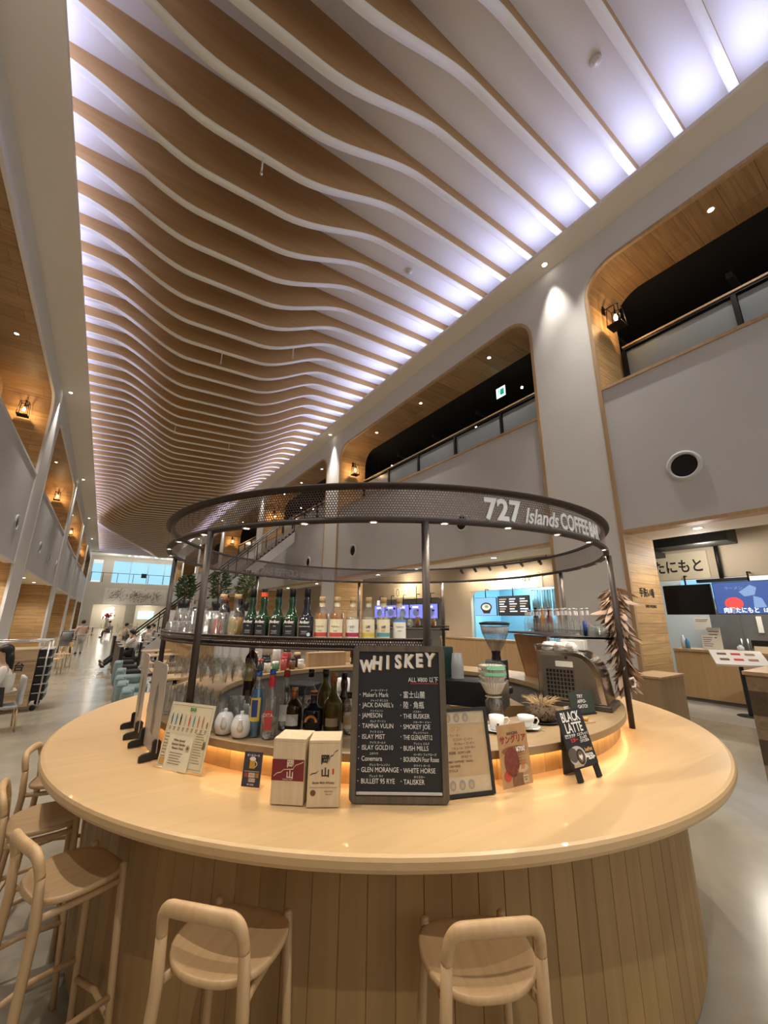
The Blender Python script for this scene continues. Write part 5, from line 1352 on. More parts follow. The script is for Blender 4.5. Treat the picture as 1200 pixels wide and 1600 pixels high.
# ================================================================== BAR STOOLS
def make_stool(label, loc, rz):
    """seat faces the bar along +x; the bent back rail is on the -x side"""
    t = thing('bar_stool', label, 'bar stool', loc, rz)
    # seat: rounded D shape with a soft dish
    nx, na = 7, 40
    def outline(a):
        x = cos(a); y = sin(a)
        k = (abs(x)**3.0 + abs(y)**3.0) ** (-1/3.0)
        rx, ry = .195, .215
        if x < 0: ry2 = ry * (1 - .16*(-x*k)**2)
        else: ry2 = ry * (1 - .06*(x*k)**2)
        return (x*k*rx, y*k*ry2)
    b = MB(); vs = []
    rings = [(0, 0), (.3, .0), (.6, .003), (.85, .008), (.96, .011), (1.0, .008), (1.0, -.006), (.97, -.012), (.6, -.018), (0, -.02)]
    for s_, dz in rings:
        for k in range(na):
            x, y = outline(2*pi*k/na); vs.append((x*s_, y*s_, .748 - .010 + dz + .012*(y*s_/.2)**2 * (1 if dz > -.004 else 1)))
    b.add(vs, [(i*na+k, i*na+(k+1) % na, (i+1)*na+(k+1) % na, (i+1)*na+k) for i in range(len(rings)-1) for k in range(na)], 0, True)
    b.f = [tuple(reversed(f)) for f in b.f]
    obj('seat', b, stool_oak, t)
    # rear legs rise into one bent back rail
    pts = []
    top = .925
    left = [(-.245, -.215, 0), (-.215, -.190, .40), (-.192, -.172, .70), (-.205, -.168, .84)]
    arc = [(-.222, -.158, .895), (-.233, -.130, .920), (-.240, -.08, top), (-.244, 0, top + .002), (-.240, .08, top), (-.233, .130, .920), (-.222, .158, .895)]
    right = [(x, -y, z) for x, y, z in reversed(left)]
    b = MB(); b.tube(left, [.0185, .021, .0225, .0200], 12); obj('leg', b, stool_leg_oak, t)
    b = MB(); b.tube(list(reversed(right)), [.0185, .021, .0225, .0200], 12); obj('leg', b, stool_leg_oak, t)
    rail = [left[-1]] + arc + [right[0]]
    def cr(P, n=5):
        out = []
        for i in range(len(P) - 1):
            p0, p1, p2, p3 = (Vector(P[max(i-1, 0)]), Vector(P[i]), Vector(P[i+1]), Vector(P[min(i+2, len(P)-1)]))
            for k in range(n):
                s_ = k / n; out.append(.5*((2*p1) + (p2-p0)*s_ + (2*p0-5*p1+4*p2-p3)*s_*s_ + (-p0+3*p1-3*p2+p3)*s_**3))
        return out + [Vector(P[-1])]
    c = cr(rail); n = len(c)
    b = MB(); b.tube(c, [.0200 + .0025*sin(pi*i/(n-1)) for i in range(n)], 14); obj('back_rail', b, stool_oak, t)
    for s_ in (-1, 1):
        b = MB(); b.tube([(.205, s_*.200, 0), (.180, s_*.182, .40), (.162, s_*.166, .765)], [.016, .0175, .0185], 12); b.sphere((.162, s_*.166, .765), .0185, 10, sc=(1, 1, .5)); obj('leg', b, stool_leg_oak, t)
    for s_ in (-1, 1):
        b = MB(); b.tube([(-.222, s_*.194, .30), (-.02, s_*.200, .335), (.186, s_*.188, .33)], .012, 10); obj('side_stretcher', b, stool_leg_oak, t)
    b = MB(); b.tube([(.188, -.188, .26), (.20, 0, .275), (.188, .188, .26)], .013, 10); obj('foot_rail', b, stool_leg_oak, t)
    b = MB(); b.tube([(-.225, -.2, .20), (-.235, 0, .215), (-.225, .2, .20)], .013, 10); obj('rear_stretcher', b, stool_leg_oak, t)
    for s_ in (-1, 1):
        b = MB(); b.tube([(-.185, s_*.172, .712), (-.1, s_*.16, .705), (.06, s_*.16, .705), (.164, s_*.168, .712)], .013, 8); obj('seat_bearer', b, stool_leg_oak, t)
    t.scale = (.80, .83, 1)
    return t
labs = [(-117.6, 'pale wooden bar stool in front of the bar below the whiskey blackboard'), (-137.4, 'pale wooden bar stool at the front of the bar below the gift boxes'), (-158.5, 'nearest pale wooden bar stool on the left side of the bar'), (-175.0, 'second pale wooden bar stool along the left side of the bar'), (169.0, 'farthest pale wooden bar stool on the left, mostly behind the counter')]
s0 = None
for deg, lab in labs:
    L = pol(2.31, deg)
    if s0 is None: s0 = make_stool(lab, L, R(deg + 180))
    else: dup(s0, L, R(deg + 180), lab)

# ================================================================== LAMPS ON THE WALLS AND SOFFITS
bulb_glow = glow('lantern_bulb', (1.0, 0.62, 0.28), 22)
def make_lantern(label, loc, rz, group=None):
    t = thing('wall_lantern', label, 'wall lantern', loc, rz)
    w_, h_ = .15, .24
    b = MB()
    cs = [(-w_, -w_), (w_, -w_), (w_, w_), (-w_, w_)]
    for x, y in cs: b.tube([(x, y, -h_), (x*.78, y*.78, h_)], .010, 6)
    for k in range(4):
        a, c = cs[k], cs[(k+1) % 4]
        b.tube([(a[0], a[1], -h_), (c[0], c[1], -h_)], .010, 6); b.tube([(a[0]*.78, a[1]*.78, h_), (c[0]*.78, c[1]*.78, h_)], .010, 6)
    obj('cage', b, black_metal, t)
    b = MB(); b.tube([(0, .24, h_ + .10), (0, .0, h_ + .10), (0, 0, h_ - .02)], .014, 8); b.box((-.05, .225, h_ - .02), (.05, .245, h_ + .2)); obj('bracket', b, black_metal, t)
    b = MB(); b.lathe([(0, -.10), (.035, -.08), (.045, -.02), (.02, .06), (0, .07)], 12); obj('bulb', b, bulb_glow, t)
    b = MB(); b.lathe([(.02, .065), (.025, .10), (.015, h_), (0, h_)], 10); obj('socket', b, black_metal, t)
    b = MB(); b.box((-w_ - .01, -w_ - .01, -h_ - .03), (w_ + .01, w_ + .01, -h_ - .01)); obj('tray', b, black_metal, t)
    return t
lan = None
for (x, y, z, lab) in ((8.80, 3.33, 8.62, 'black cage lantern lit on the oak jamb of the nearest right bay'), (8.75, 15.20, 8.50, 'black cage lantern lit on the oak jamb at the end of the second right bay'), (8.70, 25.95, 8.45, 'black cage lantern lit in the third right bay'), (8.70, 37.15, 8.4, 'black cage lantern lit in the fourth right bay'),
                       (-3.42, 17.55, 8.78, 'nearest lit black cage lantern on the left wall'), (-3.42, 30.35, 8.78, 'second lit black cage lantern on the left wall'), (-3.42, 43.35, 8.78, 'third lit black cage lantern on the left wall'), (-3.42, 55.75, 8.7, 'farthest lit black cage lantern on the left wall')):
    if lan is None: lan = make_lantern(lab, (x, y, z), 0)
    else: dup(lan, (x, y, z), 0, lab)
    lamp('POINT', (x, y - .22, z - .05), 13, (1.0, .62, .30), size=.06, name='lantern_light')

def downlight(loc, energy, label, group, r=.06, spot=100, color=SOFT, to=None, lens=None, blend=.6):
    t = thing('downlight', label, 'downlight', loc, 0, group)
    b = MB(); b.lathe([(r*1.0, .0), (r*1.35, -.004), (r*1.4, .004)], 16); obj('trim_ring', b, soffit_white, t)
    b = MB(); b.add([(r*cos(2*pi*k/16), -r*sin(2*pi*k/16), -.001) for k in range(16)], [tuple(range(16))]); obj('lens', b, lens or lamp_glow, t)
    if energy: lamp('SPOT', (loc[0], loc[1], loc[2] - .02), energy, color, to=to or (loc[0], loc[1], 0), size=.05, spot=spot, blend=blend, name='downlight_spot')
# washing the columns from the high soffits
for y, lab in ((4.33, 'nearest right'), (16.1, 'second right'), (26.9, 'third right'), (38.15, 'fourth right'), (49.3, 'fifth right'), (60.5, 'sixth right')):
    downlight((7.80, y, ZSOF - .003), 340, 'recessed downlight in the high soffit above the %s column' % lab, None, spot=46, blend=.9, to=(7.98, y, 3))
for y, lab in ((5.4, 'nearest left'), (18.8, 'second left'), (31.6, 'third left'), (44.6, 'fourth left'), (57, 'fifth left')):
    downlight((-2.45, y, ZSOF - .003), 420, 'recessed downlight in the high soffit above the %s pillar' % lab, None, spot=46, blend=.9, to=(-2.62, y, 3))
# in the oak arch linings
for i, y in enumerate((-2.0, 1.30, 6.9, 10.2, 13.2, 18.6, 21.4, 24.2, 30, 34)):
    downlight((8.62, y, ZARCH - .003), 85, 'small downlight in the oak lining of a right-hand arch', 'downlights in the right arch linings', .05, spot=120)
for i, y in enumerate((8.0, 11.0, 14.0, 22.0, 26.0, 35.0, 40.0, 48, 53)):
    downlight((-3.30, y, ZARCH - .003), 85, 'small downlight in the oak lining of a left-hand arch', 'downlights in the left arch linings', .05, spot=120)
# under the parapets
for i, y in enumerate((-1.5, 2.60, 7.4, 10.85, 13.3, 19, 23, 30, 34, 41, 46)):
    downlight((8.85, y, ZLOW - .023), 85, 'round downlight in the low soffit of the right arcade', 'downlights under the right parapets', .07, spot=140)
for i, y in enumerate((9.5, 13.5, 16.5, 22, 25, 28.5, 35, 40, 48, 53, 60)):
    downlight((-3.35, y, ZLOW - .023), 150, 'round downlight in the low soffit of the left arcade', 'downlights under the left parapets', .07, spot=140)
# pale detectors and sprinklers of the ceiling
det = None
for (x, y, lab) in ((5.74, 1.50, 'white round smoke detector on the ceiling near the top right'), (5.77, 6.93, 'white round smoke detector on the ceiling above the second right arch')):
    t = thing('smoke_detector', lab, 'smoke detector', (x, y + .3, zc(x) - .001))
    b = MB(); b.lathe([(.10, 0), (.10, -.035), (.08, -.045), (0, -.045)], 18); b.f = [tuple(reversed(f)) for f in b.f]; obj('base', b, white_wall, t)
    b = MB(); b.lathe([(.055, -.046), (.05, -.075), (0, -.08)], 16); b.f = [tuple(reversed(f)) for f in b.f]; obj('sensor', b, white_china, t)
for k, (x, y) in enumerate(((1.15, 5.80), (1.85, 12.0), (3.86, 11.2), (1.33, 18.0), (3.8, 19.0))):
    kk = round((y - 5.72)/.88); yy = 5.72 + .88*kk + .075; zb = fin_bottom(x, yy)
    t = thing('sprinkler', ['sprinkler rod hanging from the ceiling fins nearest the bar', 'sprinkler rod left of the pair in the middle of the ceiling', 'sprinkler rod right of the pair in the middle of the ceiling', 'sprinkler rod farther back on the left of the ceiling', 'sprinkler rod farther back toward the right of the ceiling'][k], 'sprinkler', (x, yy, zb))
    b = MB(); b.tube([(0, 0, -.001), (0, 0, -.36)], .016, 8); obj('pipe', b, soffit_white, t)
    b = MB(); b.lathe([(.022, -.36), (.03, -.40), (.016, -.43), (0, -.435)], 12); obj('head', b, steel, t)
# track spots over the right shops
t = thing('track_light', 'black track of spotlights above the noodle shop with the blue window', 'track light', (11.05, 9.15, 3.62))
b = MB(); b.box((-.02, -2.0, 0), (.02, 2.0, .03)); 
obj('rail', b, black_metal, t)
for y in (-1.95, 1.95):
    b = MB(); b.tube([(0, y, .03), (0, y, .55)], .012, 6); obj('hanger', b, black_metal, t)
for k in range(6):
    y = -1.7 + .68*k; b = MB(); b.tube([(0, y, -.001), (0, y, -.06)], .012, 6); b.tube([(-.03, y, -.06), (.11, y + .02, -.17)], .045, 10); obj('spot_head', b, black_metal, t)
lamp('AREA', (11.0, 9.1, 3.45), 34, WARM, to=(11.6, 9.1, 2.4), size=3.5, size_y=.2, name='track_light_glow')

# wide fill lamps added in the high soffits to brighten the hall, lenses unlit
for i in range(11):
    y = -4 + 6.4*i
    downlight((7.60, y + .9, ZSOF - .003), 820, 'small fill downlight added in the right high soffit', 'added fill downlights along the right high soffit', .022, spot=84, blend=.9, to=(4.2, y + .9, 0), lens=soffit_white)
    downlight((-2.10, y + .9, ZSOF - .003), 820, 'small fill downlight added in the left high soffit', 'added fill downlights along the left high soffit', .022, spot=84, blend=.9, to=(1.2, y + .9, 0), lens=soffit_white)

# ================================================================== BALUSTRADES, STAIRS AND FAR END
reflection_glass = mat('balustrade_reflection_grey', (.25, .29, .32), .22, var=.15, scale=.5, coat=.3)  # reflection of the hall put into the panels as an opaque grey
def balustrade(label, y0, y1, n):
    t = thing('balustrade', label, 'balustrade', (9.35, y0, 6.452))
    L = y1 - y0; H = 1.62
    b = MB(); b.box((-.035, 0, H - .05), (.035, L, H)); obj('handrail', b, black_metal, t)
    b = MB(); b.box((-.05, 0, H + .005), (.05, L, H + .05)); obj('oak_cap', b, trim_oak, t)
    for k in range(n + 1):
        y = L*k/n; b = MB(); b.box((-.03, y - .04, 0), (.03, y + .04, H - .05)); obj('post', b, black_metal, t)
    for k in range(n):
        b = MB(); b.box((.032, L*k/n + .05, .04), (.044, L*(k+1)/n - .05, H - .08)); obj('glass_panel', b, reflection_glass, t)
balustrade('black railing with glass panels coloured as a grey reflection in the nearest right upper bay', -6.9, 3.5, 5)
balustrade('black railing with glass panels coloured as a grey reflection in the second right upper bay', 5.15, 15.35, 5)
balustrade('black railing with glass panels coloured as a grey reflection in the third right upper bay', 16.85, 26.1, 5)
balustrade('black railing with glass panels coloured as a grey reflection in the fourth right upper bay', 27.7, 37.3, 5)
t = thing('notice_board', 'red framed notice board behind the railing of the nearest upper bay', 'notice board', (9.75, 2.9, 7.12))
for y in (-.5, .5):
    b = MB(); b.box((.005, y - .02, -.667), (.025, y + .02, -.005)); obj('leg', b, black_metal, t)
b = MB(); b.box((0, -.55, 0), (.03, .55, .5)); obj('board', b, white_paper, t)
b = MB()
for a, c in (((-.004, -.58, .47), (.034, .58, .52)), ((-.004, -.58, 0), (.034, -.53, .5)), ((-.004, .53, 0), (.034, .58, .5))): b.box(a, c)
obj('frame', b, red_cap, t)
# exit sign and the points of light in the dark gallery
t = thing('exit_sign', 'lit green exit sign in the dark upper gallery', 'exit sign', (9.75, 7.42, 9.05), 0)
b = MB(); b.box((0, -.19, -.19), (.06, .19, .19)); obj('case', b, black_plastic, t)
b = MB(); b.box((-.006, -.18, -.18), (-.001, .18, .18)); obj('face', b, glow('exit_face', (.55, .95, .80), 1.6), t)
gm = glow('exit_green', (.02, .35, .22), .6)
b = MB(); b.box((-.009, -.13, -.11), (-.007, .02, .11)); obj('door_pictogram', b, gm, t)
b = MB(); b.sphere((-.009, .07, .09), .025, 10); b.tube([(-.009, .07, .06), (-.009, .05, -.01), (-.009, .09, -.06), (-.009, .12, -.11)], .012, 6); b.tube([(-.009, .05, -.01), (-.009, .0, -.05), (-.009, -.02, -.1)], .012, 6); b.tube([(-.009, .12, .0), (-.009, .06, .045), (-.009, .01, .02)], .010, 6); obj('running_figure', b, gm, t)
b = MB(); b.tube([(.03, 0, .19), (.03, 0, .629)], .01, 6); obj('hanger', b, black_metal, t)
for k, (y, z) in enumerate(((8.76, 8.42), (6.75, 8.95), (13.9, 8.55), (15.0, 7.95), (18.4, 8.3), (20.5, 8.8), (22.5, 8.4), (24.5, 8.9), (30, 8.6))):
    b = MB(); b.sphere((0, 0, 0), .04, 10); b.tube([(0, 0, .04), (0, 0, 9.679 - z)], .006, 5, mi=1); tag(obj('gallery_lamp', b, [lamp_glow, black_metal], loc=(9.95, y, z)), 'tiny point lamp glowing in the dark upper gallery', 'lamp', 'point lamps in the dark gallery')

# far balustrade, mural, screens
t = thing('far_balustrade', 'thin black railing in front of the bright far window', 'balustrade', (0, 71.5, 6.46))
b = MB(); b.tube([(-2.4, 0, 1.35), (9.4, 0, 1.35)], .035, 8); obj('handrail', b, black_metal, t)
for x in (-2.3, -.9, .9, 2.9, 4.9, 6.9, 8.7):
    b = MB(); b.tube([(x, 0, 0), (x, 0, 1.35)], .035, 8); obj('post', b, black_metal, t)
b = MB(); b.box((3.9, .1, .85), (4.6, .16, 1.5)); tag(obj('hanging_panel', b, black_plastic, loc=(0, 71.365, 6.46)), 'small black panel on the railing before the far window', 'panel')
t = thing('mural', 'wide white mural of dark plant and animal sketches on the far wall', 'mural', (3.7, 71.97, 4.5))
b = MB(); b.box((-4.05, 0, -1.15), (4.05, .02, 1.15)); obj('panel', b, mat('mural_white', (.80, .77, .70), .7, var=.02), t)
random.seed(21); b = MB(); c2 = MB()
for k in range(330):
    cx = random.choice((-2.6, -.4, 1.0, 2.6)) + random.gauss(0, .5); cz = random.gauss(0, .42)
    if abs(cz) > 1.0 or abs(cx) > 3.8: continue
    a = random.uniform(.3, 1.4); l = random.uniform(.15, .55); ww = random.uniform(.02, .055)
    dx, dz = cos(a)*l, sin(a)*l; nx_, nz_ = -sin(a)*ww, cos(a)*ww
    (b if k % 2 else c2).add([(cx - nx_, -.004, cz - nz_), (cx + dx*.5, -.004, cz + dz*.5 - .02), (cx + dx, -.004, cz + dz), (cx + nx_, -.004, cz + nz_)], [(0, 1, 2, 3)])
obj('dark_strokes', b, mat('mural_ink', (.10, .10, .095), .8), t); obj('grey_strokes', c2, mat('mural_grey', (.34, .33, .30), .8), t)
for x in (-2.6, -1.2):
    pass
first = None
for k, x in enumerate((1.9, 2.7, 3.5, 5.4, 6.2, 7.0)):
    t = thing('downlight', 'bright downlight in the soffit before the far window', 'downlight', (x, 69.6, ZSOF - .102), 0, 'row of downlights before the far window')
    b = MB(); b.lathe([(0, -.012), (.10, -.012), (.13, .0)], 14); obj('lens', b, small_glow, t)
for x in (0, 3.7, 7.4): lamp('POINT', (x, 69.5, 9.2), 60, SOFT, size=.3, name='far_soffit_light')
# far shops under the mural
for (x, w_, lab, cc) in ((.6, 1.5, 'pale lit screen in the far left shop', (.9, .85, .72)), (5.6, 2.2, 'greenish lit counter window of the far right shop', (.45, .72, .66))):
    b = MB(); b.box((x - w_/2, 75.40, 1.2), (x + w_/2, 75.48, 2.4)); tag(obj('lit_screen', b, glow('far_screen', cc, 1.2)), lab, 'screen')
t = thing('pendant_lamp', 'white oval pendant lamp in the far left shop', 'pendant lamp', (.9, 73.4, 2.75))
b = MB(); b.sphere((0, 0, 0), .35, 16, sc=(1, 1, .6)); obj('shade', b, glow('pendant_white', (1, .95, .85), 3.0), t); b = MB(); b.tube([(0, 0, .2), (0, 0, .499)], .01, 6); obj('cord', b, black_metal, t)
lamp('POINT', (.9, 71.0, 2.2), 40, SOFT, size=.3, name='pendant_light'); lamp('POINT', (5.5, 73.8, 2.6), 55, SOFT, size=.3, name='far_shop_light'); lamp('POINT', (0.3, 73.8, 2.6), 55, SOFT, size=.3, name='far_shop_light')

# stairs to the gallery
t = thing('staircase', 'staircase with black railings climbing toward the right gallery behind the bar', 'staircase', (1.2, 20.2, 0))
b = MB(); n = 38; run, rise = 6.75/n, 6.75/n*.93
poly = [(0, 0)]
for k in range(n): poly += [(run*k, rise*(k+1)), (run*(k+1), rise*(k+1))]
poly += [(6.75, rise*n - .45), (.45, 0)]
N = len(poly)
b.add([(x, 0, z) for x, z in poly] + [(x, 1.7, z) for x, z in poly], [(i, (i+1) % N, N + (i+1) % N, N + i) for i in range(N)])
b2 = MB()
for y in (0, 1.66):
    o_ = b2.add([(-.05, y - .02, 0), (6.75, y - .02, rise*n - .0), (6.75, y - .02, rise*n - .6), (.55, y - .02, 0), (-.05, y + .04, 0), (6.75, y + .04, rise*n), (6.75, y + .04, rise*n - .6), (.55, y + .04, 0)], [(0, 1, 2, 3), (7, 6, 5, 4), (0, 4, 5, 1), (2, 6, 7, 3)])
obj('steps', b, mat('stair_grey', (.38, .37, .35), .7), t); obj('stringer', b2, white_wall, t)
for y in (0.02, 1.66):
    b = MB(); b.tube([(-.05, y, .95), (6.75, y, .95 + 6.8*.93)], .03, 8); b.tube([(-.05, y, .80), (6.75, y, .80 + 6.8*.93)], .015, 8); obj('handrail', b, black_metal, t)
    for k in range(8):
        x = .05 + .95*k; b = MB(); b.tube([(x, y, x*.93 - .02), (x, y, .95 + x*.93)], .022, 8); obj('baluster', b, black_metal, t)
# plants by the stairs
foliage_m = mat('dark_foliage', (.05, .09, .03), .7, var=.5, scale=6); foliage_l = mat('light_foliage', (.10, .16, .05), .7, var=.5, scale=6)
def plant(label, loc, h, r, m, seed, pot=True, base=0):
    random.seed(seed)
    t = thing('potted_plant', label, 'potted plant', loc)
    if pot:
        b = MB(); b.lathe([(0, .001), (.20, .001), (.27, .42), (.24, .42), (.2, .36), (0, .36)], 18); obj('pot', b, black_plastic, t)
    b = MB()
    for k in range(6):
        a = 2*pi*k/6 + random.random(); b.tube([(0, 0, .36), (.1*cos(a), .1*sin(a), .36 + h*.5), (r*.6*cos(a), r*.6*sin(a), .36 + h*random.uniform(.7, 1))], [.02, .014, .006], 5)
    obj('stem', b, leafm[1], t)
    b = MB()
    for k in range(420):
        a = random.random()*2*pi; zz = .36 + h*(.15 + .85*random.random()); rr = r*random.random()**.6*sin(pi*min(1, (zz - .2)/(h + .36)))
        leaf(b, Vector((rr*cos(a), rr*sin(a), zz)), Vector((cos(a), sin(a), random.uniform(-.4, .8))), random.uniform(.12, .24), .035)
    o = obj('leaves', b, m, t); o['kind'] = 'stuff'
b = MB(); b.box((2.35, 19.3, 0), (6.4, 19.95, 2.0)); tag(obj('planter_wall', b, white_wall), 'low white planter wall in front of the staircase', 'planter wall')
plant('slim potted tree in a dark pot on the planter wall by the stairs', (2.83, 19.62, 2.0), 1.1, .33, foliage_m, 4)
plant('leafy green plant on the planter wall behind the upright bottles', (4.25, 19.62, 2.0), 1.5, .42, foliage_m, 5)
plant('lighter green plant on the planter wall right of the leafy one', (5.45, 19.62, 2.0), 1.5, .42, foliage_l, 6)

# ================================================================== SHOPS ON THE RIGHT
# noodle stall with black and blue screens
t = thing('shop_sign', 'long pale shop sign with black Japanese lettering over the nearest right stall', 'shop sign', (XS - .03, 4.9, 3.04), R(-90))
b = MB(); b.box((-1.7, -.02, -.32), (1.63, .028, .32)); obj('board', b, cream_label, t)
text('lettering', '\u305f\u306b\u3082\u3068', .34, ink, t, (1.02, -.022, -.03), (R(90), 0, 0), bold=.008, sx=.78)
text('lettering', '\u8089\u9eba', .34, ink, t, (.05, -.022, -.03), (R(90), 0, 0), bold=.008, sx=.78)
b = MB(); b.box((-1.3, -.45, -.32), (0.55, .45, .32)); 
t = thing('air_duct', 'black boxy air duct hanging over the nearest right stall', 'duct', (10.55, 3.35, 3.56))
b = MB(); b.box((-.35, -.80, -.20), (.35, 1.2, .3)); obj('box', b, mat('duct_black', (.02, .02, .02), .5), t, bevel=.02)
b = MB(); b.box((-.45, .6, -.34), (.40, 1.3, -.221)); obj('flange', b, black_metal, t)
for y in (-.6, 1.0):
    b = MB(); b.tube([(0, y, .30), (0, y, .589)], .02, 8); obj('hanger', b, black_metal, t)
screen_black = mat('screen_black', (.006, .006, .007), .12, coat=.5)
def screen(label, y0, y1, z0, z1, face_m, x=11.2):
    t = thing('menu_screen', label, 'screen', (x, (y0 + y1)/2, (z0 + z1)/2), R(-90)); w_, h_ = abs(y1 - y0)/2, (z1 - z0)/2
    b = MB(); b.box((-w_, 0, -h_), (w_, .05, h_)); obj('case', b, black_plastic, t)
    b = MB(); b.box((-w_ + .012, -.003, -h_ + .012), (w_ - .012, -.0005, h_ - .012)); obj('display', b, face_m, t)
    b = MB(); b.tube([(0, .03, h_ - .02), (0, .03, 2.79 - (z0 + z1)/2), (0, .199, 2.79 - (z0 + z1)/2)], .018, 8); obj('bracket', b, black_metal, t)
    return t, w_, h_
def sdisc(t, name, pts, m, d=.004): 
    b = MB(); b.add([(x, -d, z) for x, z in pts], [tuple(range(len(pts)))]); return obj(name, b, m, t)
screen('switched-off black wide screen above the nearest right counter', 4.22, 3.27, 1.90, 2.58, screen_black)
t, w_, h_ = screen('blue advertising screen with red discs beside the black screen', 3.24, 1.95, 1.91, 2.60, glow('blue_display', (.03, .07, .22), 1.0))
red_d = glow('red_display', (.75, .06, .05), .9); white_d = glow('white_display', (.9, .92, .95), .9); pale_d = glow('pale_blue_display', (.18, .28, .48), .9)
sdisc(t, 'red_disc', disc(-.32, -.12, .16, .13), red_d); sdisc(t, 'red_disc', disc(.50, .10, .17, .19), red_d); sdisc(t, 'pale_shape', [(-.12, .02), (.05, .05), (.10, .20), (.0, .26), (-.08, .20), (-.2, .12)], pale_d); sdisc(t, 'pale_shape', [(.0, -.22), (.2, -.2), (.15, -.02), (.02, .03)], pale_d)
text('lettering', '\u8089\u9eba\u305f\u306b\u3082\u3068', .125, white_d, t, (-.22, -.006, -.27), (R(90), 0, 0), bold=.003, sx=.8); text('lettering', '\u306f\u3069\u3093', .10, white_d, t, (.28, -.006, -.27), (R(90), 0, 0), bold=.002)
text('lettering', '\u30e9\u30fc\u30e1\u30f3', .08, pale_d, t, (-.28, -.006, .2), (R(90), 0, 0)); text('lettering', '\u3046\u307e\u3044', .06, white_d, t, (.48, -.008, .03), (R(90), 0, 0))
b = MB(); b.tube([(11.25, 3.05, 2.62), (11.25, 3.05, 3.6)], .04, 8); b.box((11.15, 2.6, 2.61), (11.3, 3.5, 2.68)); tag(obj('screen_bracket', b, black_metal), 'black ceiling bracket above the two wide screens', 'bracket')
stall_wood = wood('stall_wood', (.52, .34, .17), (.44, .28, .13), 'Z', .5, .6)
t = thing('stall_counter', 'wooden counter of the nearest right stall', 'counter', (XS, 1.0, 0))
b = MB(); b.box((-.02, -3, .08), (.5, 3.28, 1.08)); obj('front', b, stall_wood, t); b = MB(); b.box((-.06, -3, 1.081), (.6, 3.28, 1.13)); obj('top', b, trim_oak, t); b = MB(); b.box((.02, -3, 0), (.5, 3.28, .08)); obj('plinth', b, mat('plinth_grey', (.16, .15, .14), .6), t)
t = thing('fridge', 'tall grey steel double fridge in the nearest right stall', 'fridge', (13.1, 3.35, 0), R(-90))
b = MB(); b.box((-.62, 0, 0), (.62, .45, 2.05)); obj('body', b, mat('fridge_steel', (.30, .31, .32), .35, .7), t)
for s_ in (-1, 1):
    b = MB(); b.box((s_*.31 - .295, -.02, .75), (s_*.31 + .295, -.001, 2.0)); d_ = obj('door', b, mat('fridge_door', (.27, .28, .29), .3, .7), t); b = MB(); b.tube([(s_*.06, -.05, .95), (s_*.06, -.05, 1.35)], .014, 8); obj('handle', b, steel, d_)
def card(label, loc, w_, h_, m, rz=R(-90), tilt=0, name='paper_notice', cat='notice', lines=0):
    b = MB(); b.box((-w_/2, 0, 0), (w_/2, .012, h_)); o = tag(obj(name, b, m, loc=loc, rot=(tilt, 0, rz)), label, cat)
    for k in range(lines):
        q = MB(); q.box((-w_*.38, -.002, h_*(.8 - .14*k)), (w_*(.38 - .1*(k % 3)), -.0005, h_*(.84 - .14*k))); obj('print', q, brown_ink, o)
    return o
card('tall white paper notice standing on the nearest right stall counter', (XS + .1, 3.60, 1.132), .24, .32, white_paper, lines=5)
card('white notice behind the tall paper notice on the stall counter', (XS + .35, 3.55, 1.132), .26, .48, white_paper, lines=3)
card('white paper hanging crooked on the left of the stall kitchen', (12.6, 4.0, 1.55), .35, .30, white_paper, lines=2)
card('white strip of paper on the fridge door', (13.06, 3.0, 1.5), .10, .38, white_paper)
card('black display standing on the nearest right stall counter', (XS + .2, 2.72, 1.20), .30, .17, black_plastic, name='till_display', cat='display')
card('white open box on the stall counter under the black display', (XS + .15, 2.62, 1.132), .42, .12, cream_label, name='counter_box', cat='box')
card('colourful framed poster at the right end of the stall counter', (XS + .25, 2.10, 1.132), .45, .38, mat('poster_mix', (.50, .36, .33), .6, var=.7, scale=14), name='poster', cat='poster')
for k, (y, r_, h_, cc, lab) in enumerate(((4.02, .045, .24, (.05, .22, .42), 'blue bottle at the left end of the stall counter'), (4.10, .05, .30, (.62, .64, .66), 'grey canister at the left end of the stall counter'), (3.05, .06, .13, (.55, .58, .62), 'wrapped bundle on the stall counter below the fridge'), (2.30, .06, .15, (.16, .36, .20), 'green and blue pack on the stall counter by the poster'))):
    b = MB(); b.lathe([(0, .001), (r_, .001), (r_, h_*.7), (r_*.5, h_*.85), (r_*.5, h_), (0, h_)], 14); tag(obj('counter_item', b, mat('counter_item', cc, .4, var=.3, scale=20), loc=(XS + .12, y, 1.132)), lab, 'container')
# menu stand before the stall
t = thing('menu_lectern', 'black post stand holding a printed white menu before the nearest right stall', 'menu stand', (10.514, 2.843, 0.001), R(-62))
b = MB(); b.lathe([(0, .02), (.20, .015), (.22, 0), (0, 0)], 20); obj('foot', b, black_metal, t)
b = MB(); b.box((-.03, -.03, .02), (.03, .03, 1.0)); obj('post', b, black_metal, t)
b = MB(); b.box((-.42, -.02, 0), (.40, .02, .52)); b.v = [(x, y*cos(1.1) + (z - .26)*sin(1.1), 1.05 + (z - .26)*cos(1.1) - y*sin(1.1)) for x, y, z in b.v]; o = obj('menu_board', b, white_paper, t)
for k in range(6):
    q = MB(); x = -.32 + .22*(k % 3); zz = .14 + .2*(k // 3); q.box((x, -.026, zz), (x + .15, -.022, zz + .07)); q.v = [(x_, y*cos(1.1) + (z - .26)*sin(1.1), 1.05 + (z - .26)*cos(1.1) - y*sin(1.1)) for x_, y, z in q.v]; obj('print', q, [brown_ink, red_ink, mat('food_print', (.35, .2, .1), .6)][k % 3], o)
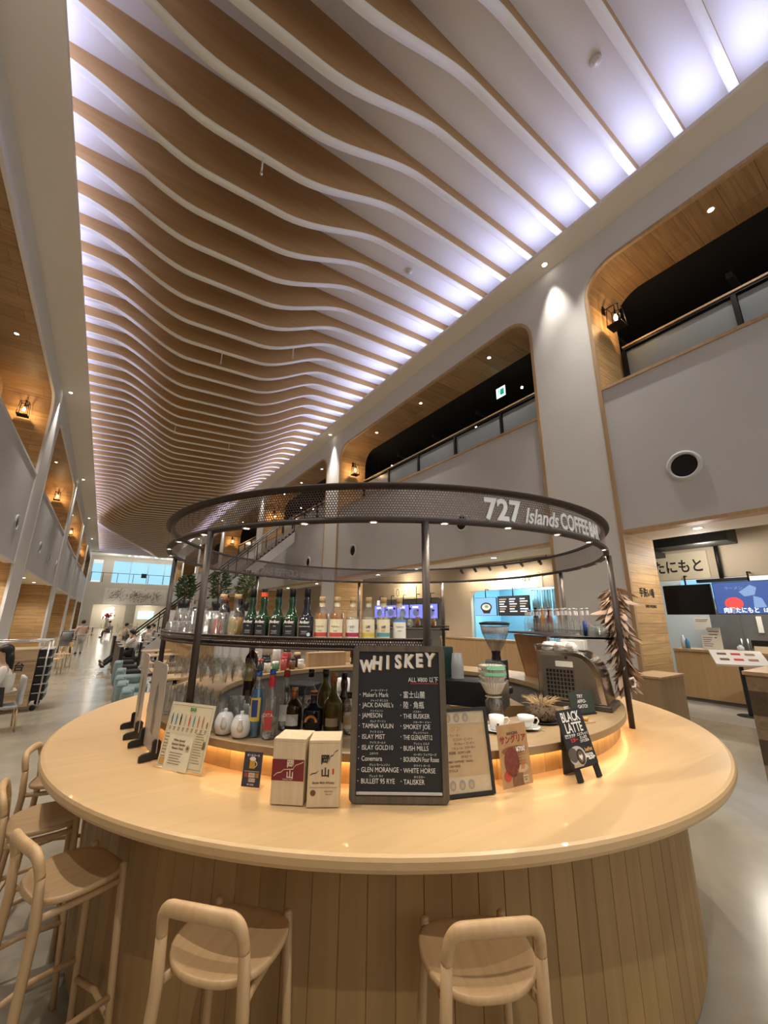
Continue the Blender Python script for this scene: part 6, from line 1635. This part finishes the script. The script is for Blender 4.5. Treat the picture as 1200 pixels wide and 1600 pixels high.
# hand-wash lettering on the oak jamb, low box and half wall
t = thing('hand_wash_sign', 'black hand washing sign lettering on the oak jamb beside the dried flowers', 'sign', (8.85, 3.594, 2.22))
text('lettering', '\u624b\u6d17\u3044\u5834', .185, ink, t, (-.07, 0, .06), (R(90), 0, 0), bold=.005, sx=.85)
text('lettering', 'HAND WASHING', .085, ink, t, (.02, 0, -.19), (R(90), 0, 0), bold=.002, sx=.72)
b = MB(); b.box((-.02, -.006, -.2), (.0, 0, -.19))
t = thing('bin_cabinet', 'low brown wooden cabinet against the oak jamb behind the bar', 'cabinet', (7.55, 3.15, 0)); b = MB(); b.box((-.42, -.22, 0), (.42, .22, .90)); obj('body', b, wood('dull_wood', (.36, .25, .14), (.29, .20, .11), 'Z', .6, .6), t); b = MB(); b.box((-.44, -.24, .901), (.44, .22, .93)); obj('top', b, trim_oak, t)
t = thing('half_wall', 'wooden plank half wall with a pale top at the right edge', 'half wall', (6.22, 1.66, 0), R(0)); b = MB(); b.box((0, -1.4, 0), (1.5, 0, 1.17)); obj('body', b, planks('half_wall_planks', (.30, .21, .12), (.24, .165, .095), 'X', 'Z', .25, 2.5), t); b = MB(); b.box((-.02, -1.42, 1.171), (1.52, .02, 1.21)); obj('top', b, trim_oak, t)

# noodle shop with the blue kitchen
kb_m = mat('kitchen_blue_lit_wall', (.32, .62, .78), .35, var=.05)  # blue of the kitchen lighting put into the wall colour
b = MB(); b.box((13.0, 6.95, .9), (13.1, 10.7, 3.6)); b.box((XS + .14, 6.9, .9), (13.0, 6.95, 3.6)); b.box((XS + .14, 10.7, .9), (13.0, 10.75, 3.6)); struct('wall_blue_kitchen', b, kb_m)
lamp('AREA', (12.2, 8.8, 3.4), 130, (.62, .88, 1.0), to=(12.4, 8.8, 0), size=1.0, size_y=3.0, name='kitchen_tube')
t = thing('shop_sign', 'pale rectangular shop sign with brush characters above the blue kitchen window', 'shop sign', (XS - .03, 8.25, 3.02), R(-90))
b = MB(); b.box((-.85, 0, -.26), (.62, .026, .26)); obj('board', b, cream_paper, t)
text('lettering', '\u798f\u5e78', .20, ink, t, (.05, -.003, .03), (R(90), 0, 0), bold=.002); text('lettering', '\u9eba\u51e6\u306e', .075, ink, t, (-.38, -.003, .03), (R(90), 0, 0)); text('lettering', 'FUKUYUKI RAMEN AND MORE', .045, brown_ink, t, (-.1, -.003, -.16), (R(90), 0, 0))
b = MB(); b.tube([(.52 + .06*cos(a/10), -.004, .16 + .06*sin(a/10)) for a in range(0, 45, 4)], .006, 6); obj('moon_mark', b, ink, t)
blue_d = glow('sky_display', (.22, .45, .85), .9); 
t, w_, h_ = screen('screen showing a dark bowl of noodles on blue, in the blue kitchen window', 10.36, 9.38, 1.87, 2.50, blue_d)
sdisc(t, 'bowl', disc(.03, -.02, .26, .16), glow('bowl_dark', (.03, .02, .02), .5)); sdisc(t, 'bowl', [(-.22, -.04), (.28, -.04), (.18, -.24), (-.10, -.24)], glow('bowl_dark_side', (.05, .035, .03), .5), .0036); sdisc(t, 'noodles', disc(.03, -.02, .20, .11), glow('noodle_print', (.75, .70, .55), .8), .006); sdisc(t, 'topping', disc(.05, -.0, .09, .05), glow('topping_print', (.25, .40, .18), .7), .0075)
t, w_, h_ = screen('black menu screen with rows of white writing in the blue kitchen window', 9.32, 8.05, 1.87, 2.52, glow('menu_display', (.015, .014, .014), 1.0))
for c_ in range(3):
    for k in range(6): sdisc(t, 'menu_line', rect(-.56 + .42*c_, .20 - .08*k, -.56 + .42*c_ + .30 - .05*((k + c_) % 3), .235 - .08*k), white_d if (k + c_) % 4 else glow('tan_display', (.6, .42, .25), .8))
curtain_m = mat('blue_curtain', (.45, .70, .85), .8, var=.06)
t = thing('noren_curtain', 'pale blue split curtain hanging in the blue kitchen window', 'curtain', (12.0, 7.75, 2.72), R(-90))
for k in range(4):
    b = MB(); vs = []
    for i in range(13):
        x = -.75 + .38*k + .34*i/12; y = .03*sin(i*1.6)
        vs += [(x, y, 0), (x, y, -.75)]
    b.add(vs, [(2*i, 2*i+1, 2*i+3, 2*i+2) for i in range(12)], 0, True); o = obj('panel', b, curtain_m, t); md = o.modifiers.new('thick', 'SOLIDIFY'); md.thickness = .004
b = MB(); b.tube([(-.8, 0, .01), (.8, 0, .01)], .015, 8); obj('rod', b, steel, t)
t = thing('service_counter', 'long wooden service counter under the blue kitchen window', 'counter', (10.9, 8.7, 0)); b = MB(); b.box((0, -2.2, 0), (.40, 3.2, 1.05)); obj('front', b, stall_wood, t); b = MB(); b.box((-.04, -2.25, 1.051), (.48, 3.25, 1.10)); obj('top', b, trim_oak, t)
card('white card standing on the service counter under the black menu screen', (10.98, 8.35, 1.102), .30, .26, white_paper, lines=2)
# second shop farther along with violet screens
t = thing('shop_sign', 'small pale shop sign with a round mark above the violet screens', 'shop sign', (XS - .03, 14.75, 2.92), R(-90))
b = MB(); b.box((-.9, 0, -.24), (.75, .026, .24)); obj('board', b, cream_paper, t); text('lettering', '\u82e6\u7af9', .20, ink, t, (.30, -.003, 0), (R(90), 0, 0)); 
b = MB(); b.tube([(-.62 + .10*cos(2*pi*k/20), -.004, .17*sin(2*pi*k/20)) for k in range(20)], .012, 6, closed=True); obj('round_mark', b, ink, t); text('lettering', 'RAMEN SHOP', .06, brown_ink, t, (-.20, -.003, .04), (R(90), 0, 0))
for k in range(5):
    t, w_, h_ = screen(['first violet blue menu screen from the left in the farther shop', 'second violet blue menu screen from the left in the farther shop', 'third violet blue menu screen from the left in the farther shop', 'fourth violet blue menu screen from the left in the farther shop', 'fifth violet blue menu screen, nearest the beige column'][k], 17.1 - .95*k, 16.2 - .95*k, 1.75, 2.35, glow('violet_display', (.16, .17, .62), 1.0))
    sdisc(t, 'bowl', disc(0, -.05, .22, .16), glow('bowl_print', (.10, .12, .22), .8)); sdisc(t, 'price', rect(-.25, .14, .15, .22), white_d)
t = thing('shop_shelf', 'lit shelf of wares at the right of the farther shop', 'shelf', (11.95, 12.55, .9)); b = MB()
for z in (0, .5, 1.0): b.box((0, -.3, z), (.35, .6, z + .03))
obj('boards', b, trim_oak, t); b = MB(); b.box((.36, -.3, 0), (.38, .6, 1.5)); obj('back', b, glow('shelf_back', (.9, .72, .48), .5), t)
lamp('POINT', (10.7, 14.5, 3.3), 60, WARM, size=.2, name='shop_light'); lamp('AREA', (12.2, 2.5, 3.9), 90, (1, .95, .88), to=(12.2, 2.5, 0), size=1.0, size_y=3, name='stall_tube'); lamp('POINT', (10.3, 3.0, 3.2), 30, SOFT, size=.2, name='stall_light')

b = MB(); b.box((13.45, 3.2, 2.35), (13.55, 4.6, 2.85)); tag(obj('blue_wall_glow', b, glow('blue_wall_light', (.25, .55, .85), .8)), 'glowing panel standing in for blue light on the back wall above the black screen', 'panel')  # emissive box imitates blue light falling on the upper wall

# ================================================================== FURNITURE AND PEOPLE ALONG THE LEFT
table_top_m = wood('table_oak', (.60, .42, .24), (.50, .34, .18), 'Y', .4, .7)
def make_table(label, loc, rz, w_, d_, h=.72, group=None, top=None):
    t = thing('table', label, 'table', loc, rz, group)
    b = MB(); b.box((-w_/2, -d_/2, h - .035), (w_/2, d_/2, h)); obj('table_top', b, top or table_top_m, t, bevel=.005)
    b = MB(); b.tube([(0, 0, .02), (0, 0, h - .036)], .035, 10); obj('post', b, black_metal, t)
    b = MB(); b.lathe([(0, .03), (.20, .022), (.24, 0), (0, 0)], 20); obj('foot', b, black_metal, t)
    return t
def make_chair(label, loc, rz, m, legm, group=None, back=.80):
    t = thing('dining_chair', label, 'chair', loc, rz, group)
    b = MB(); b.box((-.20, -.21, .43), (.20, .21, .465)); obj('seat', b, m, t, bevel=.012)
    for x in (-.18, .18):
        for y in (-.19, .19):
            b = MB(); b.tube([(x*1.1, y*1.1, 0), (x, y, .43 if x > 0 else back - .1)], .016, 8); obj('leg', b, legm, t)
    b = MB(); b.tube([(-.18, -.19, back - .1), (-.20, -.16, back), (-.23, 0, back + .005), (-.20, .16, back), (-.18, .19, back - .1)], .018, 8)
    b.box((-.225, -.16, back - .13), (-.205, .16, back - .01)); obj('backrest', b, m, t)
    return t
teal = mat('teal_velvet', (.16, .24, .235), .8, var=.15, scale=12, sheen=.3)
def make_tub(label, loc, rz):
    t = thing('tub_chair', label, 'chair', loc, rz)
    b = MB(); b.box((-.14, -.22, .30), (.28, .22, .46)); obj('seat', b, teal, t, bevel=.05, seg=4)
    b = MB(); b.tube([(-.20, -.16, .30), (-.21, -.16, .72)], .075, 14); b.tube([(-.20, .16, .30), (-.21, .16, .72)], .075, 14); b.box((-.28, -.16, .30), (-.13, .16, .77)); b.sphere((-.21, -.16, .72), .075, 12, sc=(1, 1, .7)); b.sphere((-.21, .16, .72), .075, 12, sc=(1, 1, .7)); obj('backrest', b, teal, t, bevel=.02)
    for x in (-.2, .22):
        for y in (-.17, .17):
            b = MB(); b.tube([(x*1.1, y*1.15, 0), (x, y, .31)], .014, 8); obj('leg', b, stool_leg_oak, t)
    return t
tub = None
for y, lab in ((7.05, 'teal upholstered chair nearest the bar counter edge'), (7.75, 'second teal upholstered chair from the bar along the walkway'), (8.5, 'third teal upholstered chair from the bar along the walkway'), (9.6, 'fourth teal upholstered chair from the bar, beside the small tables'), (11.2, 'farthest teal upholstered chair, beside the black chairs')):
    if tub is None: tub = make_tub(lab, (.66, y, 0), R(-6))
    else: dup(tub, (.62 if y < 9 else .66, y, 0), R(-6), lab)
for x, y, lab in ((1.25, 8.45, 'small square wooden table nearest the bar by the teal chairs'), (1.25, 9.6, 'small square wooden table second from the bar by the teal chairs'), (1.30, 11.2, 'small wooden table with a dark menu on it before the black chairs')):
    make_table(lab, (x, y, 0), 0, .62, .60)
b = MB(); b.box((-.10, -.14, 0), (.10, .14, .02)); tag(obj('menu_folder', b, black_plastic, loc=(1.22, 11.2, .722), rot=(0, 0, R(8))), 'dark menu folder on the third small wooden table', 'menu')
b = MB(); b.box((-.05, -.05, 0), (.05, .05, .14)); tag(obj('napkin_box', b, black_plastic, loc=(1.50, 11.0, .722)), 'dark napkin box at the back of the third small wooden table', 'napkin box')
black_vinyl = mat('black_vinyl', (.014, .014, .015), .4)
def make_black(label, loc, rz):
    t = thing('high_back_chair', label, 'chair', loc, rz)
    b = MB(); b.box((-.20, -.24, .25), (.26, .24, .46)); obj('seat', b, black_vinyl, t, bevel=.03)
    b = MB(); b.box((-.27, -.25, .10), (-.19, .25, 1.02)); obj('backrest', b, black_vinyl, t, bevel=.02)
    b = MB(); b.box((-.275, -.255, 1.021), (-.185, .255, 1.035)); obj('top_trim', b, steel, t)
    for x in (-.2, .2):
        for y in (-.2, .2):
            b = MB(); b.tube([(x, y, 0), (x, y, .26)], .016, 8); obj('leg', b, black_metal, t)
    return t
bk = None
for y, lab in ((12.2, 'nearest black high-backed chair beside the walkway'), (13.4, 'second black high-backed chair beside the walkway'), (14.8, 'third black high-backed chair beside the walkway'), (18.6, 'black high-backed chair behind the seated man')):
    if bk is None: bk = make_black(lab, (.72, y, 0), R(4))
    else: dup(bk, (.72, y, 0), R(4), lab)
for y, lab in ((13.2, 'wooden table between the black high-backed chairs'), (14.8, 'wooden table next to the seated man')): make_table(lab, (1.55, y, 0), 0, .8, .7)
t = thing('wooden_counter', 'long wooden counter with trays running behind the seated man', 'counter', (2.35, 14.6, 0)); b = MB(); b.box((-.3, -2.6, 0), (.3, 4.0, 1.0)); obj('front', b, stall_wood, t); b = MB(); b.box((-.36, -2.65, 1.001), (.36, 4.05, 1.05)); obj('top', b, table_top_m, t)
for k, y in enumerate((12.6, 13.6)):
    b = MB(); b.box((-.2, -.28, 0), (.2, .28, .03)); tag(obj('serving_tray', b, black_plastic, loc=(2.35, y, 1.053), bevel=.005), ['black serving tray nearest us on the long wooden counter', 'black serving tray farther along the long wooden counter'][k], 'tray')
t = thing('counter_lamp', 'small glowing glass lamp at the end of the long wooden counter', 'lamp', (2.30, 15.8, 1.052)); b = MB(); b.lathe([(0, 0), (.10, 0), (.10, .02), (0, .03)], 16); obj('base', b, black_metal, t); b = MB(); b.lathe([(.09, .03), (.10, .12), (.05, .20), (0, .21)], 16); obj('shade', b, glow('warm_shade', (1, .7, .38), 4), t)

# tray return cabinet and rack
t = thing('tray_return', 'oak tray return cabinet with black lettering and a rack of black trays', 'cabinet', (-1.50, 10.45, 0))
cab = planks('cabinet_oak', (.48, .34, .20), (.42, .29, .165), 'X', 'Z', .30, 2.0)
b = MB(); b.box((-.75, 0, .10), (.58, .85, 1.12)); obj('body', b, cab, t)
text('lettering', '\u8fd4\u5374\u53f0', .17, ink, t, (.17, -.004, .80), (R(90), 0, 0), bold=.003); text('lettering', 'RETURN', .055, ink, t, (.17, -.004, .63), (R(90), 0, 0))
b = MB()
for y in (.05, .80): b.tube([(-.75, y, 1.26), (.72, y, 1.26)], .018, 8); b.tube([(.72, y, 1.26), (.72, y, .08)], .015, 8)
b.tube([(-.2, .05, 1.12), (-.2, .05, 1.26)], .015, 8); obj('rail_frame', b, steel, t)
for k in range(6):
    b = MB(); b.box((.585, .10, .18 + .16*k), (.78, .75, .30 + .16*k)); tr = obj('tray_slot', b, black_plastic, t)
    b = MB(); b.box((.60, .08, .305 + .16*k), (.80, .78, .318 + .16*k)); obj('tray_edge', b, white_china, tr)
for x in (-.65, .66):
    for y in (.1, .75):
        b = MB(); b.sphere((x, y, .05), .05, 10, sc=(1, .5, 1)); obj('caster', b, black_plastic, t)
b = MB(); b.box((-.32, -.1, .0), (.32, .1, .012)); 

# chairs, tables farther along
ch = make_chair('wooden chair with rounded back beside the tray return cabinet', (-.95, 18.3, 0), R(200), stool_oak, stool_leg_oak)
dup(ch, (-1.05, 16.4, 0), R(170), 'wooden chair nearest us beyond the tray return cabinet')
make_table('wooden table with chairs beyond the tray return cabinet', (-1.75, 17.4, 0), 0, .9, .9)
far_t = make_table('pale table in the far seating area', (-1.5, 32, 0), 0, .9, .9, group='far pale tables', top=mat('pale_table', (.66, .58, .46), .35))
for x, y in ((-1.4, 38), (-.6, 46), (1.0, 52), (3.2, 34), (3.4, 41), (5.0, 48), (2.6, 58), (5.2, 60)): dup(far_t, (x, y, 0), 0)
fc = make_chair('pale wooden chair in the far seating area', (-.75, 32, 0), R(180), table_top_m, stool_leg_oak, group='far pale chairs')
for x, y, a in ((-.6, 38, 180), (.2, 46, 180), (-1.4, 46, 0), (1.8, 52, 180), (.2, 52, 0), (2.4, 34, 0), (4.0, 34, 180), (2.6, 41, 0), (4.2, 41, 180), (4.2, 48, 0), (5.8, 48, 180), (1.8, 58, 0), (3.4, 58, 180)): dup(fc, (x, y, 0), R(a))
t = thing('flower_arrangement', 'red flower arrangement on a stand in the far left shop', 'flowers', (.55, 66, 0)); b = MB(); b.lathe([(0, 0), (.22, 0), (.16, 1.1), (.2, 1.3), (0, 1.3)], 14); obj('vase', b, white_china, t)
random.seed(9); b = MB()
for k in range(60): b.sphere((random.gauss(0, .22), random.gauss(0, .2), 1.7 + random.gauss(0, .16)), .09, 6)
o = obj('blossoms', b, mat('red_blossom', (.60, .03, .03), .7), t); o['kind'] = 'stuff'

# ---- people
skin = mat('skin', (.58, .38, .27), .55, var=.06)
hair_m = mat('black_hair', (.012, .010, .009), .45, var=.3, scale=30)
def chain(name, pts, edges, rad, m, parent, sub=2):
    me = bpy.data.meshes.new(name); me.from_pydata([tuple(p) for p in pts], edges, []); me.update()
    o = bpy.data.objects.new(name, me); COL.objects.link(o)
    if parent is not None: o.parent = parent
    me.materials.append(m)
    me.skin_vertices.new() if hasattr(me.skin_vertices, 'new') and not len(me.skin_vertices) else None
    md = o.modifiers.new('skin', 'SKIN'); md.use_smooth_shade = True
    return o, md
def skinned(name, joints, links, m, parent=None, root=None):
    """joints: name -> (point, radius); one continuous surface grown over the linked joints"""
    import bmesh
    bm = bmesh.new(); lay = bm.verts.layers.skin.verify(); vs = {}
    for k, (p, r) in joints.items():
        v = bm.verts.new(p); vs[k] = v
        rr = r if isinstance(r, tuple) else (r, r)
        v[lay].radius = rr; v[lay].use_root = (k == root)
    for a, c in links: bm.edges.new((vs[a], vs[c]))
    me = bpy.data.meshes.new(name); bm.to_mesh(me); bm.free(); me.materials.append(m)
    o = bpy.data.objects.new(name, me); COL.objects.link(o)
    if parent is not None: o.parent = parent
    s_ = o.modifiers.new('skin', 'SKIN'); s_.use_smooth_shade = True; s_.branch_smoothing = .6
    u = o.modifiers.new('sub', 'SUBSURF'); u.levels = 2; u.render_levels = 2
    return o
def person(label, loc, rz, J, shirt, trousers, hair=None, scale=1.0, long_hair=False, sleeves='short', shoe=None):
    """J gives joints in the figure's own frame (faces +x)"""
    t = thing('person', label, 'person', loc, rz); t.scale = (scale,)*3
    j = {k: Vector(v) for k, v in J.items()}
    V = lambda k: tuple(j[k])
    body = {'pelvis': (V('pelvis'), (.13, .15)), 'waist': (V('waist'), (.11, .135)), 'chest': (V('chest'), (.115, .16)), 'neck0': (V('neck0'), .06), 'neck1': (V('neck1'), .05)}
    h = j['head']; f = Vector((1, 0, 0)); 
    body['head'] = (tuple(h), (.085, .078)); body['crown'] = (tuple(h + Vector((-.01, 0, .085))), .055)
    links = [('pelvis', 'waist'), ('waist', 'chest'), ('chest', 'neck0'), ('neck0', 'neck1'), ('neck1', 'head'), ('head', 'crown')]
    for s_ in 'lr':
        for a, r in (('shoulder', .052), ('elbow', .042), ('wrist', .028), ('hip', .085), ('knee', .058), ('ankle', .040), ('toe', .032)): body[a + s_] = (V(a + s_), r)
        w_, e_ = j['wrist' + s_], j['elbow' + s_]; d = (w_ - e_).normalized(); side = d.cross(Vector((0, 0, 1)))
        side = side.normalized() if side.length > .1 else Vector((0, 1, 0))
        palm = w_ + d*.055; body['palm' + s_] = (tuple(palm), (.034, .018))
        links += [('chest', 'shoulder' + s_), ('shoulder' + s_, 'elbow' + s_), ('elbow' + s_, 'wrist' + s_), ('wrist' + s_, 'palm' + s_), ('pelvis', 'hip' + s_), ('hip' + s_, 'knee' + s_), ('knee' + s_, 'ankle' + s_), ('ankle' + s_, 'toe' + s_)]
        for q in range(4):
            o_ = side*(.026 - .0175*q); k1, k2, k3 = ('f%d%s%s' % (q, c_, s_) for c_ in 'abc'); L_ = (.072, .080, .076, .060)[q]
            body[k1] = (tuple(palm + o_ + d*.030), .0095); body[k2] = (tuple(palm + o_ + d*(.030 + L_*.5) + Vector((0, 0, -.010))), .0088); body[k3] = (tuple(palm + o_ + d*(.030 + L_*.85) + Vector((0, 0, -.030))), .0075)
            links += [('palm' + s_, k1), (k1, k2), (k2, k3)]
        body['t1' + s_] = (tuple(w_ + d*.03 + side*.034), .011); body['t2' + s_] = (tuple(w_ + d*.07 + side*.052 + Vector((0, 0, -.012))), .009); links += [('wrist' + s_, 't1' + s_), ('t1' + s_, 't2' + s_)]
    skinned('body', body, links, skin, t, 'pelvis')
    # face
    b = MB(); 
    for s_ in (-1, 1): b.sphere((h.x + .078, h.y + s_*.030, h.z + .012), .010, 8)
    obj('eyes', b, ink, t); b = MB(); b.add([(h.x + .080, h.y - .012, h.z - .012), (h.x + .080, h.y + .012, h.z - .012), (h.x + .104, h.y, h.z - .018), (h.x + .082, h.y, h.z + .022)], [(0, 1, 2), (0, 2, 3), (2, 1, 3)]); obj('nose', b, skin, t)
    b = MB(); b.box((h.x + .074, h.y - .022, h.z - .048), (h.x + .082, h.y + .022, h.z - .041)); obj('mouth', b, mat('lips', (.42, .18, .15), .5), t)
    b = MB(); b.sphere((h.x - .022, h.y, h.z + .040), .112, 18, sc=(.98, .88, .92)); 
    b.v = [(x, y, max(z, h.z - .045 if x < h.x - .01 else h.z + .055 if x > h.x + .045 else h.z + .01)) for x, y, z in b.v]
    if long_hair: b.tube([(h.x - .05, 0 + h.y, h.z + .03), (h.x - .085, h.y, h.z - .10), (h.x - .10, h.y, h.z - .26), (h.x - .09, h.y, h.z - .38)], [.075, .072, .060, .025], 14)
    obj('hair', b, hair or hair_m, t)
    # clothes
    cl = {'pelvis': (tuple(j['pelvis'] + Vector((0, 0, .04))), (.172, .195)), 'waist': (V('waist'), (.165, .188)), 'chest': (V('chest'), (.172, .215)), 'neck0': (tuple(j['neck0'] + Vector((0, 0, .005))), .092)}
    lk = [('pelvis', 'waist'), ('waist', 'chest'), ('chest', 'neck0')]
    for s_ in 'lr':
        cl['shoulder' + s_] = (V('shoulder' + s_), .092); lk.append(('chest', 'shoulder' + s_))
        if sleeves == 'long':
            cl['elbow' + s_] = (V('elbow' + s_), .070); cl['cuff' + s_] = (tuple(j['elbow' + s_].lerp(j['wrist' + s_], .9)), .050); lk += [('shoulder' + s_, 'elbow' + s_), ('elbow' + s_, 'cuff' + s_)]
        else:
            cl['cuff' + s_] = (tuple(j['shoulder' + s_].lerp(j['elbow' + s_], .85)), .084); lk += [('shoulder' + s_, 'cuff' + s_)]
    skinned('shirt', cl, lk, shirt, t, 'waist')
    tr = {'pelvis': (V('pelvis'), (.165, .185))}; lk = []
    for s_ in 'lr':
        tr['hip' + s_] = (V('hip' + s_), .115); tr['knee' + s_] = (V('knee' + s_), .082); tr['cuff' + s_] = (tuple(j['knee' + s_].lerp(j['ankle' + s_], 1.0)), .058); lk += [('pelvis', 'hip' + s_), ('hip' + s_, 'knee' + s_), ('knee' + s_, 'cuff' + s_)]
    skinned('trousers', tr, lk, trousers, t, 'pelvis')
    for s_ in 'lr':
        a, c_ = j['ankle' + s_], j['toe' + s_]; b = MB(); d = (c_ - a); d.z = 0; d = d.normalized() if d.length > 1e-3 else Vector((1, 0, 0))
        b.tube([tuple(a - d*.04 + Vector((0, 0, -.03))), tuple(a + d*.03 + Vector((0, 0, -.03))), tuple(c_ + d*.03)], [.048, .050, .034], 10); obj('shoe', b, shoe or black_plastic, t)
    return t
def cloth(n, c): return mat(n, c, .85, var=.08, scale=14, sheen=.2)
SIT = dict(pelvis=(0, 0, .54), waist=(.02, 0, .68), chest=(.03, 0, .90), neck0=(.03, 0, 1.04), neck1=(.045, 0, 1.10), head=(.07, 0, 1.20),
           shoulderl=(.03, .18, .98), elbowl=(.10, .22, .74), wristl=(.30, .14, .72), hipl=(.06, .09, .52), kneel=(.44, .11, .50), anklel=(.44, .11, .09), toel=(.58, .12, .035),
           shoulderr=(.03, -.18, .98), elbowr=(.10, -.22, .74), wristr=(.30, -.12, .74), hipr=(.06, -.09, .52), kneer=(.44, -.11, .50), ankler=(.44, -.11, .09), toer=(.58, -.12, .035))
STAND = dict(pelvis=(0, 0, .92), waist=(0, 0, 1.06), chest=(.01, 0, 1.28), neck0=(.02, 0, 1.42), neck1=(.03, 0, 1.48), head=(.06, 0, 1.57),
           shoulderl=(.01, .19, 1.36), elbowl=(.06, .24, 1.10), wristl=(.28, .20, 1.02), hipl=(0, .09, .88), kneel=(.02, .10, .48), anklel=(-.02, .10, .09), toel=(.12, .11, .035),
           shoulderr=(.01, -.19, 1.36), elbowr=(.06, -.24, 1.10), wristr=(.28, -.20, 1.02), hipr=(0, -.09, .88), kneer=(.03, -.10, .48), ankler=(.02, -.10, .09), toer=(.16, -.11, .035))
# woman at the left edge, seated, seen from behind her shoulder, tray on her lap
person('seated woman with long black hair and a white shirt at the left edge', (-1.16, 9.05, 0), R(192), SIT, cloth('white_shirt', (.72, .68, .62)), cloth('charcoal_trousers', (.045, .045, .05)), long_hair=True, scale=.97, sleeves='long')
t = thing('side_chair', 'pale grey chair under the seated woman at the left edge', 'chair', (-1.15, 9.05, 0), R(192)); t.scale = (1, 1, .9)
b = MB(); b.box((-.22, -.22, .37), (.24, .22, .42)); obj('seat', b, mat('grey_fabric', (.42, .43, .43), .8), t, bevel=.015); b = MB(); b.box((-.27, -.22, .42), (-.22, .22, .88)); obj('backrest', b, mat('pale_grey_back', (.52, .53, .53), .7), t, bevel=.02)
for x in (-.22, .22):
    for y in (-.19, .19):
        b = MB(); b.tube([(x*1.1, y*1.1, 0), (x, y, .37)], .013, 8); obj('leg', b, stool_leg_oak, t)
b = MB(); b.box((-.16, -.22, 0), (.16, .22, .02)); tag(obj('food_tray', b, table_top_m, loc=(-1.52, 8.97, .68), rot=(0, 0, R(192))), 'wooden food tray held on the lap of the woman in white', 'tray')
# standing person with a stroller
person('standing person in a pale pink shirt and grey trousers beside a stroller', (-.70, 24.0, 0), R(100), STAND, cloth('pale_pink_shirt', (.60, .46, .40)), cloth('light_grey_trousers', (.45, .44, .42)), sleeves='long', scale=.90)
t = thing('stroller', 'dark stroller with grey fabric beside the standing person', 'stroller', (-1.25, 24.3, 0), R(95))
b = MB(); b.box((-.28, -.24, .38), (.34, .24, .62)); b.sphere((-.05, 0, .78), .36, 14, sc=(1, .75, .8)); obj('seat_and_hood', b, mat('stroller_grey', (.20, .20, .21), .8, var=.3, scale=5), t)
b = MB(); b.tube([(-.35, -.22, .12), (.1, -.22, .45), (-.45, -.2, 1.02), (-.47, 0, 1.04), (-.45, .2, 1.02), (.1, .22, .45), (-.35, .22, .12)], .016, 8); b.tube([(.35, -.22, .12), (-.1, -.22, .5)], .016, 8); b.tube([(.35, .22, .12), (-.1, .22, .5)], .016, 8); obj('frame', b, black_metal, t)
for x in (-.35, .35):
    for y in (-.24, .24):
        b = MB(); b.tube([(x, y - .02, .11), (x, y + .02, .11)], .11, 16); obj('wheel', b, black_plastic, t)
# man with his legs stretched out
J = dict(SIT); J.update(kneel=(.42, .10, .50), anklel=(.80, .12, .14), toel=(.88, .13, .22), kneer=(.44, -.10, .56), ankler=(.84, -.06, .22), toer=(.93, -.06, .30), head=(.13, 0, 1.16), neck1=(.08, 0, 1.08), wristl=(.16, .08, 1.04), elbowl=(.22, .18, .80))
person('seated man in a white shirt, head bowed, legs stretched into the walkway', (1.06, 16.9, 0), R(172), J, cloth('office_shirt', (.66, .65, .66)), cloth('black_trousers', (.012, .012, .014)), sleeves='long')
t = dup(bk, (1.04, 16.9, 0), R(172), 'black chair under the seated man in the white shirt', scale=(1, 1, .84))
for k, (x, y, rz, lab, cc) in enumerate(((1.9, 22.5, 100, 'seated person in a pale top beyond the stair railing', (.62, .58, .52)), (2.4, 25.5, 200, 'seated person in a dark top farther along the hall', (.06, .07, .09)), (1.2, 28.5, 20, 'seated person in a beige top at a far table', (.50, .42, .32)), (.6, 40.5, 170, 'small distant seated person in a grey top', (.35, .35, .36)))):
    person(lab, (x, y, 0), R(rz), SIT, cloth('distant_top', cc), cloth('distant_trousers', (.08, .08, .09)))
    make_chair(['wooden chair under the person in the pale top', 'wooden chair under the person in the dark top', 'wooden chair under the person in the beige top', 'wooden chair under the distant person in grey'][k], (x, y, 0), R(rz), stool_oak, stool_leg_oak).scale = (1, 1, .85)

# ------------------------------------------------------------------ lettering becomes mesh
bpy.context.view_layer.update()
_dg = bpy.context.evaluated_depsgraph_get()
for o in [o for o in bpy.data.objects if o.type == 'FONT']:
    me = bpy.data.meshes.new_from_object(o.evaluated_get(_dg))
    nm = o.name.split('.')[0]
    n_ = bpy.data.objects.new('lettering', me); COL.objects.link(n_)
    n_.parent = o.parent; n_.location = o.location; n_.rotation_euler = o.rotation_euler; n_.scale = o.scale
    bpy.data.objects.remove(o)
